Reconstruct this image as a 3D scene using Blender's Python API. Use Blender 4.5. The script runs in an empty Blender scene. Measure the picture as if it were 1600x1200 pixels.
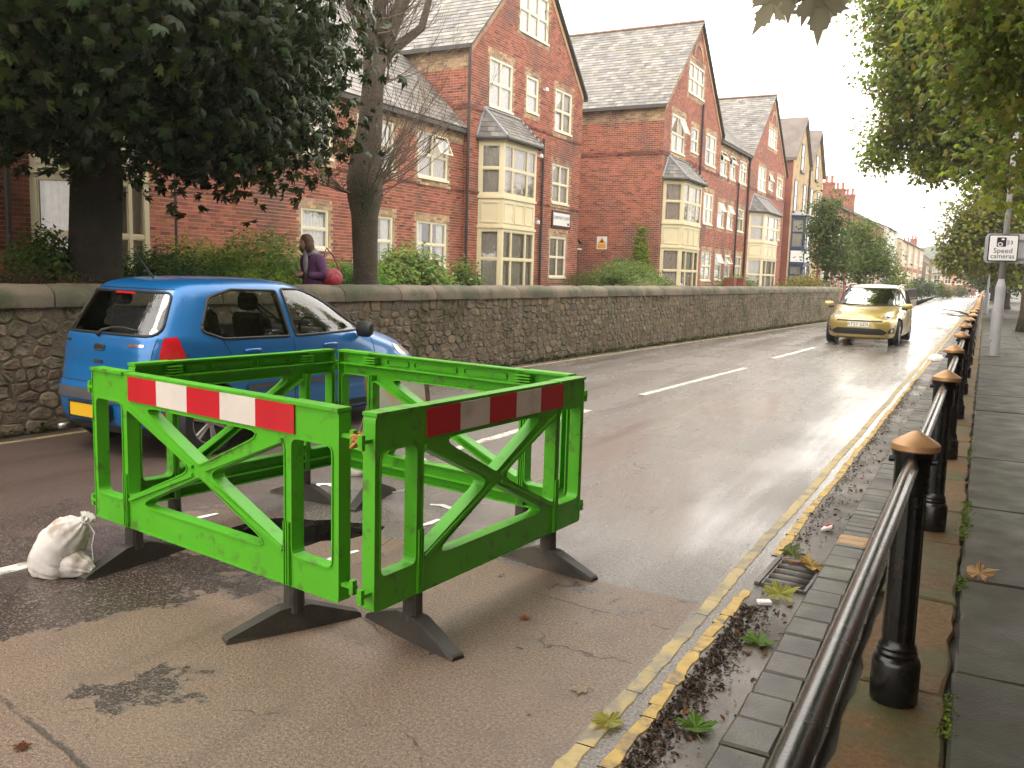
import bpy, bmesh, math, random
import numpy as np
from mathutils import Vector, Matrix, noise as mnoise
from mathutils.bvhtree import BVHTree
from mathutils.geometry import tessellate_polygon

R = math.radians
scene = bpy.context.scene
COL = scene.collection
rng = random.Random(7)

# ------------------------------------------------------------------ camera
F_PX, CAM_H, SLOPE = 1360.0, 1.60, 0.028
_v1 = np.array([740.0, -154.0, F_PX])
_p2 = np.array([740.0 - 3000, -154.0 - SLOPE * 3000, F_PX])
_up = np.cross(_v1, _p2); _up /= np.linalg.norm(_up)
if _up[1] > 0: _up = -_up
_Y = _v1 / np.linalg.norm(_v1); _X = np.cross(_Y, _up)
RC = np.stack([_X, _Y, _up])
cd = bpy.data.cameras.new('camera'); cam = bpy.data.objects.new('camera', cd); COL.objects.link(cam)
cd.sensor_width = 36; cd.lens = F_PX / 1600 * 36; cd.clip_start = 0.05; cd.clip_end = 3000
cm = Matrix.Identity(4)
for i in range(3):
    cm[i][0] = RC[i, 0]; cm[i][1] = -RC[i, 1]; cm[i][2] = -RC[i, 2]
cm[0][3], cm[1][3], cm[2][3] = 0, 0, CAM_H
cam.matrix_world = cm
scene.camera = cam

# ------------------------------------------------------------------ sky, sun, exposure
SUN_EL, SUN_ROT = R(64), R(205)
world = bpy.data.worlds.new('World'); scene.world = world; world.use_nodes = True
nt = world.node_tree; nt.nodes.clear()
w_out = nt.nodes.new('ShaderNodeOutputWorld'); bg = nt.nodes.new('ShaderNodeBackground')
sky = nt.nodes.new('ShaderNodeTexSky'); sky.sky_type = 'NISHITA'; sky.sun_disc = False
sky.sun_elevation = SUN_EL; sky.sun_rotation = SUN_ROT; sky.air_density = 1.0; sky.dust_density = 4.0
tint = nt.nodes.new('ShaderNodeMix'); tint.data_type = 'RGBA'; tint.inputs[0].default_value = 0.93
wn = nt.nodes.new('ShaderNodeTexNoise'); wn.inputs['Scale'].default_value = 1.6; wn.inputs['Detail'].default_value = 4
wr = nt.nodes.new('ShaderNodeMapRange'); wr.inputs[1].default_value = .3; wr.inputs[2].default_value = .7
wr.inputs[3].default_value = 0.93; wr.inputs[4].default_value = 1.12
cl = nt.nodes.new('ShaderNodeVectorMath'); cl.operation = 'SCALE'; cl.inputs[0].default_value = (17.0, 16.1, 14.9)
L = nt.links.new
tc = nt.nodes.new('ShaderNodeTexCoord')
L(tc.outputs['Generated'], wn.inputs['Vector']); L(wn.outputs['Fac'], wr.inputs[0]); L(wr.outputs[0], cl.inputs['Scale'])
L(sky.outputs[0], tint.inputs[6]); L(cl.outputs[0], tint.inputs[7])      # overcast: cloud white nearly hides the clear sky
L(tint.outputs[2], bg.inputs[0]); bg.inputs[1].default_value = 0.10
L(bg.outputs[0], w_out.inputs[0])
sl = bpy.data.lights.new('sun', 'SUN'); sl.energy = 0.7; sl.angle = R(25); sl.color = (1, .93, .82)
sun = bpy.data.objects.new('sun', sl); COL.objects.link(sun)
_sd = Vector((math.sin(SUN_ROT) * math.cos(SUN_EL), math.cos(SUN_ROT) * math.cos(SUN_EL), math.sin(SUN_EL)))
sun.rotation_euler = _sd.to_track_quat('Z', 'Y').to_euler()
vs = scene.view_settings; vs.view_transform = 'Standard'; vs.look = 'None'; vs.gamma = 1; vs.exposure = 1.06
vs.use_curve_mapping = False
scene.cycles.max_bounces = 7; scene.cycles.diffuse_bounces = 3; scene.cycles.glossy_bounces = 3
scene.cycles.transparent_max_bounces = 10; scene.cycles.use_denoising = True

# ------------------------------------------------------------------ pixel -> world (photo pixels, 1600x1200)
CAMP = np.array([0, 0, CAM_H])
def ray(u, v):
    d = RC @ np.array([u - 800.0, v - 600.0, F_PX]); return d / np.linalg.norm(d)
def onz(u, v, z=0.0):
    d = ray(u, v); return CAMP + (z - CAM_H) / d[2] * d
def onx(u, v, x):
    d = ray(u, v); return CAMP + x / d[0] * d
def ony(u, v, y):
    d = ray(u, v); return CAMP + y / d[1] * d

# ------------------------------------------------------------------ materials
def N(nt, t, **kw):
    n = nt.nodes.new(t)
    for k, v in kw.items():
        if k.startswith('i_'): n.inputs[int(k[2:]) if k[2:].isdigit() else k[2:]].default_value = v
        else: setattr(n, k, v)
    return n
class NB:
    """small node builder"""
    def __init__(s, name):
        s.m = bpy.data.materials.new(name); s.m.use_nodes = True; s.t = s.m.node_tree; s.t.nodes.clear()
        s.out = s.t.nodes.new('ShaderNodeOutputMaterial'); s.b = s.t.nodes.new('ShaderNodeBsdfPrincipled')
        s.t.links.new(s.b.outputs[0], s.out.inputs[0])
    def n(s, t, **kw): return N(s.t, t, **kw)
    def l(s, a, b): s.t.links.new(a, b)
    def math(s, op, a, b=None, c=None):
        n = s.t.nodes.new('ShaderNodeMath'); n.operation = op
        for i, x in enumerate((a, b, c)):
            if x is None: continue
            if isinstance(x, (int, float)): n.inputs[i].default_value = x
            else: s.l(x, n.inputs[i])
        return n.outputs[0]
    def rng(s, x, a, b, c=0.0, d=1.0, smooth=True):
        n = s.t.nodes.new('ShaderNodeMapRange'); n.interpolation_type = 'SMOOTHSTEP' if smooth else 'LINEAR'
        s.l(x, n.inputs[0])
        for i, v in enumerate((a, b, c, d)): n.inputs[i + 1].default_value = v
        return n.outputs[0]
    def mix(s, f, a, b, mode='MIX'):
        n = s.t.nodes.new('ShaderNodeMix'); n.data_type = 'RGBA'; n.blend_type = mode; n.clamp_factor = True
        for i, x in ((0, f), (6, a), (7, b)):
            if isinstance(x, (int, float)): n.inputs[i].default_value = x
            elif isinstance(x, tuple): n.inputs[i].default_value = x if len(x) == 4 else (*x, 1)
            else: s.l(x, n.inputs[i])
        return n.outputs[2]
    def noise(s, vec, scale, detail=3, rough=.55, dist=0):
        n = s.n('ShaderNodeTexNoise'); n.inputs['Scale'].default_value = scale; n.inputs['Detail'].default_value = detail
        n.inputs['Roughness'].default_value = rough; n.inputs['Distortion'].default_value = dist
        if vec is not None: s.l(vec, n.inputs['Vector'])
        return n.outputs['Fac']
    def pos(s): return s.n('ShaderNodeNewGeometry').outputs['Position']
    def bump(s, h, strength=.3, dist=.01):
        n = s.n('ShaderNodeBump'); n.inputs['Strength'].default_value = strength; n.inputs['Distance'].default_value = dist
        s.l(h, n.inputs['Height']); s.l(n.outputs[0], s.b.inputs['Normal'])

MATS = {}
def mat(name, col, rough=.6, var=.2, scale=6.0, dirt=None, dirt_amt=.0, bump=.0, bscale=60.0, metal=0.0, spec=.5,
        attr=None, rand=0.0, coat=0.0, rvar=.0, bdist=.01, dscale=2.0, ior=1.5):
    if name in MATS: return MATS[name]
    b = NB(name); p = b.pos()
    n1 = b.noise(p, scale, 5, .6)
    c = (*col, 1)
    if attr:
        a = b.n('ShaderNodeAttribute', attribute_name=attr); base = a.outputs['Color']
    else: base = c
    k = b.rng(n1, .25, .75, 1 - var, 1 + var, False)
    if rand:
        oi = b.n('ShaderNodeObjectInfo'); k = b.math('MULTIPLY', k, b.rng(oi.outputs['Random'], 0, 1, 1 - rand, 1 + rand, False))
    kk = b.n('ShaderNodeCombineColor'); b.l(k, kk.inputs[0]); b.l(k, kk.inputs[1]); b.l(k, kk.inputs[2])
    colr = b.mix(1.0, base, kk.outputs[0], 'MULTIPLY')
    if dirt is not None:
        n2 = b.noise(p, dscale, 6, .65)
        colr = b.mix(b.rng(n2, .62 - dirt_amt * .4, .78 - dirt_amt * .3), colr, dirt)
    b.l(colr, b.b.inputs['Base Color'])
    if rvar:
        b.l(b.rng(b.noise(p, scale * .7, 4), .3, .7, max(.02, rough - rvar), min(1, rough + rvar), False), b.b.inputs['Roughness'])
    else: b.b.inputs['Roughness'].default_value = rough
    b.b.inputs['Metallic'].default_value = metal; b.b.inputs['Specular IOR Level'].default_value = spec
    b.b.inputs['IOR'].default_value = ior; b.b.inputs['Coat Weight'].default_value = coat; b.b.inputs['Coat Roughness'].default_value = .06
    if bump: b.bump(b.noise(p, bscale, 4, .6), bump, bdist)
    MATS[name] = b.m
    return b.m

# ------------------------------------------------------------------ objects
def tag(o, label=None, cat=None, group=None, kind=None):
    if label: o['label'] = label
    if cat: o['category'] = cat
    if group: o['group'] = group
    if kind: o['kind'] = kind
    return o
def thing(name, label, cat, loc=(0, 0, 0), rz=0.0, group=None):
    o = bpy.data.objects.new(name, None); COL.objects.link(o); o.empty_display_size = .1
    o.location = loc; o.rotation_euler = (0, 0, rz)
    return tag(o, label, cat, group)
def lmat(o):
    """world matrix of an object that has not been evaluated yet"""
    m = Matrix.LocRotScale(o.location, o.rotation_euler, o.scale)
    m = o.matrix_parent_inverse @ m if o.parent else m
    return lmat(o.parent) @ m if o.parent else m
def link(name, me, parent=None, world=False, kind=None):
    """world=True: the mesh is in world coordinates, keep it there under its parent"""
    o = bpy.data.objects.new(name, me); COL.objects.link(o)
    if parent:
        o.parent = parent
        if world: o.matrix_parent_inverse = lmat(parent).inverted()
    if kind: o['kind'] = kind
    return o
def copy_tree(o, parent=None):
    c = o.copy(); COL.objects.link(c)
    if parent: c.parent = parent
    for ch in list(o.children): copy_tree(ch, c)
    return c

def np_mesh(name, V, faces, mats, fmat=None, fcol=None, smooth=False):
    """V (n,3); faces: list of index lists or (m,k) array"""
    me = bpy.data.meshes.new(name)
    V = np.asarray(V, dtype=np.float32)
    if isinstance(faces, np.ndarray):
        m, k = faces.shape; li = faces.ravel().astype(np.int32); ls = np.arange(m, dtype=np.int32) * k
    else:
        m = len(faces); lens = np.fromiter((len(f) for f in faces), dtype=np.int32, count=m)
        li = np.fromiter((i for f in faces for i in f), dtype=np.int32); ls = np.zeros(m, dtype=np.int32); ls[1:] = np.cumsum(lens)[:-1]
    me.vertices.add(len(V)); me.vertices.foreach_set('co', V.ravel())
    me.loops.add(len(li)); me.loops.foreach_set('vertex_index', li)
    me.polygons.add(m); me.polygons.foreach_set('loop_start', ls)
    if not isinstance(mats, (list, tuple)): mats = [mats]
    for x in mats: me.materials.append(x)
    if fmat is not None: me.polygons.foreach_set('material_index', np.asarray(fmat, dtype=np.int32))
    me.polygons.foreach_set('use_smooth', np.full(m, bool(smooth)))
    me.update(calc_edges=True)
    if fcol is not None:
        a = me.attributes.new('col', 'FLOAT_COLOR', 'FACE')
        c = np.ones((m, 4), dtype=np.float32); c[:, :3] = np.asarray(fcol, dtype=np.float32)[:, :3]
        a.data.foreach_set('color', c.ravel())
    return me

class MB:
    def __init__(s): s.v = []; s.f = []; s.m = []; s.c = []; s.x = None
    def add(s, vs, fs, m=0, c=(1, 1, 1)):
        o = len(s.v)
        if s.x is not None: vs = [s.x @ Vector(v) for v in vs]
        s.v += [tuple(v) for v in vs]
        for f in fs: s.f.append([i + o for i in f]); s.m.append(m); s.c.append(c)
        return s
    def box(s, x0, x1, y0, y1, z0, z1, m=0, c=(1, 1, 1), P=None, bev=0.0):
        if bev:
            b = bev; V = []; 
            for (z, i) in ((z0, b), (z0 + b, 0), (z1 - b, 0), (z1, b)):
                V += [(x0 + i, y0 + b, z), (x0 + b, y0 + i, z), (x1 - b, y0 + i, z), (x1 - i, y0 + b, z),
                      (x1 - i, y1 - b, z), (x1 - b, y1 - i, z), (x0 + b, y1 - i, z), (x0 + i, y1 - b, z)]
            Fc = [list(range(7, -1, -1)), list(range(24, 32))]
            for r in range(3):
                for k in range(8): Fc.append([r * 8 + k, r * 8 + (k + 1) % 8, r * 8 + 8 + (k + 1) % 8, r * 8 + 8 + k])
        else:
            V = [(x, y, z) for z in (z0, z1) for y in (y0, y1) for x in (x0, x1)]
            Fc = [(0, 2, 3, 1), (4, 5, 7, 6), (0, 1, 5, 4), (2, 6, 7, 3), (0, 4, 6, 2), (1, 3, 7, 5)]
        if P: V = [P(*v) for v in V]
        return s.add(V, Fc, m, c)
    def tube(s, pts, rad, n=8, m=0, c=(1, 1, 1), cap=True):
        pts = [Vector(p) for p in pts]; k = len(pts)
        rr = rad if isinstance(rad, (list, tuple)) else [rad] * k
        V = []; Fc = []; up = None
        for i in range(k):
            t = (pts[min(i + 1, k - 1)] - pts[max(i - 1, 0)]).normalized()
            if up is None:
                up = Vector((0, 0, 1)) if abs(t.z) < .9 else Vector((1, 0, 0))
            a = t.cross(up); 
            if a.length < 1e-4: a = t.cross(Vector((.3, 1, .2)))
            a.normalize(); b = a.cross(t).normalized(); up = b
            for j in range(n):
                th = 2 * math.pi * j / n
                V.append(pts[i] + (a * math.cos(th) + b * math.sin(th)) * rr[i])
        for i in range(k - 1):
            for j in range(n): Fc.append([i * n + j, i * n + (j + 1) % n, (i + 1) * n + (j + 1) % n, (i + 1) * n + j])
        if cap: Fc.append(list(range(n - 1, -1, -1))); Fc.append([(k - 1) * n + j for j in range(n)])
        return s.add(V, Fc, m, c)
    def lathe(s, prof, n=16, c0=(0, 0, 0), m=0, c=(1, 1, 1), lobes=0, amp=0.0):
        V = []; Fc = []
        for (r, z) in prof:
            for j in range(n):
                th = 2 * math.pi * j / n
                rr = r * (1 + (amp * math.cos(lobes * th) if lobes else 0))
                V.append((c0[0] + rr * math.cos(th), c0[1] + rr * math.sin(th), c0[2] + z))
        k = len(prof)
        for i in range(k - 1):
            for j in range(n): Fc.append([i * n + j, i * n + (j + 1) % n, (i + 1) * n + (j + 1) % n, (i + 1) * n + j])
        Fc.append(list(range(n - 1, -1, -1))); Fc.append([(k - 1) * n + j for j in range(n)])
        return s.add(V, Fc, m, c)
    def prism(s, poly, d0, d1, P, m=0, c=(1, 1, 1)):
        """poly: list of (a,b); P(a,b,d)->xyz; convex or simple"""
        n = len(poly); V = [P(a, b, d0) for a, b in poly] + [P(a, b, d1) for a, b in poly]
        Fc = [list(range(n - 1, -1, -1)), list(range(n, 2 * n))]
        for i in range(n): Fc.append([i, (i + 1) % n, n + (i + 1) % n, n + i])
        return s.add(V, Fc, m, c)
    def quad(s, a, b, c_, d, m=0, c=(1, 1, 1)): return s.add([a, b, c_, d], [(0, 1, 2, 3)], m, c)
    def mesh(s, name, mats, smooth=False, col=False): return np_mesh(name, s.v, s.f, mats, s.m, s.c if col else None, smooth)
    def obj(s, name, mats, parent=None, world=False, smooth=False, col=False, kind=None, auto=None):
        me = s.mesh(name, mats, smooth, col)
        if auto is not None: me.set_sharp_from_angle(angle=R(auto))
        return link(name, me, parent, world, kind)

def fix_normals(me):
    bm = bmesh.new(); bm.from_mesh(me); bmesh.ops.recalc_face_normals(bm, faces=bm.faces); bm.to_mesh(me); bm.free()

def flat_holes(name, outer, holes, P, m, extrude=0.0):
    """plate with holes: outer/holes are (a,b) loops; P(a,b,d)"""
    loops = [[Vector((a, b, 0)) for a, b in outer]] + [[Vector((a, b, 0)) for a, b in h] for h in holes]
    tris = tessellate_polygon(loops); pts = [p for l in loops for p in l]
    V = [P(p.x, p.y, extrude) for p in pts]; Fc = [list(t) for t in tris]
    if extrude:
        n = len(pts); V += [P(p.x, p.y, 0) for p in pts]; Fc += [[i + n for i in reversed(t)] for t in tris]
        o = 0
        for l in loops:
            k = len(l)
            for i in range(k): Fc.append([o + i, o + (i + 1) % k, n + o + (i + 1) % k, n + o + i])
            o += k
    me = np_mesh(name, V, Fc, m)
    fix_normals(me)
    return me
def round_poly(pts, r, n=4):
    out = []; k = len(pts)
    for i in range(k):
        p = Vector(pts[i]).to_2d(); a = Vector(pts[i - 1]).to_2d() - p; b = Vector(pts[(i + 1) % k]).to_2d() - p
        rr = r[i] if isinstance(r, (list, tuple)) else r
        la, lb = a.length, b.length; a.normalize(); b.normalize()
        ang = math.acos(max(-1, min(1, a.dot(b)))); d = min(rr / max(math.tan(ang / 2), .05), la * .45, lb * .45)
        p0 = p + a * d; p1 = p + b * d
        for j in range(n + 1):
            t = j / n; out.append(tuple((1 - t) ** 2 * p0 + 2 * t * (1 - t) * p + t * t * p1))
    return out
# ================================================================== ground, road, pavement
def road_material():
    b = NB('road_surface'); p = b.pos()
    sx = b.n('ShaderNodeSeparateXYZ'); b.l(p, sx.inputs[0]); X, Y = sx.outputs[0], sx.outputs[1]
    fine = b.noise(p, 110, 2, .6); fine2 = b.noise(p, 75, 4, .75); big = b.noise(p, 1.1, 5, .6); mid = b.noise(p, 5, 5, .65)
    vo = b.n('ShaderNodeTexVoronoi'); vo.inputs['Scale'].default_value = 130; b.l(p, vo.inputs['Vector'])
    chip = b.n('ShaderNodeSeparateColor'); b.l(vo.outputs['Color'], chip.inputs[0])
    # dark bitumen with pale chips
    asph = b.mix(b.rng(fine2, .35, .7), (.07, .06, .053), (.27, .24, .215))
    asph = b.mix(b.math('MULTIPLY', b.rng(chip.outputs[0], .72, .8), .55), asph, (.24, .215, .19))
    # old reddish chips towards the left lane
    red = b.math('MULTIPLY', b.rng(b.math('ADD', X, b.math('MULTIPLY', mid, 1.2)), -3.2, -4.4), b.rng(Y, 9, 4))
    asph = b.mix(b.math('MULTIPLY', red, b.rng(chip.outputs[1], .5, .75)), asph, (.15, .075, .055))
    asph = b.mix(b.math('MULTIPLY', red, .75), asph, b.mix(b.rng(fine2, .35, .7), (.04, .025, .02), (.115, .07, .058)))
    # buff high-friction patch in front
    w = b.math('MULTIPLY', b.math('SUBTRACT', big, .5), .9)
    wx = b.math('ADD', X, b.math('MULTIPLY', b.math('SUBTRACT', mid, .5), 1.3))
    edge = b.math('ADD', Y, b.math('MULTIPLY', b.rng(X, -1.9, -2.8), b.math('MULTIPLY', b.math('SUBTRACT', mid, .5), .9)))
    tan = b.math('MULTIPLY', b.rng(edge, 4.13, 4.10), b.rng(b.math('ADD', wx, b.math('MULTIPLY', Y, -.12)), -4.95, -4.8))
    tan = b.math('MULTIPLY', tan, b.rng(X, -1.10, -1.12))
    # blotches where the buff layer has worn through, at the left and a few spots
    left = b.math('MULTIPLY', b.math('MULTIPLY', b.rng(b.math('ADD', X, b.math('MULTIPLY', Y, -.35)), -4.0, -4.4), b.rng(Y, 3.65, 3.2)), b.rng(Y, 1.6, 2.0))
    blot = b.noise(p, 1.6, 6, .68)
    worn = b.rng(b.math('ADD', blot, b.math('MULTIPLY', left, .20)), .585, .615)
    tan = b.math('MULTIPLY', tan, b.math('SUBTRACT', 1.0, worn))
    pick = b.rng(b.noise(p, 260, 2, .5), .36, .46)
    tcol = b.mix(b.rng(fine2, .3, .7), (.092, .058, .039), (.275, .192, .135))
    tcol = b.mix(b.math('MULTIPLY', b.rng(fine, .60, .68), .8), tcol, (.42, .34, .26)); tcol = b.mix(b.math('MULTIPLY', b.rng(fine, .40, .33), .75), tcol, (.05, .038, .03))
    tcol = b.mix(b.math('MULTIPLY', b.rng(mid, .5, .66), .4), tcol, (.12, .09, .07))
    tcol = b.mix(b.math('MULTIPLY', b.rng(b.noise(p, .9, 4), .55, .7), .25), tcol, (.26, .195, .135))
    col = b.mix(b.math('MULTIPLY', tan, b.math('ADD', b.math('MULTIPLY', pick, .5), .5)), asph, tcol)
    wd = b.mix(b.rng(fine2, .35, .72), (.026, .018, .015), (.105, .072, .06)); wd = b.mix(b.math('MULTIPLY', b.rng(chip.outputs[0], .8, .86), .6), wd, (.25, .2, .17))
    inpatch = b.math('MULTIPLY', b.math('MULTIPLY', worn, b.rng(edge, 4.13, 4.10)), b.rng(X, -1.10, -1.12)); col = b.mix(b.math('MULTIPLY', inpatch, b.rng(wx, -5.6, -5.0)), col, wd)
    # hairline cracks
    dv = b.n('ShaderNodeVectorMath', operation='SCALE'); dv.inputs['Scale'].default_value = .45
    ns = b.n('ShaderNodeTexNoise'); ns.inputs['Scale'].default_value = 2.5; ns.inputs['Detail'].default_value = 5
    b.l(p, ns.inputs['Vector']); b.l(ns.outputs['Color'], dv.inputs[0])
    av = b.n('ShaderNodeVectorMath', operation='ADD'); b.l(p, av.inputs[0]); b.l(dv.outputs[0], av.inputs[1])
    cv = b.n('ShaderNodeTexVoronoi', feature='DISTANCE_TO_EDGE'); cv.inputs['Scale'].default_value = 1.05; b.l(av.outputs[0], cv.inputs['Vector'])
    crack = b.math('MULTIPLY', b.rng(cv.outputs['Distance'], .005, .001), b.rng(b.noise(p, 2.2, 3), .50, .58))
    seam = b.math('ABSOLUTE', b.math('SUBTRACT', b.math('ADD', b.math('ADD', Y, b.math('MULTIPLY', X, .18)), b.math('MULTIPLY', mid, .07)), 1.27))
    seam2 = b.math('ABSOLUTE', b.math('SUBTRACT', b.math('ADD', b.math('ADD', Y, b.math('MULTIPLY', X, .1)), b.math('MULTIPLY', mid, .05)), 3.62))
    crack = b.math('MAXIMUM', crack, b.math('MULTIPLY', b.rng(seam, .018, .004), b.rng(b.noise(p, 6, 3), .35, .5)))
    crack = b.math('MAXIMUM', crack, b.math('MULTIPLY', b.math('MULTIPLY', b.rng(seam2, .008, .002), b.rng(b.noise(p, 5, 3), .42, .52)), b.rng(X, -2.2, -1.8)))
    col = b.mix(b.math('MULTIPLY', crack, .7), col, (.022, .02, .02))
    # oil / tyre streaks on the running lane
    streak = b.n('ShaderNodeMapping'); streak.inputs['Scale'].default_value = (2.2, .16, 1); b.l(p, streak.inputs['Vector'])
    st = b.noise(streak.outputs[0], 1.0, 5, .6)
    col = b.mix(b.math('MULTIPLY', b.rng(st, .56, .72), .35), col, (.03, .028, .028))
    b.l(col, b.b.inputs['Base Color'])
    # rain: wet film, smoother where the water stands
    wet = b.rng(b.math('ADD', b.math('MULTIPLY', st, .6), b.math('MULTIPLY', big, .4)), .36, .64, 0, 1)
    dry = b.math('MULTIPLY', tan, .17)
    rough = b.math('ADD', b.rng(wet, 0, 1, .32, .19, False), dry)
    rough = b.math('ADD', rough, b.math('MULTIPLY', b.rng(b.math('ADD', X, b.math('MULTIPLY', mid, .8)), -3.4, -4.2), b.rng(Y, 10, 6, 0, .16)))
    b.l(rough, b.b.inputs['Roughness'])
    lane = b.math('MULTIPLY', b.rng(b.math('ADD', X, b.math('MULTIPLY', mid, .5)), -3.9, -2.4), b.rng(Y, 3.9, 5.2))
    film = b.math('MULTIPLY', b.rng(b.math('ADD', b.math('MULTIPLY', st, .6), b.math('MULTIPLY', b.noise(p, .5, 3), .4)), .36, .62), b.math('ADD', b.math('MULTIPLY', lane, .8), .2))
    film = b.math('MULTIPLY', film, b.math('SUBTRACT', 1.0, b.math('MULTIPLY', tan, .8)))
    b.l(film, b.b.inputs['Coat Weight']); b.b.inputs['Coat Roughness'].default_value = .17; b.b.inputs['Coat IOR'].default_value = 1.5
    b.b.inputs['Specular IOR Level'].default_value = .5
    h = b.math('ADD', b.math('MULTIPLY', fine2, .5), b.math('MULTIPLY', vo.outputs['Distance'], .6))
    h = b.math('SUBTRACT', h, b.math('MULTIPLY', crack, 1.2))
    fade = b.rng(Y, 4, 28, .75, .10, False)
    bp = b.n('ShaderNodeBump'); bp.inputs['Distance'].default_value = .006
    b.l(fade, bp.inputs['Strength']); b.l(h, bp.inputs['Height']); b.l(bp.outputs[0], b.b.inputs['Normal'])
    return b.m
M_ROAD = road_material()
M_DARKSTONE = mat('wet_paving', (.027, .019, .012), .50, .5, 4, dirt=(.030, .030, .014), dirt_amt=.5, bump=.35, bscale=70, rand=.25, rvar=.14, spec=.22)
M_CONC = mat('mossy_concrete', (.10, .054, .018), .65, .45, 40, dirt=(.065, .06, .02), dirt_amt=.5, spec=.25, bump=.8, bscale=110, rand=.2, rvar=.1)
M_PAVER = mat('blue_brick_paver', (.050, .042, .034), .42, .25, 6, dirt=(.07, .07, .04), dirt_amt=.4, bump=.3, bscale=90, rand=.25, rvar=.12)
M_PAVER_BUFF = mat('buff_paver', (.33, .20, .085), .5, .2, 8, bump=.3)
M_GUTTER = mat('gutter_concrete', (.105, .082, .062), .42, .35, 3, dirt=(.05, .04, .03), dirt_amt=.6, bump=.35, bscale=60, rvar=.2)
M_SOIL = mat('dark_soil', (.035, .03, .022), .8, .3, 6, bump=.6, bscale=40)
M_GRASS = mat('garden_grass', (.05, .085, .025), .9, .35, 3, bump=.6, bscale=50)
M_FOOT = mat('far_footway', (.13, .12, .11), .45, .25, 2, bump=.1)
M_LAND = mat('land', (.06, .08, .035), .9, .3, .2)

def x_wall(y): return -7.657 + (y - 4.592) * .0658          # foot of the stone wall
def x_left(y):                                              # left edge of the carriageway
    if y < 39: return x_wall(y) + .02
    return float(np.interp(y, [39, 55, 72, 110, 150, 400], [-5.35, -4.6, -4.3, -5.0, -6.0, -10]))
HOLE = []
for i in range(26):
    a = 2 * math.pi * i / 26
    r_ = 1 + .13 * math.sin(3 * a + 1) + .07 * math.sin(7 * a) + rng.uniform(-.05, .05)
    lx, ly = .44 * r_ * math.cos(a), .275 * r_ * math.sin(a)
    ca, sa = math.cos(R(35)), math.sin(R(35))
    HOLE.append((-3.54 + lx * ca - ly * sa, 3.95 + lx * sa + ly * ca))
ys = [-6, -2, 0, 2, 4, 6, 9, 12, 16, 20, 26, 32, 39, 45, 55, 63, 72, 90, 110, 130, 150]
outer = [(x_left(y), y) for y in ys] + [(-.93, y) for y in reversed(ys)]
me = flat_holes('road', outer, [HOLE], lambda a, b_, d: (a, b_, 0), M_ROAD)
road = link('road', me); tag(road, kind='structure')
# the collapsed hole in the carriageway: ragged sides down to a dark floor
mb = MB(); n = len(HOLE); cx = sum(p[0] for p in HOLE) / n; cy = sum(p[1] for p in HOLE) / n
rings = []
for k, (s_, z) in enumerate(((1.0, 0.0), (.985, -.03), (1.03, -.06), (1.08, -.16), (1.0, -.30), (.6, -.36))):
    rings.append([(cx + (x - cx) * s_ * (1 + (rng.uniform(-.04, .04) if k else 0)), cy + (y - cy) * s_ * (1 + (rng.uniform(-.04, .04) if k else 0)), z + (rng.uniform(-.012, .012) if k else 0)) for x, y in HOLE])
V = [p for r_ in rings for p in r_] + [(cx, cy, -.38)]; Fc = []
for k in range(5):
    for i in range(n): Fc.append([k * n + i, k * n + (i + 1) % n, (k + 1) * n + (i + 1) % n, (k + 1) * n + i])
for i in range(n): Fc.append([5 * n + i, 5 * n + (i + 1) % n, 6 * n])
mb.add(V, Fc)
tag(mb.obj('road_hole', mat('hole_earth', (.022, .017, .013), .85, .4, 12, bump=.8, bscale=50)), kind='structure')

def sheet(name, pts, z, m, kind='structure'):
    mb = MB(); mb.add([(x, y, z) for x, y in pts], [list(range(len(pts)))])
    return tag(mb.obj(name, m), kind=kind)
sheet('ground', [(-900, -300), (900, -300), (900, 1500), (-900, 1500)], -.45, M_LAND)
sheet('far_road', [(-14, 150), (1.0, 150), (3, 400), (-22, 400)], -.02, M_ROAD)
sheet('gutter', [(-.93, -6), (-.66, -6), (-.66, 140), (-.93, 140)], 0.0, M_GUTTER)
gy = [-6, 5, 20, 38.6]
mb = MB(); V = []; 
for y in gy: V += [(-60, y, .45), (x_wall(y) - .2, y, .45)]
mb.add(V, [(2 * i, 2 * i + 1, 2 * i + 3, 2 * i + 2) for i in range(3)])
tag(mb.obj('garden_lawn', M_GRASS), kind='structure')
mb = MB(); mb.quad((-60, 38.6, .1), (-5.36, 38.6, .1), (-5.0, 150, .1), (-60, 150, .1))
tag(mb.obj('left_footway', M_FOOT), kind='structure')

# ---- right-hand footway: bed, kerb-side concrete slabs, paving flags, blue brick pavers
def piece_mesh(name, w, l, h, m, bev=.008, wob=0.0, seed=0):
    r_ = random.Random(seed); mb = MB(); P = []; nx, ny = max(1, min(7, int(w / .12))), max(1, min(9, int(l / .12)))
    for i in range(nx): P.append((-w / 2 + w * i / nx, -l / 2))
    for i in range(ny): P.append((w / 2, -l / 2 + l * i / ny))
    for i in range(nx): P.append((w / 2 - w * i / nx, l / 2))
    for i in range(ny): P.append((-w / 2, l / 2 - l * i / ny))
    P = [(x + r_.uniform(-wob, wob), y + r_.uniform(-wob, wob)) for x, y in P]; n = len(P); V = []
    for (f, z) in ((0, -h), (0, -bev), (bev, 0)):
        for x, y in P:
            q = f * r_.uniform(.6, 1.6) if f else 0; V.append((x - math.copysign(min(q, abs(x)), x) * (abs(x) > w * .45), y - math.copysign(min(q, abs(y)), y) * (abs(y) > l * .45), z + (r_.uniform(-1, 1) * wob * .15 if f else 0)))
    Fc = [[k * n + i, k * n + (i + 1) % n, (k + 1) * n + (i + 1) % n, (k + 1) * n + i] for k in range(2) for i in range(n)] + [[2 * n + i for i in range(n)]]
    mb.add(V, Fc)
    return mb.mesh(name, m)
pav = thing('pavement', None, None, (0, 0, 0)); pav['kind'] = 'structure'
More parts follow.
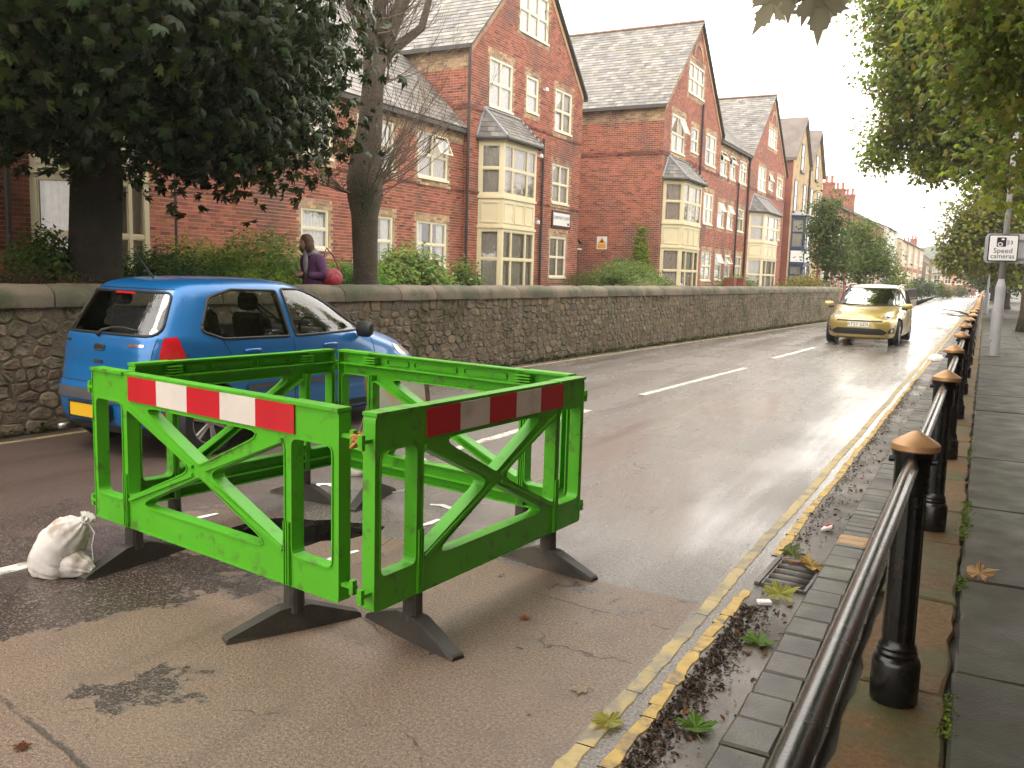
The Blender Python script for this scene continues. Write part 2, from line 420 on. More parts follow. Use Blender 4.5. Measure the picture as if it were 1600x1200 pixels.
mb = MB(); mb.add([(-.66, -6, .012), (9, -6, .012), (9, 150, .012), (-.66, 150, .012)], [(0, 1, 2, 3)])
mb.obj('bed', M_SOIL, pav, True)
def slab(name, x0, x1, y0, y1, z, m, h=.08, wob=.006, seed=0, bev=.01):
    me = piece_mesh(name, x1 - x0, y1 - y0, h, m, bev, wob, seed)
    o = link(name, me, pav); o.location = ((x0 + x1) / 2, (y0 + y1) / 2, z); return o
joints = [-1.2, .3, 1.55, 2.6, 3.82, 5.1, 6.83, 8.85, 10.6, 12.3, 14.1, 15.9, 17.7, 19.5, 21.3, 23.1, 25, 27, 29, 31, 33, 36, 39, 43, 47, 51, 56, 61, 68, 76, 85, 97, 112, 140]
sr = random.Random(3)
for i in range(len(joints) - 1):
    y0, y1 = joints[i] + .008, joints[i + 1] - .008
    slab('paving_slab', .018 + sr.uniform(-.008, .008), .98, y0, y1, .045 + sr.uniform(-.004, .006), M_DARKSTONE, seed=i)
    o = slab('paving_slab', .99, 3.4, y0, y1, .045 + sr.uniform(-.004, .004), M_DARKSTONE, seed=i + 99)
sheet('far_verge', [(3.42, -6), (9, -6), (9, 150), (3.42, 150)], .05, M_DARKSTONE)
y = 1.1; k = 0
while y < 70:
    l = sr.choice([.85, 1.0, 1.1, 1.35]) if y < 30 else 4
    slab('kerb_slab', -.315 + sr.uniform(-.01, .01), .004 + sr.uniform(-.012, .004), y + .008, y + l - .008, .05 + sr.uniform(-.006, .008), M_CONC, wob=.012, seed=k + 300)
    y += l; k += 1
# blue brick pavers in two rows, narrow bricks where the crossing was let in, one buff brick row
PV = {}
def paver(x0, x1, y0, y1, m, dz=0):
    key = (round(x1 - x0, 3), round(y1 - y0, 3), m.name, sr.randrange(3))
    if key not in PV: PV[key] = piece_mesh('paver', key[0] - .008, key[1] - .008, .09, m, .008, .004, hash(key[:2]) % 97 + key[3])
    o = link('paver', PV[key], pav); o.location = ((x0 + x1) / 2, (y0 + y1) / 2, .07 + sr.uniform(-.004, .004) + dz); o.rotation_euler = (0, 0, sr.uniform(-.012, .012))
y = 1.9; cnt = 0; rest = MB()
while y < 70:
    narrow = 5.4 < y < 6.25
    l = .105 if narrow else .21
    buff = abs(y - 5.37) < .055
    if y < 5.4 and y + l > 5.32 and not buff: l = 5.32 - y if y < 5.32 else l
    if abs(y - 5.32) < .03: l = .10; buff = True
    for (x0, x1, off) in ((-.655, -.478, 0), (-.474, -.345, .09 if not narrow else 0)):
        m_ = M_PAVER_BUFF if buff else M_PAVER
        if cnt < 296: paver(x0, x1, y + (off if not buff else 0), y + l + (off if not buff else 0), m_); cnt += 1
        else: rest.box(x0 + .004, x1 - .004, y + off + .004, y + off + l - .004, -.02, .07 + sr.uniform(-.004, .004))
    y += l
rest.obj('far_pavers', M_PAVER, pav, True, kind='stuff')

# ---- painted lines
M_YEL = mat('yellow_line_paint', (.50, .33, .075), .55, .25, 14, dirt=(.17, .13, .08), dirt_amt=.42, bump=.7, bscale=90, bdist=.004, dscale=9)
M_YELP = mat('pale_yellow_paint', (.46, .35, .14), .55, .25, 14, dirt=(.22, .19, .14), dirt_amt=.55, bump=.6, bscale=90, bdist=.004, dscale=7)
M_WHITE = mat('white_line_paint', (.62, .59, .53), .5, .15, 9, dirt=(.2, .19, .18), dirt_amt=.4, bump=.4, bscale=80, dscale=10)
def painted(name, path, w, m, y0, y1, gaps=(), seg=(.1, .42), wob=.006, h=.006, seed=1):
    r_ = random.Random(seed); mb = MB(); y = y0
    while y < y1:
        l = r_.uniform(*seg) * (1 + max(0, y - 12) * .12); ye = min(y + l, y1)
        if not any(a < (y + ye) / 2 < b for a, b in gaps):
            k = max(2, int((ye - y) / .06)) if y < 12 else 2
            pts = []
            for j in range(k + 1):
                yy = y + (ye - y) * j / k; xx = path(yy)
                pts.append((xx - w / 2 + r_.uniform(-wob, wob), yy, xx + w / 2 + r_.uniform(-wob, wob)))
            pts[0] = (pts[0][0], pts[0][1] + r_.uniform(.002, .008), pts[0][2])
            V = []
            for (a, yy, c_) in pts: V += [(a, yy, .001), (a + .004, yy, h), (c_ - .004, yy, h), (c_, yy, .001)]
            Fc = []
            for j in range(k):
                for q in range(3): Fc.append([j * 4 + q, j * 4 + q + 1, j * 4 + q + 5, j * 4 + q + 4])
            mb.add(V, Fc)
        y = ye
    return tag(mb.obj(name, m), kind='structure')
px_in = lambda y: -1.072 + .0042 * (y - 2.5) + .006 * math.sin(y * 2.1)
px_out = lambda y: -.96 + .0042 * (y - 2.5) + .007 * math.sin(y * 2.6 + 1)
painted('yellow_line', px_in, .066, M_YELP, 1.0, 130, seed=3, h=.004)
painted('yellow_line', px_out, .056, M_YEL, 1.0, 130, gaps=((4.42, 5.12),), wob=.009, seed=4, h=.006)
painted('yellow_line', lambda y: x_wall(y) + .27, .06, M_YELP, -2, 38, seed=5, seg=(2, 4))
xc = lambda y: float(np.interp(y, [2.5, 6.2, 9.4, 11.1, 15.8, 18.1, 21.9, 40, 120], [-4.33, -4.1, -4.02, -3.97, -3.69, -3.70, -3.5, -3.0, -3.0]))
for a, b_ in ((-2, 2.72), (6.22, 9.43), (11.1, 15.8), (18.14, 21.92), (25, 29), (32, 36), (40, 44), (48, 52), (57, 61), (66, 70), (78, 82)):
    painted('white_line', xc, .10, M_WHITE, a, b_, seg=(3, 5), wob=.004, h=.005, seed=int(a) + 20)
# sprayed survey marks round the hole
M_SPRAY = mat('white_spray_paint', (.82, .82, .80), .6, .1, 30)
def spray(pts, w):
    mb = MB(); P = [onz(u, v, 0) for u, v in pts]; V = []
    for i, p in enumerate(P):
        t = P[min(i + 1, len(P) - 1)] - P[max(i - 1, 0)]; t = t / np.linalg.norm(t); n_ = np.array([-t[1], t[0], 0])
        ww = w * (1 if 0 < i < len(P) - 1 else .55)
        V += [tuple(p + n_ * ww / 2 + np.array([0, 0, .004])), tuple(p - n_ * ww / 2 + np.array([0, 0, .004]))]
    mb.add(V, [(2 * i, 2 * i + 1, 2 * i + 3, 2 * i + 2) for i in range(len(P) - 1)])
    tag(mb.obj('spray_mark', M_SPRAY), kind='structure')
spray([(300, 812), (318, 808), (340, 803)], .05); spray([(488, 762), (500, 757), (515, 757), (524, 762)], .06)
spray([(508, 878), (530, 869), (560, 861)], .05); spray([(672, 789), (690, 790), (708, 796), (722, 801)], .055); spray([(722, 801), (708, 806)], .05)
spray([(658, 822), (672, 818), (686, 812)], .05); spray([(738, 706), (752, 704)], .05)
# ================================================================== rubble stone wall along the left kerb
def voronoi_cells(pts, bounds, K=16):
    pts = np.asarray(pts); out = []
    x0, x1, y0, y1 = bounds
    order = np.argsort(pts[:, 0]); ps = pts[order]
    for i in range(len(ps)):
        p = ps[i]
        lo, hi = max(0, i - 70), min(len(ps), i + 71)
        d = ps[lo:hi] - p; dist = (d ** 2).sum(1); near = np.argsort(dist)[1:K + 1]
        poly = [(x0, y0), (x1, y0), (x1, y1), (x0, y1)]
        poly = [(max(min(a, p[0] + 1.5), p[0] - 1.5), b) for a, b in poly]
        for k in near:
            q = ps[lo + k]; mx, my = (p + q) / 2; nx, ny = q - p; res = []
            for j in range(len(poly)):
                a, b = poly[j], poly[(j + 1) % len(poly)]
                da = (a[0] - mx) * nx + (a[1] - my) * ny; db = (b[0] - mx) * nx + (b[1] - my) * ny
                if da <= 0: res.append(a)
                if da * db < 0:
                    t = da / (da - db); res.append((a[0] + (b[0] - a[0]) * t, a[1] + (b[1] - a[1]) * t))
            poly = res
            if len(poly) < 3: break
        if len(poly) >= 3: out.append((tuple(p), poly))
    return out
WY0, WY1, WALL_H, COP_H = 1.0, 39.0, 1.17, .215
wdir = Vector((.0658, 1, 0)).normalized(); wnor = Vector((wdir.y, -wdir.x, 0))
worg = Vector((x_wall(WY0), WY0, 0)); WLEN = (WY1 - WY0) * math.hypot(1, .0658)
def wp(s, z, o): return worg + wdir * s + wnor * o + Vector((0, 0, z))
wall = thing('stone_wall', 'long rubble stone wall with rounded coping between the road and the brick flats', 'wall', tuple(worg))
M_MORTAR = mat('wall_mortar', (.165, .128, .088), .85, .3, 5, dirt=(.045, .05, .025), dirt_amt=.4, bump=.8, bscale=60)
M_STONE = mat('rubble_stone', (.145, .108, .073), .78, .4, 11, dirt=(.05, .05, .026), dirt_amt=.45, bump=1.0, bscale=38, rand=.24, bdist=.015, rvar=.12, dscale=1.4)
M_STONE_J = mat('rubble_stone_joined', (1, 1, 1), .78, .4, 11, dirt=(.085, .08, .035), dirt_amt=.4, bump=1.0, bscale=38, attr='col', bdist=.015, dscale=1.4)
M_COPE = mat('coping_stone', (.155, .122, .08), .7, .3, 4, dirt=(.06, .065, .03), dirt_amt=.5, bump=.8, bscale=50, rand=.2, bdist=.012, rvar=.1)
mb = MB(); mb.box(0, WLEN, -.34, .0, -.3, WALL_H, P=lambda s, o, z: wp(s, z, o))
mb.obj('wall_core', M_MORTAR, wall, True)
wr_ = random.Random(11); pts = []; row = 0; z = .02
heights = []
while z < WALL_H - .03:
    h = wr_.uniform(.065, .15); heights.append((z, min(h, WALL_H - z))); z += h
for (z, h) in heights:
    s = wr_.uniform(0, .2)
    while s < WLEN:
        w = wr_.uniform(.08, .27) * (1.15 if h > .11 else .9)
        if wr_.random() < .15 and h > .12:
            pts.append((s + w / 2, z + h * .27)); pts.append((s + w / 2 + wr_.uniform(-.05, .05), z + h * .75))
        else: pts.append((s + w / 2, z + h / 2 + wr_.uniform(-.25, .25) * h))
        s += w
PAL = [(.19, .152, .098), (.175, .145, .098), (.205, .16, .105), (.16, .14, .105), (.185, .138, .088), (.20, .175, .12)]
SX = .72     # stones lie flat: stretch before the cell diagram
cells = voronoi_cells([(a * SX, b) for a, b in pts], (0, WLEN * SX, 0, WALL_H))
stone_list = []
for (c, poly) in cells:
    c = (c[0] / SX, c[1]); poly = [(a / SX, b) for a, b in poly]
    # camera distance and size decide which become separate parts
    w = wp(c[0], c[1], 0); d = math.hypot(w.x, w.y); area = .5 * abs(sum(poly[i][0] * poly[(i + 1) % len(poly)][1] - poly[(i + 1) % len(poly)][0] * poly[i][1] for i in range(len(poly))))
    # slant of the wall face towards the camera
    cosv = abs((Vector((0, 0, CAM_H)) - w).normalized().dot(wnor))
    vis = area * cosv / (d * d) if w.y > 4.0 else 0
    stone_list.append((vis, c, poly))
stone_list.sort(key=lambda t: -t[0])
rest = MB()
for k, (vis, c, poly) in enumerate(stone_list):
    cx, cz = sum(p[0] for p in poly) / len(poly), sum(p[1] for p in poly) / len(poly)
    g = wr_.uniform(.004, .012)
    ring = round_poly(poly, wr_.choice([.012, .02, .03]), 1) if len(poly) > 2 else poly
    def sc(p, f):
        dx, dz = p[0] - cx, p[1] - cz; L_ = math.hypot(dx, dz) or 1e-6; f2 = max(.2, (L_ - f) / L_); return (cx + dx * f2, cz + dz * f2)
    pr = wr_.uniform(.002, .020); tilt = (wr_.uniform(-.10, .10), wr_.uniform(-.12, .12))
    r0 = [sc(p, g * .6) for p in ring]; r1 = [sc((p[0], p[1]), g + .009) for p in ring]; r2 = [sc(p, g + .020) for p in ring]
    n = len(ring); V = []
    for (rr, o) in ((r0, -.01), (r1, pr * .7), (r2, pr)):
        for (a, b_) in rr:
            oo = o + ((a - cx) * tilt[0] + (b_ - cz) * tilt[1] + wr_.uniform(-.006, .006) if o > 0 else 0)
            V.append(wp(a, b_, max(oo, -.01)))
    V.append(wp(cx, cz, pr + wr_.uniform(-.008, .005)))
    Fc = []
    for q in range(2):
        for i in range(n): Fc.append([q * n + i, q * n + (i + 1) % n, (q + 1) * n + (i + 1) % n, (q + 1) * n + i])
    for i in range(n): Fc.append([2 * n + i, 2 * n + (i + 1) % n, 3 * n])
    if k < 300:
        t = wr_.uniform(.8, 1.2); m1 = MB(); m1.add(V, Fc, 0, tuple(x * t for x in wr_.choice(PAL))); m1.obj('stone', M_STONE_J, wall, True, col=True)
    else:
        t = wr_.uniform(.8, 1.2); wm = wr_.uniform(.9, 1.1)
        rest.add(V, Fc, 0, tuple(x * t for x in wr_.choice(PAL)))
rest.obj('far_stones', M_STONE_J, wall, True, col=True, kind='stuff')
s = -.3
while s < WLEN:
    l = wr_.uniform(.75, 1.35); m1 = MB(); V = []; K = 11; ns = 5
    for j in range(ns + 1):
        ss = s + .006 + (l - .012) * j / ns; e = .012 if j in (0, ns) else 0
        for i in range(K + 1):
            a = math.pi * i / K
            o = -.17 + (.215 - e) * math.cos(a) ; zz = WALL_H - .01 + (COP_H - e) * (math.sin(a) ** .62)
            nz = mnoise.noise(Vector((ss * 3, o * 6, zz * 6))) * .010
            V.append(wp(ss, zz + nz, o + nz))
    Fc = [(j * (K + 1) + i, j * (K + 1) + i + 1, (j + 1) * (K + 1) + i + 1, (j + 1) * (K + 1) + i) for j in range(ns) for i in range(K)]
    Fc += [list(range(K + 1)), [ns * (K + 1) + i for i in range(K, -1, -1)]]
    for j in range(ns): Fc.append([j * (K + 1), (j + 1) * (K + 1), (j + 1) * (K + 1) + K, j * (K + 1) + K])
    m1.add(V, Fc); m1.obj('coping_stone', M_COPE, wall, True, smooth=True, auto=45); s += l
# ================================================================== buildings
M_BRICK = mat('red_brick', (1, 1, 1), .8, .16, 5, dirt=(.15, .065, .05), dirt_amt=.30, bump=.25, bscale=80, attr='col', dscale=.5)
M_BMORT = mat('brick_mortar', (.50, .375, .29), .9, .18, 3)
M_CREAM = mat('cream_paint', (.74, .64, .42), .45, .07, 2, bump=.05)
M_CREAM_W = mat('pale_cream_frame', (.80, .73, .55), .4, .05, 2)
M_SLATE = mat('roof_slate', (1, 1, 1), .5, .25, 4, dirt=(.20, .19, .12), dirt_amt=.25, attr='col', bump=.2, bscale=50, dscale=.8, rvar=.12)
M_ROOFB = mat('roof_underlay', (.09, .085, .08), .8, .2, 3)
M_RIDGE = mat('ridge_tile', (.20, .12, .085), .7, .3, 5, bump=.2)
M_LEAD = mat('lead_flashing', (.28, .28, .29), .5, .15, 6)
M_PIPE = mat('dark_downpipe', (.045, .035, .035), .45, .15, 4)
M_DARKF = mat('dark_sign_frame', (.03, .022, .03), .4, .1, 4)
M_SIGNW = mat('white_sign_face', (.78, .78, .77), .4, .04, 3)
M_CHIMPOT = mat('terracotta', (.36, .13, .07), .75, .25, 4)
def glass_mat(name, tintc, base=.06, rough=.02):
    m = bpy.data.materials.new(name); m.use_nodes = True; t = m.node_tree; t.nodes.clear()
    o = t.nodes.new('ShaderNodeOutputMaterial'); mx = t.nodes.new('ShaderNodeMixShader'); tr = t.nodes.new('ShaderNodeBsdfTransparent')
    gl = t.nodes.new('ShaderNodeBsdfGlossy'); fr = t.nodes.new('ShaderNodeFresnel'); ad = t.nodes.new('ShaderNodeMath'); ad.operation = 'ADD'
    ad.inputs[1].default_value = base; fr.inputs[0].default_value = 1.5; tr.inputs[0].default_value = (*tintc, 1); gl.inputs['Roughness'].default_value = rough
    t.links.new(fr.outputs[0], ad.inputs[0]); t.links.new(ad.outputs[0], mx.inputs[0]); t.links.new(tr.outputs[0], mx.inputs[1]); t.links.new(gl.outputs[0], mx.inputs[2])
    t.links.new(mx.outputs[0], o.inputs[0]); return m
M_PANE = glass_mat('window_glass', (.99, .99, .98), .09)
M_NET = mat('net_curtain', (.90, .89, .87), .9, .12, 9)
M_NETG = mat('grey_curtain', (.66, .60, .54), .9, .15, 9)
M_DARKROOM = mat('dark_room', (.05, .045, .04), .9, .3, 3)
RED, BUFF, DRED = (.345, .102, .060), (.46, .305, .18), (.22, .07, .05)

def cut(iv, a, b):
    out = []
    for (p, q) in iv:
        if b <= p or a >= q: out.append((p, q)); continue
        if a > p: out.append((p, a))
        if b < q: out.append((b, q))
    return out
CH = .075
def brickwork(bld, P, z0, z1, ext, ops=(), bands=(), strings=(), seed=0, red=RED, name='brick_wall', mort=M_BMORT, depth=.12):
    """brick faces course by course (joined, real relief) in front of a mortar backing with real openings"""
    r_ = np.random.RandomState(seed); B = []
    for k in range(int((z1 - z0) / CH)):
        za = z0 + k * CH; zc = za + CH / 2
        e0, e1 = ext(za), ext(za + CH)
        a, b = max(e0[0], e1[0]), min(e0[1], e1[1])
        if b - a < .05: continue
        redi = [(a, b)]; buf = []
        for (s0, s1, oz0, oz1, sur) in ops:
            if sur and oz0 - .2 < zc < oz1 + .22:
                inside = oz0 < zc < oz1
                w = (.165 if k % 2 else .075) if inside else .13
                redi = cut(redi, s0 - w, s1 + w)
                if inside: buf += [(s0 - w, s0), (s1, s1 + w)]
                else: buf.append((s0 - w, s1 + w))
            elif oz0 < zc < oz1: redi = cut(redi, s0, s1)
        for (bz0, bz1) in bands:
            if bz0 < zc < bz1: buf += redi; redi = []
        st = any(abs(zc - s) < CH * .75 for s in strings)
        off = (k % 2) * .1125
        for iv, base in ((redi, DRED if st else red), (buf, BUFF)):
            for (p, q) in iv:
                g = np.arange(math.floor((p - off) / .225) * .225 + off, q, .225)
                sa = np.maximum(g, p) + .006; sb = np.minimum(g + .225, q) - .006
                ok = sb - sa > .03; sa, sb = sa[ok], sb[ok]
                if len(sa) == 0: continue
                t = r_.uniform(.62, 1.30, len(sa)) * np.where(r_.uniform(0, 1, len(sa)) < .06, .55, 1); hue = r_.uniform(-.12, .12, len(sa))
                c = np.stack([base[0] * t, base[1] * t * (1 + hue), base[2] * t * (1 - hue)], 1)
                o = np.full(len(sa), .035 if st else .006) + r_.uniform(-.002, .002, len(sa))
                B.append(np.concatenate([np.stack([sa, sb, np.full(len(sa), za + .007), np.full(len(sa), za + CH - .007), o], 1), c], 1))
    B = np.concatenate(B); n = len(B)
    s0, s1, a0, a1, o = B[:, 0], B[:, 1], B[:, 2], B[:, 3], B[:, 4]; zz = np.full(n, -.004)
    def PV(s, z, oo):
        A = np.array(P(0, 0, 0), float); ds = np.array(P(1, 0, 0)) - A; dz = np.array(P(0, 1, 0)) - A; do = np.array(P(0, 0, 1)) - A
        return A + s[:, None] * ds + z[:, None] * dz + oo[:, None] * do
    Vs = np.stack([PV(s0, a0, zz), PV(s1, a0, zz), PV(s1, a1, zz), PV(s0, a1, zz), PV(s0, a0, o), PV(s1, a0, o), PV(s1, a1, o), PV(s0, a1, o)], 1).reshape(-1, 3)
    Fb = np.array([(4, 5, 6, 7), (0, 1, 5, 4), (1, 2, 6, 5), (2, 3, 7, 6), (3, 0, 4, 7)])
    Fa = (np.arange(n)[:, None, None] * 8 + Fb[None]).reshape(-1, 4)
    me = np_mesh(name, Vs, Fa, M_BRICK, fcol=np.repeat(B[:, 5:8], 5, 0))
    w = link('brickwork', me, bld, True, 'stuff')
    # mortar backing
    mb = MB(); zs = sorted(set([z0, z1] + [z for o_ in ops for z in o_[2:4] if z0 < z < z1] + [z0 + i * .5 for i in range(int((z1 - z0) / .5) + 1)]))
    for za, zb in zip(zs[:-1], zs[1:]):
        if zb - za < 1e-4: continue
        ea, eb = ext(za), ext(zb); zc = (za + zb) / 2
        iv = [(0.0, 1.0)]
        mid = ((ea[0] + eb[0]) / 2, (ea[1] + eb[1]) / 2); W = mid[1] - mid[0]
        if W < .02: continue
        for (s0_, s1_, oz0, oz1, sur) in ops:
            if oz0 < zc < oz1: iv = cut(iv, (s0_ - mid[0]) / W, (s1_ - mid[0]) / W)
        for (p, q) in iv:
            mb.add([P(ea[0] + (ea[1] - ea[0]) * p, za, 0), P(ea[0] + (ea[1] - ea[0]) * q, za, 0), P(eb[0] + (eb[1] - eb[0]) * q, zb, 0), P(eb[0] + (eb[1] - eb[0]) * p, zb, 0)], [(0, 1, 2, 3)])
    for (s0_, s1_, oz0, oz1, sur) in ops:
        d = -depth
        for (p, q) in (((s0_, oz0), (s0_, oz1)), ((s0_, oz1), (s1_, oz1)), ((s1_, oz1), (s1_, oz0)), ((s1_, oz0), (s0_, oz0))):
            mb.quad(P(p[0], p[1], 0), P(q[0], q[1], 0), P(q[0], q[1], d), P(p[0], p[1], d))
    mb.obj('wall', mort, bld, True)

def curtain(mb, P, s0, s1, z0, z1, o, amp=.02, wl=.11):
    k = max(4, int((s1 - s0) / .035)); V = []
    ph = (s0 * 7 + z0 * 3) % 6
    for i in range(k + 1):
        s = s0 + (s1 - s0) * i / k
        oo = o + amp * math.sin(s / wl * 6.28 + ph) * (.6 + .4 * math.sin(s * 9 + ph))
        V += [P(s, z0, oo), P(s, z1, oo)]
    mb.add(V, [(2 * i, 2 * i + 2, 2 * i + 3, 2 * i + 1) for i in range(k)])
def window(bld, P, s0, s1, z0, z1, cols=(1, 1), rows=(1, 1), opened=(), net=M_NET, fm=None, gap=None, dep=.10, sill=True):
    dep = .075; q_ = random.Random(int(s0 * 977 + z0 * 131)).random()
    if gap is None and net is M_NET:
        if q_ < .22: net = M_NETG
        elif q_ < .42: gap = (s1 - s0) * (.10 + q_ * .35)
    fm = fm or M_CREAM_W; mb = MB(); b = .062; o0, o1 = -dep, -dep + .062
    bx = lambda a, c, d, e, f, g: mb.box(a, c, f, g, d, e, P=lambda s, o, z: P(s, z, o))
    bx(s0, s0 + b, z0, z1, o0, o1); bx(s1 - b, s1, z0, z1, o0, o1); bx(s0 + b, s1 - b, z1 - b, z1, o0, o1); bx(s0 + b, s1 - b, z0, z0 + b, o0, o1)
    if sill: bx(s0 - .03, s1 + .03, z0 - .035, z0 + .03, o1 - .01, .045)
    W, H = s1 - s0 - 2 * b, z1 - z0 - 2 * b; cs = [s0 + b]; t = sum(cols)
    for c in cols: cs.append(cs[-1] + W * c / t)
    rs = [z0 + b]; t = sum(rows)
    for r_ in rows: rs.append(rs[-1] + H * r_ / t)
    m = .026
    for c in cs[1:-1]: bx(c - m, c + m, z0 + b, z1 - b, o0 + .004, o1 - .004)
    for i in range(len(cols)):
        for r_ in rs[1:-1]:
            bx(cs[i] + (m if i else 0), cs[i + 1] - (m if i < len(cols) - 1 else 0), r_ - m, r_ + m, o0 + .006, o1 - .006)
    panes = []
    for i in range(len(cols)):
        for j in range(len(rows)):
            a, c = cs[i] + (m if i else 0), cs[i + 1] - (m if i < len(cols) - 1 else 0)
            d, e = rs[j] + (m if j else 0), rs[j + 1] - (m if j < len(rows) - 1 else 0)
            if (i, j) in opened:      # top-hung light pushed out
                an = R(24); q = .035
                Q = lambda s, z, o, e=e: P(s, e - (e - z) * math.cos(an) + (o) * math.sin(an), o1 - .01 + (e - z) * math.sin(an) + o * math.cos(an))
                for (A, C, D, E2) in ((a, a + q, d, e), (c - q, c, d, e), (a + q, c - q, d, d + q), (a + q, c - q, e - q, e)):
                    mb.box(A, C, 0, .03, D, E2, P=lambda s, o, z: Q(s, z, o))
                panes.append([Q(a + q, d + q, .015), Q(c - q, d + q, .015), Q(c - q, e - q, .015), Q(a + q, e - q, .015)])
            else:
                q = .02
                for (A, C, D, E2) in ((a, a + q, d, e), (c - q, c, d, e), (a + q, c - q, d, d + q), (a + q, c - q, e - q, e)):
                    mb.box(A, C, o0 + .012, o1 - .014, D, E2, P=lambda s, o, z: P(s, z, o))
                panes.append([P(a + q, d + q, o0 + .02), P(c - q, d + q, o0 + .02), P(c - q, e - q, o0 + .02), P(a + q, e - q, o0 + .02)])
    w = mb.obj('window', fm, bld, True)
    for p in panes:
        m1 = MB(); m1.add(p, [(0, 1, 2, 3)]); m1.obj('pane', M_PANE, w, True)
    m1 = MB()
    if gap: 
        mid = (s0 + s1) / 2
        curtain(m1, P, s0 - .02, mid - gap, z0, z1, o0 - .03, .012); curtain(m1, P, mid + gap, s1 + .02, z0, z1, o0 - .03, .012)
    else: curtain(m1, P, s0 - .02, s1 + .02, z0, z1, o0 - .03, .012)
    m1.obj('curtain', net, w, True)
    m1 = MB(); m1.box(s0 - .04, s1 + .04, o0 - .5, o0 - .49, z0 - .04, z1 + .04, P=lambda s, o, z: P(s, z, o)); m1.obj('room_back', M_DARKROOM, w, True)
    return w

def slates(parent, O, U, Vv, lenv, u0, u1, seed=0, exp=.2, wid=.30, light=1.0):
    """rows of separate lapped slates (joined): O origin at the eave, U along, Vv up the slope (unit vectors)"""
    O, U, Vv = Vector(O), Vector(U), Vector(Vv); Nn = U.cross(Vv).normalized()
    if Nn.z < 0: Nn = -Nn
    r_ = random.Random(seed); V = []; Fc = []; Cc = []
    nrow = int(lenv / exp)
    for k in range(nrow):
        v = k * exp; a, b = u0(v), u1(v)
        off = (k % 2) * wid / 2; u = math.floor((a - off) / wid) * wid + off
        while u < b:
            p, q = max(u, a) + .003, min(u + wid, b) - .003; u += wid
            if q - p < .03: continue
            t = r_.uniform(-.004, .004); h0 = .022 + t; h1 = .006; l = exp + .05
            if v + l > lenv: l = lenv - v
            base = len(V); A = O + U * p + Vv * v; B_ = O + U * q + Vv * v; C_ = O + U * q + Vv * (v + l); D = O + U * p + Vv * (v + l)
            V += [A + Nn * h0, B_ + Nn * h0, C_ + Nn * h1, D + Nn * h1, A, B_]
            Fc += [(base, base + 1, base + 2, base + 3), (base + 4, base + 5, base + 1, base)]
            c = r_.uniform(.62, 1.35) * light; w = r_.uniform(-.02, .03)
            col = (.20 * c + w, .186 * c + w * .75, .172 * c + w * .4); Cc += [col, col]
    me = np_mesh('slates', [tuple(v) for v in V], Fc, M_SLATE, fcol=Cc)
    return link('slates', me, parent, True, 'stuff')

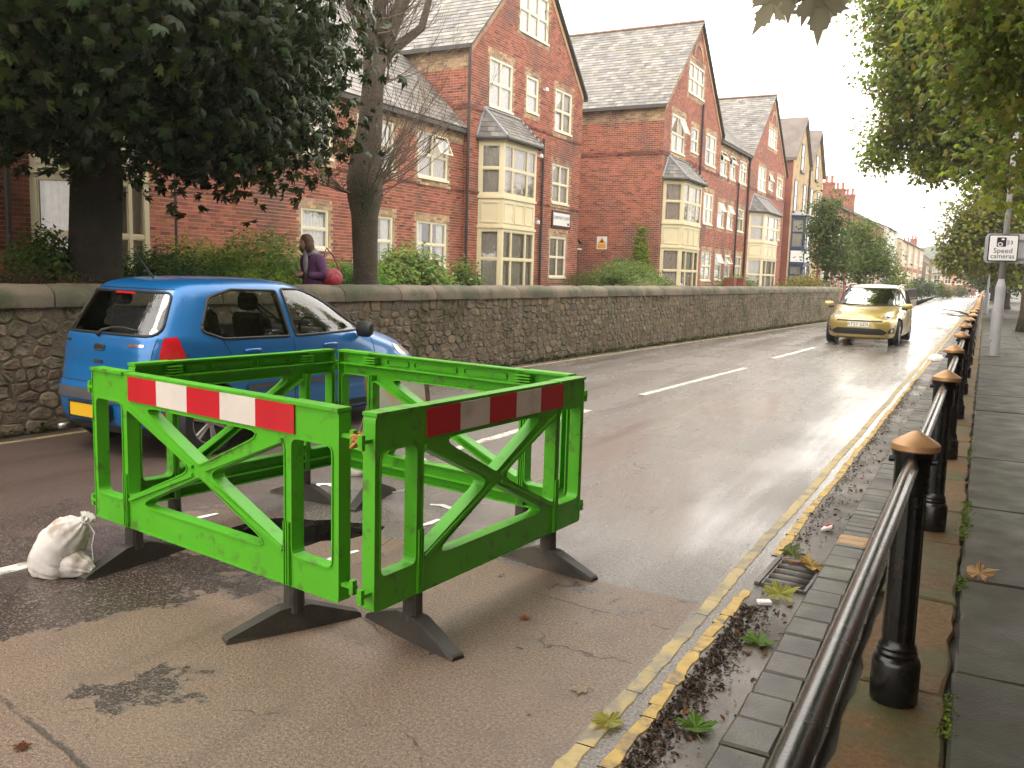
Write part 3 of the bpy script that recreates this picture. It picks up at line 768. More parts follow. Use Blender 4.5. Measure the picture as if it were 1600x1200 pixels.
def gable_block(bld, xf, y0, y1, ze, za, dep, ops, wins, seed, strings=(6.37,), left_wall=True, arch=None, right_wall=True, zb=.3):
    P = lambda s, z, o: (xf + o, s, z)
    ym = (y0 + y1) / 2; hw = ym - y0; sl = (za - ze) / hw
    ext = lambda z: (y0, y1) if z <= ze else (y0 + (z - ze) / sl, y1 - (z - ze) / sl)
    brickwork(bld, P, zb, za - .12, ext, ops, strings=strings, seed=seed)
    for w in wins: window(bld, P, *w[0], **w[1])
    PL = lambda s, z, o: (s, y0 - o, z)
    if left_wall: brickwork(bld, PL, zb, ze - .02, lambda z: (xf - dep, xf), bands=((ze - .66, ze - .05),), strings=(6.37,), seed=seed + 1)
    mb = MB(); mb.quad((xf, y1, zb), (xf - dep, y1, zb), (xf - dep, y1, ze), (xf, y1, ze)); mb.add([(xf - dep, y0, zb), (xf - dep, y1, zb), (xf - dep, y1, ze), (xf - dep, ym, za), (xf - dep, y0, ze)], [(0, 1, 2, 3, 4)])
    mb.obj('rear_wall', M_BMORT, bld, True)
    # roof
    ov = .16; L_ = math.hypot(hw + ov, (hw + ov) * sl); up = Vector((0, 1, sl)).normalized(); dn = Vector((0, -1, sl)).normalized()
    zr = ze - ov * sl + .1
    mb = MB()
    mb.add([(xf + .12, y0 - ov, zr), (xf + .12, ym, zr + (hw + ov) * sl), (xf - dep, ym, zr + (hw + ov) * sl), (xf - dep, y0 - ov, zr)], [(0, 1, 2, 3)])
    mb.add([(xf + .12, y1 + ov, zr), (xf + .12, ym, zr + (hw + ov) * sl), (xf - dep, ym, zr + (hw + ov) * sl), (xf - dep, y1 + ov, zr)], [(0, 1, 2, 3)])
    # verge: dark edge board along both slopes, deep gutter along the eaves
    for s_, ya in ((1, y0 - ov), (-1, y1 + ov)):
        mb.prism([(ya, zr + .02), (ym, zr + (hw + ov) * sl + .02), (ym, zr + (hw + ov) * sl - .04), (ya, zr - .04)], .02, .13, lambda a, b_, d: (xf + d, a, b_))
        mb.box(xf - dep, xf + .1, min(ya, ya - s_ * .1), max(ya, ya - s_ * .1), zr - .12, zr + .0)
    rf = mb.obj('roof', M_ROOFB, bld, True)
    slates(rf, (xf + .14, y0 - ov, zr + .01), (-1, 0, 0), up, L_ - .02, lambda v: 0, lambda v: dep, seed)
    slates(rf, (xf + .14, y1 + ov, zr + .01), (-1, 0, 0), dn, L_ - .02, lambda v: 0, lambda v: dep, seed + 5)
    mb = MB(); x = xf + .13
    while x > xf - dep:
        mb.tube([(x, ym, zr + (hw + ov) * sl + .03), (x - .43, ym, zr + (hw + ov) * sl + .03)], .075, 6); x -= .45
    mb.obj('ridge_tiles', M_RIDGE, rf, True)
    # buff corbel strip following the verge
    for s_, ya, yb in ((1, y0 + .0, ym), (-1, y1 - .0, ym)):
        mb = MB(); n = int(abs(yb - ya) / .3)
        for i in range(n):
            a, b_ = ya + (yb - ya) * i / n, ya + (yb - ya) * (i + 1) / n
            za_, zb_ = ze + abs(a - ya) * sl, ze + abs(b_ - ya) * sl
            g = s_ * .004
            mb.prism([(a + g, za_ - .02), (b_ - g, zb_ - .02), (b_ - g, zb_ - .24), (a + g, za_ - .24)], .0, .03, lambda p, q, d: (xf + d, p, q), c=tuple(c_ * rng.uniform(.85, 1.12) for c_ in BUFF))
        mb.obj('verge_dressing', M_BRICK, bld, True, col=True)
    if arch:
        ya, z, r_ = arch; mb = MB(); n = 13
        for i in range(n):
            a, b_ = math.pi * i / n + .02, math.pi * (i + 1) / n - .02
            mb.prism([(ya + r_ * math.cos(a), z + r_ * math.sin(a)), (ya + (r_ + .2) * math.cos(a), z + (r_ + .2) * math.sin(a)), (ya + (r_ + .2) * math.cos(b_), z + (r_ + .2) * math.sin(b_)), (ya + r_ * math.cos(b_), z + r_ * math.sin(b_))], 0, .03, lambda p, q, d: (xf + d, p, q), c=tuple(c_ * rng.uniform(.85, 1.12) for c_ in BUFF))
        mb.obj('brick_arch', M_BRICK, bld, True, col=True)

def bay(bld, xf, ya, yb, yc, yd, D, zs, opened=(), net=M_NETG, fm=None, panel=None, roofm=None, mid_panel=True, zroof=None):
    """two-storey canted bay: plan (ya,0)-(yb,D)-(yc,D)-(yd,0); zs = bottom, win0 top, win1 bottom, win1 top, eave"""
    fm = fm or M_CREAM; z0, z1, z2, z3, z4 = zs
    plan = [(ya, 0), (yb, D), (yc, D), (yd, 0)]
    b = thing('bay_window', None, None); b.parent = bld; b.matrix_parent_inverse = lmat(bld).inverted()
    mb = MB()
    for f in range(3):
        A = Vector(plan[f]); B_ = Vector(plan[f + 1]); d = (B_ - A); W = d.length; d.normalize(); nn = Vector((-d.y, d.x))
        if nn.y < 0 and f == 1: nn = -nn
        if f != 1 and nn.y < 0: nn = -nn
        Q = lambda s, z, o, A=A, d=d, nn=nn: (xf + A.y + d.y * s + nn.y * o, A.x + d.x * s + nn.x * o, z)
        for (za, zb_) in ((z0, z1), (z2, z3)):
            cols = (.8, 1.5, .8) if f == 1 else (1,)
            # frame pieces
            e = .10 if f == 1 else .12; o0, o1 = -.06, .0
            bx = lambda a, c, dd, ee, oo0=o0, oo1=o1: mb.box(a, c, oo0, oo1, dd, ee, P=lambda s, o, z: Q(s, z, o))
            bx(0, e, za, zb_); bx(W - e, W, za, zb_); bx(e, W - e, zb_ - .09, zb_); bx(e, W - e, za, za + .09)
            cs = [e]; t = sum(cols); m = .03
            for c in cols: cs.append(cs[-1] + (W - 2 * e) * c / t)
            for c in cs[1:-1]: bx(c - m, c + m, za + .09, zb_ - .09)
            zt = za + (zb_ - za) * .52
            for i in range(len(cols)):
                a, c = cs[i] + (m if i else 0), cs[i + 1] - (m if i < len(cols) - 1 else 0)
                bx(a, c, zt - .03, zt + .03, o0 + .004, o1 - .004)
                for (dd, ee) in ((za + .09, zt - .03), (zt + .03, zb_ - .09)):
                    q = .022
                    for (A_, C_, D_, E_) in ((a, a + q, dd, ee), (c - q, c, dd, ee), (a + q, c - q, dd, dd + q), (a + q, c - q, ee - q, ee)): bx(A_, C_, D_, E_, -.045, -.012)
                    m1 = MB(); m1.add([Q(a + q, dd + q, -.035), Q(c - q, dd + q, -.035), Q(c - q, ee - q, -.035), Q(a + q, ee - q, -.035)], [(0, 1, 2, 3)]); m1.obj('pane', M_PANE, b, True)
            m1 = MB(); curtain(m1, Q, .06, W - .06, za, zb_, -.13, .016, .10); m1.obj('curtain', net, b, True)
        trims = MB()       # spandrel with raised moulded panels
        bx = lambda a, c, dd, ee, oo0, oo1: trims.box(a, c, oo0, oo1, dd, ee, P=lambda s, o, z: Q(s, z, o))
        bx(0, W, z1, z2, -.06, -.012); bx(-.02, W + .02, z1, z1 + .07, -.013, .035); bx(-.02, W + .02, z2 - .07, z2, -.013, .035)
        trims.obj('spandrel', panel or fm, b, True); trims = MB(); bx(-.02, W + .02, z3, z3 + .07, -.06, .035); bx(0, W, z3 + .07, z4, -.06, .0)
        trims.obj('cornice', panel or fm, b, True)
        k = 3 if f == 1 else 1
        for i in range(k):
            a, c = .08 + (W - .16) * i / k + .03, .08 + (W - .16) * (i + 1) / k - .03; dd, ee = z1 + .16, z2 - .16; q = .045
            trims = MB()
            for (A_, C_, D_, E_) in ((a, a + q, dd, ee), (c - q, c, dd, ee), (a + q, c - q, dd, dd + q), (a + q, c - q, ee - q, ee)): bx(A_, C_, D_, E_, -.014, .012)
            trims.obj('panel_moulding', panel or fm, b, True)
        trims = MB()
        if z0 > .5: bx(0, W, .3, z0, -.06, .0); trims.obj('plinth', panel or fm, b, True)
    mb.obj('bay_frame', fm, b, True)
    # hipped roof with slates
    zr = zroof or z4 + .95; ov = .16
    e = [Vector((xf, ya - ov, z4)), Vector((xf + D + ov, yb - ov * .6, z4)), Vector((xf + D + ov, yc + ov * .6, z4)), Vector((xf, yd + ov, z4))]
    t = [Vector((xf, yb - .05, zr)), Vector((xf, yc + .05, zr))]
    mb = MB(); mb.add(e + t, [(0, 1, 4), (1, 2, 5, 4), (2, 3, 5), (3, 2, 1, 0)])
    for a, c in ((0, 1), (1, 2), (2, 3)): mb.tube([e[a] + Vector((0, 0, -.03)), e[c] + Vector((0, 0, -.03))], .055, 6)
    mb.obj('bay_roof', roofm or M_ROOFB, b, True)
    if roofm is None:
        U = (e[2] - e[1]); Lu = U.length; U.normalize(); mid = (t[0] + t[1]) / 2 - (e[1] + e[2]) / 2; Lv = mid.length; mid.normalize()
        k0 = ((t[0] - e[1]).dot(U)); k1 = ((t[1] - e[1]).dot(U))
        slates(b, e[1] + Vector((0, 0, .01)), U, mid, Lv, lambda v: k0 * v / Lv, lambda v: Lu + (k1 - Lu) * v / Lv, 3, .16, .22, .8)
        for (p, q, tt) in ((e[0], e[1], t[0]), (e[3], e[2], t[1])):
            U = (q - p); Lu = U.length; U.normalize(); w = (tt - p); vv = w - U * w.dot(U); Lv = vv.length; vv.normalize(); k = w.dot(U)
            slates(b, p + Vector((0, 0, .01)), U, vv, Lv, lambda v, k=k, Lv=Lv: k * v / Lv, lambda v, k=k, Lv=Lv, Lu=Lu: Lu + (k - Lu) * v / Lv, 4, .16, .22, .8)
        mb = MB()
        for p, q in ((e[1], t[0]), (e[2], t[1]), (t[0], t[1]), (e[0], t[0])): mb.tube([p + Vector((0, 0, .03)), q + Vector((0, 0, .03))], .05, 5)
        mb.obj('lead_hip', M_LEAD, b, True)

def wing(bld, xf, y0, y1, ze, zr, dep, ops, wins, seed, strings, zb=.3, slope=1.0, rl=None):
    P = lambda s, z, o: (xf + o, s, z)
    brickwork(bld, P, zb, ze - .02, lambda z: (y0, y1), ops, bands=((ze - .42, ze),), strings=strings, seed=seed)
    for w in wins: window(bld, P, *w[0], **w[1])
    ov = .18; run = (zr - ze) / slope
    mb = MB(); mb.quad((xf + ov, y0, ze), (xf + ov, y1, ze), (xf - run, y1, zr + ov * slope), (xf - run, y0, zr + ov * slope))
    mb.quad((xf - run, y0, zr + ov * slope), (xf - run, y1, zr + ov * slope), (xf - dep, y1, ze), (xf - dep, y0, ze))
    mb.box(xf + .05, xf + ov + .02, y0, y1, ze - .12, ze - .01)
    rf = mb.obj('roof', M_ROOFB, bld, True)
    up = Vector((-1, 0, slope)).normalized(); slates(rf, (xf + ov + .02, y0, ze + .01), (0, 1, 0), up, math.hypot(run + ov, (run + ov) * slope), lambda v: 0, lambda v: y1 - y0, seed)
    return rf
def downpipe(bld, x, y, z0, z1):
    mb = MB(); mb.tube([(x, y, z0), (x, y, z1)], .045, 8)
    z = z0 + .5
    while z < z1: mb.lathe([(.06, 0), (.06, .06)], 8, (x, y, z)); z += 1.8
    mb.obj('downpipe', M_PIPE, bld, True, smooth=True, auto=40)

W2 = dict(cols=(1, 1), rows=(1.0, 1.0)); W1 = dict(cols=(1,), rows=(1, 1)); W3 = dict(cols=(1, 1, 1), rows=(1, 1))
def ow(lst): return [(*a, True) for a, _ in lst]
# ---- block A: left gable, long wing, tall gable with the name board
A = thing('brick_flats', 'red brick flats with the white name board on its tall gable', 'apartment building', (-13.6, 22.0, .3))
wa = [((23.4, 24.85, 6.55, 8.0), W2), ((25.8, 26.65, 6.80, 7.95), W1), ((27.95, 29.32, 6.52, 7.95), W2), ((27.9, 29.28, 4.05, 5.42), W2),
      ((27.85, 29.22, 1.45, 2.9), dict(cols=(1, 1), rows=(1, 1), net=M_NETG)), ((25.2, 27.25, 9.18, 10.62), W3)]
gable_block(A, -13.6, 22.3, 30.25, 8.1, 12.0, 14, ow(wa), wa, 1, (6.33, 3.93))
bay(A, -13.6, 22.85, 23.15, 25.3, 25.75, .7, (1.0, 2.9, 3.85, 5.42, 5.55), zroof=6.42)
ww = []
for (a, b_) in ((19.95, 21.45), (17.35, 18.85)):
    ww += [((a, b_, 1.66, 2.95), dict(cols=(1, 1), rows=(1, 1))), ((a, b_, 4.1, 5.36), dict(cols=(1, 1), rows=(1, 1), opened=((1, 1),) if a > 19 else ((0, 1),)))]
ww += [((15.35, 16.3, 2.0, 2.95), dict(cols=(1,), rows=(1, 1))), ((15.0, 16.4, 4.1, 5.36), dict(cols=(1, 1), rows=(1, 1))), ((12.4, 13.4, 4.1, 5.36), dict(cols=(1,), rows=(1, 1)))]
wing(A, -13.78, 11.6, 22.28, 5.67, 9.6, 12, ow(ww), ww, 5, (3.93,), slope=.98)
w0 = [((9.3, 10.7, 4.1, 5.4), W2), ((5.0, 6.4, 4.1, 5.4), W2), ((5.0, 6.4, 1.5, 2.9), W2)]
gable_block(A, -13.5, 3.6, 11.58, 6.6, 10.4, 14, ow(w0), w0, 9, (3.93,), zb=.3)
bay(A, -13.5, 8.75, 9.15, 10.45, 11.0, .7, (1.0, 2.95, 3.5, 5.2, 5.3), zroof=6.2)
wing(A, -13.78, -8, 3.55, 5.67, 9.6, 12, [(-2, -.6, 1.6, 2.9, True)], [((-2, -.6, 1.6, 2.9), W2)], 15, (3.93,), slope=.98)
downpipe(A, -13.52, 22.12, .4, 8.0); downpipe(A, -13.52, 27.0, .4, 6.1); downpipe(A, -13.42, 8.35, .4, 6.4); downpipe(A, -13.68, 11.75, .4, 5.5)
for y, z in ((26.75, 5.5), (26.65, 3.3), (27.0, 7.7)):
    mb = MB(); mb.box(-13.6, -13.5, y - .03, y + .03, z - .03, z + .03); mb.lathe([(.02, -.02), (.07, 0), (.07, .08), (.03, .12)], 8, (-13.47, y, z - .06)); mb.obj('wall_lamp', M_SIGNW, A, True)
# lean-to porch on the far side of the gable
mb = MB(); mb.prism([(30.27, 3.55), (32.1, 2.75), (32.1, 2.62), (30.27, 2.62)], -3.5, 0, lambda a, b_, d: (-14.3 + d, a, b_))
po = mb.obj('porch_roof', M_ROOFB, A, True)
sl_u = Vector((0, -1.83, .8)).normalized()
slates(po, (-14.25, 32.15, 2.78), (-1, 0, 0), sl_u, 2.0, lambda v: 0, lambda v: 3.5, 77, .2, .28)
mb = MB(); mb.tube([(-14.4, 32.0, .4), (-14.4, 32.0, 2.65)], .05, 8); mb.obj('porch_post', M_PIPE, A, True)
mb = MB(); mb.prism([(30.27, 3.5), (32.0, 2.74), (32.0, 2.66), (30.27, 2.66)], 0, .03, lambda a, b_, d: (-14.29 + d, a, b_)); mb.obj('porch_cheek', mat('slate_cheek', (.16, .15, .12), .6, .3, 4), A, True)
mb = MB(); mb.box(-14.4, -14.26, 30.27, 32.15, 2.55, 2.62); mb.obj('porch_fascia', M_CREAM_W, A, True)

def text_mesh(body, size, P, m, name='lettering', extr=.002, align='CENTER', shear=0):
    cu = bpy.data.curves.new('t', 'FONT'); cu.body = body; cu.size = size; cu.align_x = align; cu.align_y = 'CENTER'; cu.resolution_u = 3; cu.shear = shear
    o = bpy.data.objects.new('t', cu); COL.objects.link(o); dg = bpy.context.evaluated_depsgraph_get(); me0 = o.evaluated_get(dg).to_mesh()
    V = [P(v.co.x, v.co.y, extr) for v in me0.vertices]; Fc = [list(p.vertices) for p in me0.polygons]; o.evaluated_get(dg).to_mesh_clear()
    bpy.data.objects.remove(o); bpy.data.curves.remove(cu)
    return np_mesh(name, V, Fc, m)
# name board
sg = thing('name_board', 'white framed name board high on the brick gable, above a ground floor window', 'sign', (-13.58, 28.65, 3.2))
P = lambda s, z, o: (-13.58 + o, s, z)
mb = MB(); mb.box(27.92, 29.42, -.012, .03, 3.22, 3.80, P=lambda s, o, z: P(s, z, o)); mb.obj('frame', M_DARKF, sg, True)
mb = MB(); mb.box(27.99, 29.35, .03, .036, 3.29, 3.73, P=lambda s, o, z: P(s, z, o)); mb.obj('face', M_SIGNW, sg, True)
link('lettering', text_mesh('CHESTNUT COURT', .155, lambda a, b_, e: P(28.66 + a, 3.56 + b_, .038 + e), M_DARKF), sg, True)
mb = MB(); mb.box(29.15, 29.3, .036, .038, 3.33, 3.41, P=lambda s, o, z: P(s, z, o)); mb.obj('logo', M_DARKF, sg, True)

# ---- block B: gable, linking range, gable
B = thing('brick_flats', 'red brick flats with an amber notice and a conifer at its side wall', 'apartment building', (-11.4, 45, .3))
XB = -11.4
wb = [((34.0, 35.7, 6.55, 8.0), dict(cols=(1, 1), rows=(1, 1), opened=((1, 1),))), ((36.6, 37.6, 6.85, 7.9), W1), ((38.75, 40.4, 6.6, 7.95), W2), ((35.85, 38.05, 9.15, 10.4), W3),
      ((38.9, 40.4, 4.0, 5.38), W2), ((39.0, 40.6, 1.45, 2.8), W2)]
gable_block(B, XB, 33.1, 41.2, 8.2, 12.1, 14, ow(wb), wb, 21, (6.37,), arch=(37.0, 10.66, .5))
bay(B, XB, 33.3, 33.8, 36.2, 36.7, .7, (.9, 2.72, 3.72, 5.3, 5.42), zroof=6.3)
wl = []
for (a, b_, op) in ((41.65, 42.8, ((0, 1),)), (43.4, 44.45, ((0, 1),)), (45.3, 46.75, ((0, 1),))):
    two = b_ - a > 1.2
    for i, (z0, z1) in enumerate(((1.5, 2.75), (4.0, 5.2), (6.45, 7.6))):
        wl.append(((a, b_, z0, z1), dict(cols=(1, 1) if two else (1,), rows=(1.2, .8), opened=op if (i > 0 or not two) else ())))
rfB = wing(B, -11.5, 41.22, 47.15, 7.98, 11.6, 12, ow(wl), wl, 31, (6.37,), slope=1.0)
mb = MB(); U = Vector((-1, 0, 1)).normalized()
p0 = Vector((-11.9, 43.2, 8.5)); 
mb.add([p0 + Vector((.03, 0, .05)), p0 + Vector((.03, .9, .05)), p0 + U * 1.0 + Vector((.03, .9, .05)), p0 + U * 1.0 + Vector((.03, 0, .05)), p0, p0 + Vector((0, .9, 0)), p0 + U * 1.0 + Vector((0, .9, 0)), p0 + U * 1.0], [(0, 1, 2, 3), (4, 5, 1, 0), (5, 6, 2, 1), (6, 7, 3, 2), (7, 4, 0, 3)])
mb.obj('roof_window', M_LEAD, B, True)
wg = [((49.0, 50.85, 6.45, 7.75), W2), ((51.6, 52.65, 6.7, 7.6), dict(cols=(1,), rows=(1, 1), opened=((0, 1),))), ((53.8, 55.5, 6.5, 7.65), dict(cols=(1, 1), rows=(1, 1), opened=((0, 1),))), ((50.9, 53.1, 9.05, 10.15), W3), ((54.0, 55.5, 4.0, 5.2), dict(cols=(1, 1), rows=(1, 1), opened=((0, 1),)))]
gable_block(B, XB, 47.2, 56.2, 7.95, 11.8, 12, ow(wg), wg, 41, (6.37,), arch=(52.0, 10.4, .5))
bay(B, XB, 47.5, 48.2, 51.6, 52.3, .7, (.9, 2.7, 3.6, 5.1, 5.2), zroof=6.1)
downpipe(B, -11.33, 37.9, .4, 9.0); downpipe(B, -11.42, 47.1, .4, 7.9); downpipe(B, -11.42, 45.0, .4, 6.4)
# yellow warning notice and notice board on the side wall
P = lambda s, z, o: (s, 33.09 - o, z)
t = thing('warning_notice', 'small white and amber warning notice on the side wall of the brick flats', 'sign', (-13.8, 33.08, 2.6))
mb = MB(); mb.box(-14.02, -13.58, 0, .012, 2.62, 3.13, P=lambda s, o, z: P(s, z, o)); mb.obj('panel', M_SIGNW, t, True)
m_amb = mat('amber_print', (.75, .36, .03), .5, .05, 5)
mb = MB(); mb.prism([(-13.98, 2.85), (-13.62, 2.85), (-13.8, 3.1)], .012, .014, lambda a, b_, d: P(a, b_, d)); mb.box(-13.98, -13.62, .012, .014, 2.66, 2.83, P=lambda s, o, z: P(s, z, o)); mb.obj('amber_print', m_amb, t, True)
mb = MB(); mb.prism([(-13.88, 2.9), (-13.72, 2.9), (-13.8, 3.02)], .014, .016, lambda a, b_, d: P(a, b_, d)); mb.obj('black_print', M_DARKF, t, True)
t = thing('notice_board', 'grey notice board in a dark frame beside the columnar conifer', 'notice board', (-12.9, 33.08, 1.2))
mb = MB(); mb.box(-13.28, -12.5, 0, .05, 1.3, 2.24, P=lambda s, o, z: P(s, z, o)); mb.obj('frame', M_DARKF, t, True)
mb = MB(); mb.box(-13.2, -12.58, .05, .055, 1.38, 2.14, P=lambda s, o, z: P(s, z, o)); mb.obj('panel', mat('grey_board', (.33, .29, .26), .5, .1, 4), t, True)
for (y, lab) in ((38.2, 'low brown brick pier beside the cream bay'), (39.9, 'second low brown brick pier further from the bay')):
    mb = MB(); 
    for k in range(16):
        for q in range(4): mb.box(-10.1 + (q % 2) * .225 + .004, -10.1 + (q % 2) * .225 + .22, y + (q // 2) * .225 + .004, y + (q // 2) * .225 + .22, .4 + k * .075, .4 + k * .075 + .066, c=tuple(c_ * rng.uniform(.6, .9) for c_ in RED))
    mb.box(-10.09, -9.66, y + .01, y + .44, .4, 1.62, c=(.2, .12, .09))
    tag(mb.obj('brick_pier', M_BRICK, col=True), lab, 'pier', 'brick piers')

# ---- buff brick house with two gables and dark blue bay
M_BUFFB = mat('buff_brick_far', (.46, .33, .175), .85, .22, 1.5, dirt=(.28, .2, .12), dirt_amt=.3, bump=.3, bscale=30)
M_REDB = mat('red_brick_far', (.30, .105, .07), .85, .25, 1.2, dirt=(.2, .09, .07), dirt_amt=.3, bump=.3, bscale=30)
M_NAVY = mat('navy_paint', (.035, .05, .11), .4, .15, 4)
M_PALE = mat('pale_render', (.62, .58, .52), .8, .12, .8)
M_PINK = mat('pink_render', (.52, .24, .2), .8, .12, .8)
M_STONEB = mat('brown_stone_far', (.26, .2, .14), .85, .25, 1.2)
M_TILE = mat('roof_tile_far', (.16, .13, .115), .7, .3, 1.5)
M_WHITEF = mat('white_frame', (.78, .77, .73), .45, .06, 3)
M_FARGL = mat('far_glass', (.06, .06, .06), .08, .3, .6, spec=.8)
def far_window(parent, P, s0, s1, z0, z1, cols=1, fm=None):
    mb = MB(); b = .07; bx = lambda a, c, d, e, f, g: mb.box(a, c, f, g, d, e, P=lambda s, o, z: P(s, z, o))
    bx(s0, s0 + b, z0, z1, -.02, .02); bx(s1 - b, s1, z0, z1, -.02, .02); bx(s0 + b, s1 - b, z1 - b, z1, -.02, .02); bx(s0 + b, s1 - b, z0, z0 + b, -.02, .02); bx(s0 - .1, s1 + .1, z0 - .13, z0 - .01, -.02, .1)
    zt = (z0 + z1) / 2; bx(s0 + b, s1 - b, zt - .03, zt + .03, -.015, .015)
    for i in range(1, cols): x = s0 + (s1 - s0) * i / cols; bx(x - .035, x + .035, z0 + b, zt - .03, -.014, .014); bx(x - .035, x + .035, zt + .03, z1 - b, -.014, .014)
    w = mb.obj('window', fm or M_WHITEF, parent, True)
    m1 = MB(); m1.quad(P(s0 + b, z0 + b, .004), P(s1 - b, z0 + b, .004), P(s1 - b, z1 - b, .004), P(s0 + b, z1 - b, .004)); m1.obj('pane', M_FARGL, w, True)
C_ = thing('buff_brick_house', 'tall buff brick house with two gables and a navy blue two storey bay', 'house', (-11.1, 62, .3))
XC = -11.1; P = lambda s, z, o: (XC + o, s, z)
for (y0, y1) in ((56.8, 62.4), (62.4, 67.8)):
    ym = (y0 + y1) / 2; ze, za = 9.1, 11.8
    mb = MB(); mb.prism([(y0, .2), (y1, .2), (y1, ze), (ym, za), (y0, ze)], -9, 0, lambda a, b_, d: (XC + d, a, b_)); mb.obj('wall', [M_BUFFB], C_, True)
    mb = MB()
    for s_, ya in ((1, y0 - .15), (-1, y1 + .15)):
        zc = ze - .15
        mb.prism([(ya, zc), (ym, za + .02), (ym, za + .22), (ya, zc + .2)], -9, .2, lambda a, b_, d: (XC + d, a, b_))
    mb.obj('roof', M_TILE, C_, True)
    for (s0, s1, z0, z1) in ((ym - .5, ym + .5, 8.6, 10.3), (y0 + .7, y0 + 1.7, 5.9, 7.9), (y1 - 1.9, y1 - .9, 5.9, 7.9)): far_window(C_, lambda s, z, o: P(s, z, o + .02), s0, s1, z0, z1, 1, M_DARKF)
mb = MB(); mb.quad((XC - 9, 56.78, .2), (XC, 56.78, .2), (XC, 56.78, 9.0), (XC - 9, 56.78, 9.0)); mb.obj('side_wall', M_REDB, C_, True)
bay(C_, XC, 57.3, 57.9, 60.2, 60.8, .8, (1.2, 2.6, 3.6, 5.5, 5.7), fm=M_NAVY, panel=M_NAVY, roofm=M_LEAD, zroof=6.0)
mb = MB(); mb.box(XC + .8, XC + .83, 58.0, 60.1, 2.75, 3.45); mb.quad((XC + .08, 57.32, 2.75), (XC + .78, 57.85, 2.75), (XC + .78, 57.85, 3.45), (XC + .08, 57.32, 3.45)); mb.obj('white_panel', M_WHITEF, C_, True)
mb = MB(); mb.tube([(XC + .06, 62.3, 5.8), (XC + .06, 62.3, 9)], .07, 6); mb.obj('downpipe', M_PIPE, C_, True)

# ---- terraces receding beyond
def terrace_house(x, y0, y1, ze, zr, wm, name, label, cat='house', chim=True, bandm=None, group=None, win=2, dep=8, storeys=2, zb=0.1):
    h = thing(name, label, cat, (x, (y0 + y1) / 2, zb), group=group); P = lambda s, z, o: (x + o, s, z)
    mb = MB(); mb.prism([(x, zb), (x, ze), (x - dep / 2, zr), (x - dep, ze), (x - dep, zb)], y0 + .01, y1 - .01, lambda a, b_, d: (a, d, b_)); mb.obj('wall', wm, h, True)
    mb = MB(); mb.prism([(x + .25, ze - .05), (x + .25, ze + .06), (x - dep / 2, zr + .18), (x - dep / 2, zr + .02)], y0, y1, lambda a, b_, d: (a, d, b_)); mb.prism([(x - dep / 2 - .002, zr + .02), (x - dep / 2 - .002, zr + .18), (x - dep - .2, ze + .06), (x - dep - .2, ze - .05)], y0, y1, lambda a, b_, d: (a, d, b_)); rf = mb.obj('roof', M_TILE, h, True)
    if chim:
        mb = MB(); cx = x - dep * .38; zc = zr - 1.0
        mb.box(cx - .5, cx + .5, y0 + .0, y0 + .75, zc, zr + 1.15); mb.box(cx - .56, cx + .56, y0 - .06, y0 + .81, zr + .95, zr + 1.1); c = mb.obj('chimney', M_REDB, h, True)
        mb = MB()
        for q in (-.25, .25): mb.lathe([(.13, 0), (.12, .4), (.16, .55), (.1, .6)], 8, (cx + q, y0 + .37, zr + 1.15))
        mb.obj('chimney_pot', M_CHIMPOT, c, True)
    sh = (ze - zb) / storeys
    for st in range(storeys):
        for i in range(win):
            s = y0 + (y1 - y0) * (i + .5) / win; z = zb + sh * st + .9
            far_window(h, lambda s_, z_, o: P(s_, z_, o + .03), s - .65, s + .65, z, z + 1.35, 2)
    if bandm:
        mb = MB(); mb.box(x - .02, x + .04, y0, y1, zb + sh * (storeys - 1) - .25, zb + sh * (storeys - 1) + .25); mb.obj('brick_band', bandm, h, True)
    return h
ord_ = ['first', 'second', 'third', 'fourth', 'fifth', 'sixth', 'seventh']
y = 68.2
for i in range(6):
    terrace_house(-11 + i * .12, y, y + 6.2, 7.5, 9.6, M_REDB, 'terraced_house', f'brown brick terraced house behind the street trees, {ord_[i]} from the buff house', 'house', group='brick terraced houses'); y += 6.2
terrace_house(-10.0, 106, 117, 7.6, 9.2, M_PALE, 'rendered_house', 'tall white rendered house at the end of the brick terrace', 'house', chim=False, storeys=3, win=3)
for i in range(4):
    terrace_house(-9.4 + i * .25, 118 + i * 7, 125 + i * 7, 6.8 - i * .1, 8.2, mat('cream_render', (.55, .45, .32), .8, .12, 1), 'banded_house', f'cream house with a red band under dark eaves, {ord_[i]} after the white house', 'house', bandm=M_REDB, chim=False, group='cream banded houses', win=2)
terrace_house(-8.2, 147, 155, 4.6, 6.8, M_STONEB, 'brown_house', 'brown brick house with a pale bay front past the cream houses', 'house')
terrace_house(-7.8, 156, 166, 5.2, 7.6, M_STONEB, 'gable_house', 'brown stone house with red chimneys near the end of the street', 'house')
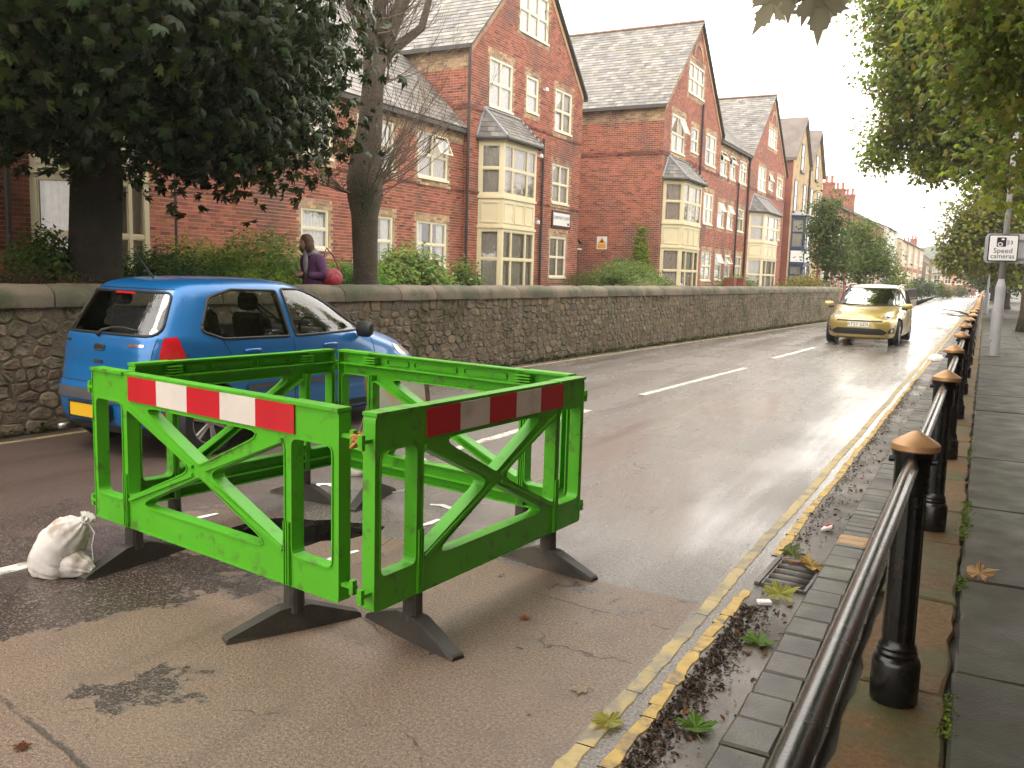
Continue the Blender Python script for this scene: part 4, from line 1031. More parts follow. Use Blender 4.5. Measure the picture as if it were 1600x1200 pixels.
for i in range(5):           # row facing down the street where it bends
    wm = [M_PALE, M_PALE, M_PINK, M_PINK, M_PINK][i]; x0 = -9.4 + i * 1.75 if i < 5 else 0
    h = thing('end_terrace_house', ['white terraced house leftmost in the row closing the street', 'pale grey terraced house second in the row closing the street', 'pink terraced house in the middle of the row closing the street', 'pink terraced house second from the right in the closing row', 'pink terraced house at the right end of the row closing the street'][i], 'house', (x0, 172, 0), group='row of houses closing the street')
    mb = MB(); mb.prism([(172, 0), (172, 3.4), (175, 4.6), (178, 3.4), (178, 0)], x0 - .87, x0 + .87, lambda a, b_, d: (d, a, b_)); mb.obj('wall', wm, h, True)
    mb = MB(); mb.prism([(171.8, 3.35), (171.8, 3.5), (175, 4.75), (175, 4.6)], x0 - .875, x0 + .875, lambda a, b_, d: (d, a, b_)); mb.obj('roof', M_TILE, h, True)
    far_window(h, lambda s, z, o, x0=x0: (x0 + s, 171.96 - o, z), -.5, .5, 1.7, 3.2, 2, M_CREAM_W)

# ---- the other side of the street (outside the picture): terrace behind front gardens, added to block the low sky on the right
for i in range(9):
    y = -34 + i * 7
    terrace_house(14, y, y + 6.9, 7.2, 9.6, M_REDB if i % 2 else M_STONEB, 'terraced_house', f'unseen brick terraced house on the right-hand side of the street, {["first", "second", "third", "fourth", "fifth", "sixth", "seventh", "eighth", "ninth"][i]} from the near end', 'house', group='unseen terraced houses on the right-hand side')
# ================================================================== green plastic pedestrian barriers
M_GREEN = mat('green_plastic', (.082, .39, .015), .38, .08, 3, dirt=(.085, .17, .03), dirt_amt=.22, spec=.35, rvar=.1, bump=.06, bscale=30, dscale=11)
M_RUB = mat('recycled_rubber', (.040, .034, .028), .55, .25, 8, dirt=(.085, .07, .055), dirt_amt=.3, bump=.3, bscale=60, rvar=.1)
M_RED = mat('red_reflective', (.50, .012, .022), .32, .12, 6, dirt=(.3, .03, .03), dirt_amt=.2, coat=.2)
M_WHT = mat('white_reflective', (.66, .60, .54), .35, .08, 5, dirt=(.45, .38, .3), dirt_amt=.3, coat=.2)
BW = 2.03
def mirror(p): return [(BW - a, b) for a, b in reversed(p)]
slotL = round_poly([(.045, .285), (.308, .285), (.308, .832), (.045, .832)], .04)
triL = round_poly([(.362, .312), (.362, .808), (.95, .562)], [.022, .022, .04])
triT = round_poly([(.50, .832), (1.53, .832), (1.015, .598)], [.03, .03, .045])
triB = round_poly([(.45, .285), (1.58, .285), (1.015, .534)], [.03, .03, .045])
HOLES = [slotL, mirror(slotL), triL, mirror(triL), triT, triB]
OUT = round_poly([(0, .135), (BW, .135), (BW, 1.0), (0, 1.0)], [.02, .02, .045, .045], 5)
def flange(mb, loop, d0, d1, w, outward, P):
    """upright lip of thickness w along a loop from depth d0 to d1"""
    n = len(loop); cx = sum(p[0] for p in loop) / n; cy = sum(p[1] for p in loop) / n
    nrm = []
    area = sum(loop[i][0] * loop[(i + 1) % n][1] - loop[(i + 1) % n][0] * loop[i][1] for i in range(n))
    sg = (1 if area > 0 else -1) * (1 if outward else -1)
    for i in range(n):
        a, b = Vector(loop[i - 1]), Vector(loop[(i + 1) % n]); t = (b - a); t.normalize(); nrm.append(Vector((t.y, -t.x)) * sg)
    o = len(mb.v); V = []
    for i in range(n):
        p = Vector(loop[i]); q = p + nrm[i] * w
        V += [P(p.x, p.y, d0), P(p.x, p.y, d1), P(q.x, q.y, d1), P(q.x, q.y, d0)]
    Fc = []
    for i in range(n):
        j = (i + 1) % n
        for k in range(4): Fc.append([i * 4 + k, i * 4 + (k + 1) % 4, j * 4 + (k + 1) % 4, j * 4 + k])
    mb.add(V, Fc)
PB = lambda a, b, d: (a - BW / 2, d, b)           # local: x along, y depth (front = -y), z up
def offset_loop(loop, d):
    n = len(loop); area = sum(loop[i][0] * loop[(i + 1) % n][1] - loop[(i + 1) % n][0] * loop[i][1] for i in range(n)); sg = 1 if area > 0 else -1; out = []
    for i in range(n):
        t = Vector(loop[(i + 1) % n]) - Vector(loop[i - 1]); t.normalize(); out.append((loop[i][0] + t.y * sg * d, loop[i][1] - t.x * sg * d))
    return out
web_me = flat_holes('panel_web', offset_loop(OUT, -.003), [offset_loop(h, .003) for h in HOLES], lambda a, b, d: PB(a, b, -.02 + d), M_GREEN, .014)
def barrier_parts():
    mb = MB()
    flange(mb, OUT, -.024, .042, .007, False, PB)
    for h in HOLES: flange(mb, h, -.026, .042, .007, True, PB)
    # ribs: uprights with channel grooves, mid lip of the top rail, louvres and oval bosses on the inner side
    for a in (.338, BW - .338):
        for q in (-.0165, 0, .0165): mb.box(a + q - .003, a + q + .003, -.036, .046, .14, .44, P=lambda x, y, z: PB(x, z, y))
        for q in (-.011, .011): mb.box(a + q - .0035, a + q + .0035, -.008, .044, .44, .84, P=lambda x, y, z: PB(x, z, y))
        for k in range(4): mb.box(a - .06, a + .06, .0, .056, .965 - k * .018, .972 - k * .018, P=lambda x, y, z: PB(x, z, y))
    mb.box(.03, BW - .03, -.006, .052, .905, .913, P=lambda x, y, z: PB(x, z, y))
    mb.box(.03, BW - .03, -.006, .046, .20, .207, P=lambda x, y, z: PB(x, z, y))
    mb.box(.0, .33, -.032, .046, .988, 1.003, P=lambda x, y, z: PB(x, z, y)); mb.box(BW - .33, BW, -.032, .046, .988, 1.003, P=lambda x, y, z: PB(x, z, y))
    for (a, b) in ((.5, .85), (.92, 1.3), (1.36, 1.56)):
        flange(mb, round_poly([(a, .928), (b, .928), (b, .962), (a, .962)], .016, 3), -.006, .008, .004, True, PB)
    # diagonal ridges of the cross
    for (p, q) in (((.37, .815), (1.66, .30)), ((.37, .30), (1.66, .815))):
        d = (Vector(q) - Vector(p)); L_ = d.length; d.normalize(); nn = Vector((-d.y, d.x))
        for (s0, s1) in ((0, L_ * .46), (L_ * .54, L_)):
            pts = [Vector(p) + d * s0 + nn * .009, Vector(p) + d * s1 + nn * .009, Vector(p) + d * s1 - nn * .009, Vector(p) + d * s0 - nn * .009]
            mb.prism([tuple(x) for x in pts], -.034, -.015, PB)
    # hook lugs at both ends
    for a, s_ in ((0, -1), (BW, 1)):
        for z in (.22, .885):
            mb.box(min(a, a + s_ * .075), max(a, a + s_ * .075), -.012, .016, z - .008, z + .008, P=lambda x, y, zz: PB(x, zz, y))
            mb.box(min(a + s_ * .05, a + s_ * .072), max(a + s_ * .05, a + s_ * .072), -.01, .014, z - .035, z + .03, P=lambda x, y, zz: PB(x, zz, y))
    ribs = mb.mesh('panel_ribs', M_GREEN); return ribs
ribs_me = barrier_parts()
strip_me = {}
def strip_piece(i, m):
    a = .385 + i * .272; mb = MB(); mb.box(a, a + .2715, -.0295, -.021, .853, .985, P=lambda x, y, z: PB(x, z, y)); return mb.mesh('reflective_strip', m)
STR = [strip_piece(i, (M_RED, M_WHT)[i % 2]) for i in range(5)]
def foot_mesh():
    mb = MB(); n = 9
    prof = [(-.31, .016), (-.30, .024), (-.075, .112), (-.055, .115), (.055, .115), (.075, .112), (.30, .024), (.31, .016)]
    V = []
    for (y, h) in prof:
        w = .040 + .012 * (1 - abs(y) / .31)
        V += [(-w, y, 0), (-w * .8, y, h), (w * .8, y, h), (w, y, 0)]
    Fc = []
    for i in range(len(prof) - 1):
        for k in range(4): Fc.append([i * 4 + k, i * 4 + (k + 1) % 4, (i + 1) * 4 + (k + 1) % 4, (i + 1) * 4 + k])
    Fc += [[0, 1, 2, 3], [(len(prof) - 1) * 4 + k for k in (3, 2, 1, 0)]]
    mb.add(V, Fc); mb.lathe([(.052, .09), (.047, .12), (.045, .212), (.030, .216), (.028, .32)], 16); me = mb.mesh('foot', M_RUB); fix_normals(me); return me
FOOT = foot_mesh()
def barrier(A_, B__, label, frot, lift=.0765):
    A_, B__ = Vector(A_) * .955, Vector(B__) * .955; c = (A_ + B__) / 2; d = B__ - A_; L_ = d.length
    t = thing('pedestrian_barrier', label, 'barrier', (c.x, c.y, lift), math.atan2(d.y, d.x), 'green barriers round the hole')
    pn = link('panel', web_me, t); link('rib_frame', ribs_me, pn)
    for i in range(5): link('reflective_strip', STR[i], t)
    for a, r_ in zip((.338, BW - .338), frot):
        f = link('foot', FOOT, t); f.location = (a - BW / 2, .01, -lift / .952); f.rotation_euler = (0, 0, R(r_))
    t.scale = (L_ / BW, 1, .952)
    return t
barrier((-4.40, 3.20), (-2.37, 2.90), 'green plastic barrier with a bright red and white strip, front left of the four', (8, -20))
barrier((-2.20, 2.87), (-2.04, 4.66), 'green plastic barrier with a shaded red and white strip, front right of the four', (-14, -6))
barrier((-2.13, 4.74), (-4.12, 5.03), 'green plastic barrier at the back, its ribbed inner side facing the hole, sign behind it', (12, 20))
barrier((-4.20, 5.00), (-4.41, 3.44), 'green plastic barrier next to the blue car, half hidden by the front left one', (8, 6))

# orange twine knot and white cord
M_TWINE = mat('orange_twine', (.55, .22, .07), .8, .25, 40); M_CORD = mat('white_cord', (.7, .68, .65), .7, .1, 20)
mb = MB(); kc = Vector((-2.19, 2.78, .90)); tr_ = random.Random(2)
for k in range(5):
    pts = [kc + Vector((.035 * math.cos(a + k) + tr_.uniform(-.008, .008), .03 * math.sin(a + k), .03 * math.sin(a * 1.3 + k * 2))) for a in np.linspace(0, 6.3, 12)]
    mb.tube(pts, .006, 5)
mb.tube([kc, kc + Vector((.02, 0, -.04)), kc + Vector((.035, .01, -.10))], .005, 5)
tag(mb.obj('twine_knot', M_TWINE), 'knot of orange twine tying the two front barriers together', 'twine')

# ---- sandbags
M_BAG = mat('white_woven_sack', (.60, .56, .53), .8, .12, 5, dirt=(.34, .26, .2), dirt_amt=.35, bump=.35, bscale=220, dscale=6)
def sandbag(name, label, loc, rz, sx, sy, h, lean=0.0, folds=1.0, seed=0):
    t = thing(name, label, 'sandbag', loc, rz, 'white sandbags weighing down the barriers'); r_ = random.Random(seed)
    nu, nv = 40, 26; V = []; 
    for j in range(nv + 1):
        ph = math.pi * j / nv
        for i in range(nu):
            th = 2 * math.pi * i / nu
            x, y, z = math.sin(ph) * math.cos(th), math.sin(ph) * math.sin(th), math.cos(ph)
            e = .75
            x = math.copysign(abs(x) ** e, x); y = math.copysign(abs(y) ** e, y)
            zz = max(z, -.55) * .65 + .36
            px_, py_, pz = x * sx, y * sy, zz * h
            px_ += lean * max(zz, 0) ** 1.5 * sx
            k = mnoise.noise(Vector((px_ * 9 + seed, py_ * 9, pz * 7))) * .022 + mnoise.noise(Vector((px_ * 24, py_ * 24 + seed, pz * 18))) * .010
            crease = abs(math.sin(3.2 * th + 5 * zz + seed)) ** .35 * .010 * folds
            f = 1 + (k + crease - .012) / max(.1, math.hypot(px_, py_))
            V.append((px_ * f, py_ * f, max(.0, pz + (k if zz > .1 else 0))))
    Fc = [[j * nu + i, j * nu + (i + 1) % nu, (j + 1) * nu + (i + 1) % nu, (j + 1) * nu + i] for j in range(nv) for i in range(nu)]
    me = np_mesh('sack', V, Fc, M_BAG, smooth=True); fix_normals(me); link('sack', me, t)
    return t
t = thing('sandbag', 'plump white sandbag with a tied neck, on the tarmac left of the front barriers', 'sandbag', (-4.03, 2.73, 0), R(24), 'white sandbags weighing down the barriers')
def sack(path, radp, flat, seed, name):
    nu = 72; V = []; pts = []; rr_ = []
    for i in range(len(path) - 1):
        for j in range(5):
            f = j / 5; f = f * f * (3 - 2 * f); pts.append(Vector(path[i]).lerp(Vector(path[i + 1]), j / 5)); rr_.append(radp[i] + (radp[i + 1] - radp[i]) * f)
    pts.append(Vector(path[-1])); rr_.append(radp[-1]); K = len(pts)
    for q in range(K):
        p, r_ = pts[q], rr_[q]; tg = (pts[min(q + 1, K - 1)] - pts[max(q - 1, 0)]).normalized(); a = Vector((0, 1, 0)); b_ = tg.cross(a).normalized()
        near = max(0, (q - K * .30) / (K * .6))
        for i in range(nu):
            th = 2 * math.pi * i / nu; d = a * math.cos(th) * .88 + b_ * math.sin(th)
            k = 1 + .16 * near * math.sin(11 * th + seed + 2 * mnoise.noise(d * 2)) * (.4 + .6 * abs(math.sin(2 * th + seed))) + .06 * mnoise.noise(d * 1.6 + p * 9 + Vector((seed, 0, 0))) + .018 * mnoise.noise(d * 6 + p * 30)
            k -= .05 * max(0, math.sin(q * .9 + 2.2 * math.sin(th * 1.5 + seed))) ** 6
            v = p + d * r_ * k; v.z = max(v.z, .004 + .003 * math.sin(th * 5)); V.append(v)
    Fc = [[j * nu + i, j * nu + (i + 1) % nu, (j + 1) * nu + (i + 1) % nu, (j + 1) * nu + i] for j in range(K - 1) for i in range(nu)] + [list(range(nu - 1, -1, -1)), [(K - 1) * nu + i for i in range(nu)]]
    me = np_mesh(name, V, Fc, M_BAG, smooth=True); fix_normals(me); me.set_sharp_from_angle(angle=R(70)); link(name, me, t)
sack([(-.06, 0, .0), (-.058, 0, .035), (-.05, 0, .09), (-.025, 0, .15), (.02, 0, .205), (.065, 0, .245), (.09, 0, .268), (.102, 0, .283), (.112, 0, .295), (.124, 0, .308), (.128, 0, .315)], [.118, .132, .132, .118, .104, .078, .045, .022, .024, .040, .034], 0, 1, 'sack')
sack([(-.06, -.01, .05), (-.01, -.015, .055), (.06, -.02, .058), (.115, -.025, .046), (.155, -.03, .032), (.165, -.03, .028)], [.06, .09, .082, .056, .026, .006], 0, 4, 'sack_corner')
mb = MB(); mb.tube([(.105 + .02 * math.cos(a), .024 * math.sin(a), .287 - .014 * math.cos(a)) for a in np.linspace(0, 6.4, 14)], .005, 5); mb.tube([(.125, -.01, .28), (.165, -.02, .23), (.155, -.03, .16), (.16, -.03, .09)], .0025, 5)
mb.obj('tie', M_CORD, t)
sandbag('sandbag', 'small white sandbag lying behind the rear barrier by the sign', (-4.20, 5.32, 0), R(5), .15, .11, .20, .1, .9, 5)
sandbag('sandbag', 'longer flattened white sandbag with a trailing cord behind the rear barrier', (-3.76, 5.46, 0), R(-5), .18, .10, .16, -.1, .9, 8)
mb = MB(); mb.tube([(-3.52, 5.38, .1), (-3.46, 5.3, .07), (-3.48, 5.15, .03), (-3.62, 4.98, .008), (-3.72, 4.93, .006)], .004, 5); tag(mb.obj('trailing_cord', M_CORD), 'thin white cord trailing from the flattened sandbag to the road', 'cord')

# ---- road sign on an A-frame, seen from the back
M_RUST = mat('rusty_brown_steel', (.10, .055, .035), .6, .3, 10, dirt=(.2, .09, .04), dirt_amt=.3, bump=.2)
M_SIGNB = mat('weathered_sign_back', (.36, .37, .30), .55, .15, 6, dirt=(.45, .27, .04), dirt_amt=.38, dscale=4)
t = thing('folding_road_sign', 'folding road sign in a rusty frame behind the rear barrier, seen from its stained back', 'road sign', (-4.42, 6.15, 0), R(10)); t.scale = (.72, .72, .76)
def Q(s, z, o): return (s, .16 - z * .27 + o, z)        # leaning panel plane
mb = MB()
for (a, b_, c, d) in ((-.42, -.375, .04, .98), (.375, .42, .04, .98), (-.375, .375, .93, .98), (-.375, .375, .30, .34)): mb.box(a, b_, -.015, .02, c, d, P=lambda s, o, z: Q(s, z, o))
mb.obj('frame', M_RUST, t)
mb = MB(); mb.box(-.37, .37, .0, .006, .345, .925, P=lambda s, o, z: Q(s, z, o)); mb.obj('panel', M_SIGNB, t)
for s_ in (-.40, .40):
    mb = MB(); mb.tube([Q(s_, .55, -.02), (s_, -.38, .01)], .014, 6); mb.obj('prop_leg', M_RUST, t)

# ================================================================== railing with copper-capped posts
M_IRON = mat('black_iron_paint', (.005, .005, .005), .26, .25, 8, dirt=(.05, .026, .014), dirt_amt=.16, dscale=9, rvar=.08, bump=.08, bscale=90, coat=.15)
M_RAIL = mat('worn_black_rail', (.010, .010, .0095), .22, .4, 30, dirt=(.09, .085, .075), dirt_amt=.10, rvar=.08, bump=.12, bscale=140, dscale=22, coat=.3)
M_COPPER = mat('copper_paint', (.44, .25, .115), .42, .12, 6, dirt=(.35, .16, .06), dirt_amt=.25, metal=.35, rvar=.08, dscale=8)
rail_t = thing('pedestrian_railing', 'black iron railing of fluted posts with copper caps along the kerb', 'railing', (-.175, 3.43, .05))
mb = MB(); mb.lathe([(.083, 0), (.085, .01), (.085, .15), (.080, .165), (.066, .178)], 24); BASE_P = mb.mesh('post_base', M_IRON, True); BASE_P.set_sharp_from_angle(angle=R(35))
mb = MB(); mb.lathe([(.070, .176), (.072, .19), (.066, .20), (.068, .21), (.060, .222), (.058, .24)], 24)
mb.lathe([(.056, .238), (.055, .5), (.0535, .80)], 48, lobes=12, amp=.035); mb.lathe([(.055, .79), (.062, .80), (.062, .905), (.066, .92), (.073, .935), (.075, .95)], 24)
for s_ in (-1, 1): 
    mb.tube([(s_ * .055, 0, .912), (s_ * .080, 0, .912)], .012, 8)
SHAFT = mb.mesh('post_shaft', M_IRON, True); SHAFT.set_sharp_from_angle(angle=R(30))
mb = MB(); mb.lathe([(.080, .949), (.0835, .953), (.0835, .972), (.080, .977), (.045, 1.0), (.018, 1.016), (.006, 1.02)], 28); CAP = mb.mesh('post_cap', M_COPPER, True); CAP.set_sharp_from_angle(angle=R(30))
PITCH = 2.62; y0p = 3.43
def post(k):
    y = k * PITCH
    s_ = link('post', SHAFT, rail_t); s_.location = (0, y, 0)
    b_ = link('post_base', BASE_P, s_); c_ = link('post_cap', CAP, s_)
    pr_ = random.Random(k + 50); s_.rotation_euler = (pr_.uniform(-.008, .008), pr_.uniform(-.008, .008), pr_.uniform(0, .5) * 0); c_.rotation_euler = (pr_.uniform(-.025, .025), pr_.uniform(-.025, .025), pr_.uniform(0, 6))
for k in range(-1, 38): post(k)
for k in range(-2, 37):
    mb = MB(); ya, yb = k * PITCH, (k + 1) * PITCH; pts = [(0, ya + (yb - ya) * i / 6, .912 - .004 * math.sin(math.pi * i / 6)) for i in range(7)]
    mb.tube(pts, .0255, 14 if k < 3 else 8, cap=False); mb.obj('rail', M_RAIL, rail_t, smooth=True)

# ---- gully grate
M_GRATE = mat('worn_iron_grate', (.10, .09, .08), .45, .3, 9, dirt=(.06, .05, .04), dirt_amt=.4, bump=.3)
t = thing('drain_grate', 'iron gully grate beside the broken yellow line, leaves caught on it', 'drain', (-.80, 4.77, 0), R(-2))
mb = MB(); mb.box(-.135, .135, -.25, .25, .001, .003); mb.obj('gully', M_SOIL, t)  # flat dark plate stands in for the shaded shaft under the bars
mb = MB()
for (a, b_, c, d) in ((-.135, -.105, -.25, .25), (-.10, -.085, -.25, .25), (.115, .135, -.25, .25), (-.085, .115, -.25, -.235), (-.085, .115, .235, .25)): mb.box(a, b_, c, d, 0, .018, bev=.003)
mb.obj('frame', M_GRATE, t)
for k in range(5):
    mb = MB(); yy = -.19 + k * .095; mb.tube([(-.085, yy, .006), (-.03, yy - .012, .012), (.04, yy - .014, .012), (.115, yy - .006, .008)], [.022, .024, .024, .022], 8); mb.obj('bar', M_GRATE, t, smooth=True)

# ================================================================== speed camera sign on its grey column
M_GREY = mat('galvanised_grey', (.36, .36, .37), .5, .12, 3, bump=.05)
M_GREYB = mat('grey_sign_back', (.42, .43, .45), .55, .06, 3)
pc = onz(1553, 556, .05)
col = thing('lamp_column', 'grey steel lamp column with a wide lower sleeve carrying the speed camera sign', 'lamp post', (pc[0], pc[1], .05))
mb = MB(); mb.lathe([(.10, 0), (.10, 1.5), (.096, 1.55), (.07, 1.65), (.062, 1.7)], 20); mb.box(-.125, -.06, -.07, .07, .35, 1.0); mb.obj('sleeve', M_GREY, col, smooth=True, auto=35)
mb = MB(); mb.lathe([(.062, 1.5), (.055, 4.0), (.045, 8.0)], 14); mb.obj('shaft', M_GREY, col, smooth=True)
mb = MB(); mb.tube([(0, 0, 8.0), (-.1, 0, 8.3), (-.5, 0, 8.5), (-1.4, 0, 8.6)], .035, 8); mb.box(-2.0, -1.35, -.12, .12, 8.53, 8.68, bev=.03); mb.obj('lantern', M_GREY, col)
ca, sa = math.cos(R(8)), math.sin(R(8))
sgn = thing('speed_camera_sign', 'white square speed cameras sign with a camera symbol, strapped to the grey column', 'sign', (pc[0] - .03, pc[1] - .1, 2.42), R(10))
mb = MB(); mb.prism(round_poly([(-.32, -.315), (.32, -.315), (.32, .315), (-.32, .315)], .04), 0, .012, lambda a, b_, d: (a, -d, b_)); mb.obj('border', M_DARKF, sgn)
mb = MB(); mb.prism(round_poly([(-.295, -.29), (.295, -.29), (.295, .29), (-.295, .29)], .03), .012, .015, lambda a, b_, d: (a, -d, b_)); mb.obj('face', M_SIGNW, sgn)
P = lambda a, b_, e: (a, -.0155 - e, b_)
link('lettering', text_mesh('Speed', .17, lambda a, b_, e: P(a, b_ - .065, e), M_DARKF), sgn); link('lettering', text_mesh('cameras', .155, lambda a, b_, e: P(a, b_ - .195, e), M_DARKF), sgn)
mb = MB(); mb.prism(round_poly([(-.145, .03), (.055, .03), (.055, .25), (-.145, .25)], .02), 0, .0015, P)
mb.obj('camera_body', M_DARKF, sgn)
mb = MB(); ring = [(math.cos(i * math.pi / 10), math.sin(i * math.pi / 10)) for i in range(20)]
mb.prism([(-.07 + .055 * a, .085 + .05 * b_) for a, b_ in ring], .0015, .0025, P); mb.prism([(-.02 + .035 * a, .205 + .022 * b_) for a, b_ in ring], .0015, .0025, P); mb.obj('lens_ring', M_SIGNW, sgn)
mb = MB(); mb.prism([(-.07 + .033 * a, .085 + .03 * b_) for a, b_ in ring], .0025, .0035, P); mb.prism([(.155, .075), (.19, .1), (.19, .16), (.155, .185), (.155, .16), (.168, .15), (.168, .11), (.155, .1)], 0, .0015, P); mb.obj('lens', M_DARKF, sgn)
mb = MB(); mb.prism([(.07, .06), (.13, .09), (.13, .17), (.07, .2)], 0, .0012, P); mb.obj('lens_hood', M_GREYB, sgn)
sgn.scale = (.92, 1, .92)
arr = thing('direction_sign', 'back of a grey arrow shaped direction sign mounted behind the speed camera sign', 'sign', (pc[0] + .08, pc[1] + .1, 2.42), R(10))
mb = MB(); mb.prism(round_poly([(-.47, -.25), (-.42, -.32), (.40, -.32), (.62, -.02), (.40, .32), (-.42, .32), (-.47, .25)], .03), 0, .012, lambda a, b_, d: (a, d, b_)); mb.obj('plate', M_GREYB, arr)
mb = MB()
for z in (-.2, .2): mb.box(-.42, .38, -.03, -.001, z - .02, z + .02)
mb.obj('channel', M_GREY, arr)
# farther grey post with the back of a small sign
p2 = onz(1540, 490, .05)
t = thing('sign_post', 'thin grey sign post further up the pavement, showing the back of its small plate', 'sign', (p2[0], p2[1], .05))
mb = MB(); mb.lathe([(.12, 0), (.12, 1.1), (.05, 1.2), (.045, 5)], 10); mb.obj('post', M_GREY, t, smooth=True, auto=35)
mb = MB(); mb.box(-.75, .4, -.03, -.01, 2.6, 3.5); mb.obj('plate', M_GREYB, t)
# ================================================================== cars
def paint(name, c, metal=.35, rough=.32):
    return mat(name, c, rough, .05, 2, metal=metal, coat=.8, dirt=tuple(x * .8 + .02 for x in c), dirt_amt=.15, dscale=3)
M_BLUE = paint('blue_car_paint', (.008, .15, .42)); M_GOLD = paint('gold_car_paint', (.42, .32, .10), .5)
M_TRIM = mat('black_trim', (.02, .02, .021), .5, .15, 8); M_GTRIM = mat('grey_bumper_plastic', (.075, .075, .08), .55, .12, 6)
M_TYRE = mat('tyre_rubber', (.018, .018, .018), .75, .2, 10); M_ALLOY = mat('alloy_silver', (.42, .40, .38), .35, .1, 6, metal=.7)
M_CHROME = mat('chrome', (.75, .75, .75), .12, .05, 3, metal=1.0)
M_TAIL = mat('red_tail_lens', (.55, .012, .02), .12, .15, 20, coat=.6, spec=.8); M_LENS = mat('clear_lens', (.62, .62, .62), .08, .2, 25, metal=.4, coat=.8)
M_PLY = mat('yellow_plate', (.72, .42, .02), .4, .04, 4); M_PLW = mat('white_plate', (.78, .77, .72), .4, .04, 4); M_BLK = mat('black_print', (.012, .012, .012), .5, .1, 4)
M_CABIN = mat('cabin_trim', (.05, .048, .046), .8, .1, 5); M_SEAT = mat('seat_cloth', (.045, .045, .05), .9, .15, 14)
M_CGLASS = glass_mat('car_window_glass', (.80, .82, .78), .10, .012)
def body_mesh(name, zs, m, n=112):
    """zs: list of (z, y_rear, y_front, half_width, exp_rear, exp_front, taper_front)"""
    V = []
    for (z, yr, yf, w, er, ef, tp) in zs:
        yc = yr + (yf - yr) * .48
        for i in range(n):
            t = 2 * math.pi * i / n; c, s = math.cos(t), math.sin(t)
            e = ef if s > 0 else er
            x = math.copysign(abs(c) ** (2 / e), c); y = math.copysign(abs(s) ** (2 / e), s)
            h = (yf - yc) if s > 0 else (yc - yr)
            f = 1 - tp * max(0, y) ** 2 - .05 * max(0, -y) ** 2
            V.append((x * w * f, yc + y * h, z))
    k = len(zs); Fc = [[j * n + i, j * n + (i + 1) % n, (j + 1) * n + (i + 1) % n, (j + 1) * n + i] for j in range(k - 1) for i in range(n)]
    Fc += [list(range(n - 1, -1, -1)), [(k - 1) * n + i for i in range(n)]]
    return np_mesh(name, V, Fc, m, smooth=True)
def interp_rings(keys, per=6):
    """smooth (monotone-ish) interpolation of ring keys in index space"""
    out = []; K = len(keys)
    for i in range(K - 1):
        p0, p1, p2, p3 = keys[max(i - 1, 0)], keys[i], keys[i + 1], keys[min(i + 2, K - 1)]
        for j in range(per):
            t = j / per; r_ = []
            for a in range(7):
                d1 = (p2[a] - p0[a]) / 2 if i > 0 else p2[a] - p1[a]; d2 = (p3[a] - p1[a]) / 2 if i < K - 2 else p2[a] - p1[a]
                h = p2[a] - p1[a]
                if h == 0: d1 = d2 = 0
                else:
                    d1 = max(0, min(d1 / h, 2.5)) * h; d2 = max(0, min(d2 / h, 2.5)) * h
                r_.append((2 * t ** 3 - 3 * t ** 2 + 1) * p1[a] + (t ** 3 - 2 * t ** 2 + t) * d1 + (-2 * t ** 3 + 3 * t ** 2) * p2[a] + (t ** 3 - t ** 2) * d2)
            out.append(r_)
    out.append(list(keys[-1])); return out
def boolean_cut(me, cutters):
    me.materials.append(M_CABIN)
    o = bpy.data.objects.new('b', me); COL.objects.link(o); tmp = [o]
    for c in cutters:
        co = bpy.data.objects.new('c', c); COL.objects.link(co); tmp.append(co)
        md = o.modifiers.new('b', 'BOOLEAN'); md.operation = 'DIFFERENCE'; md.object = co; md.solver = 'EXACT'; md.material_mode = 'TRANSFER'
    dg = bpy.context.evaluated_depsgraph_get(); dg.update()
    r_ = bpy.data.meshes.new_from_object(o.evaluated_get(dg))
    for t in tmp: bpy.data.objects.remove(t)
    r_.name = me.name; r_.set_sharp_from_angle(angle=R(38)); return r_
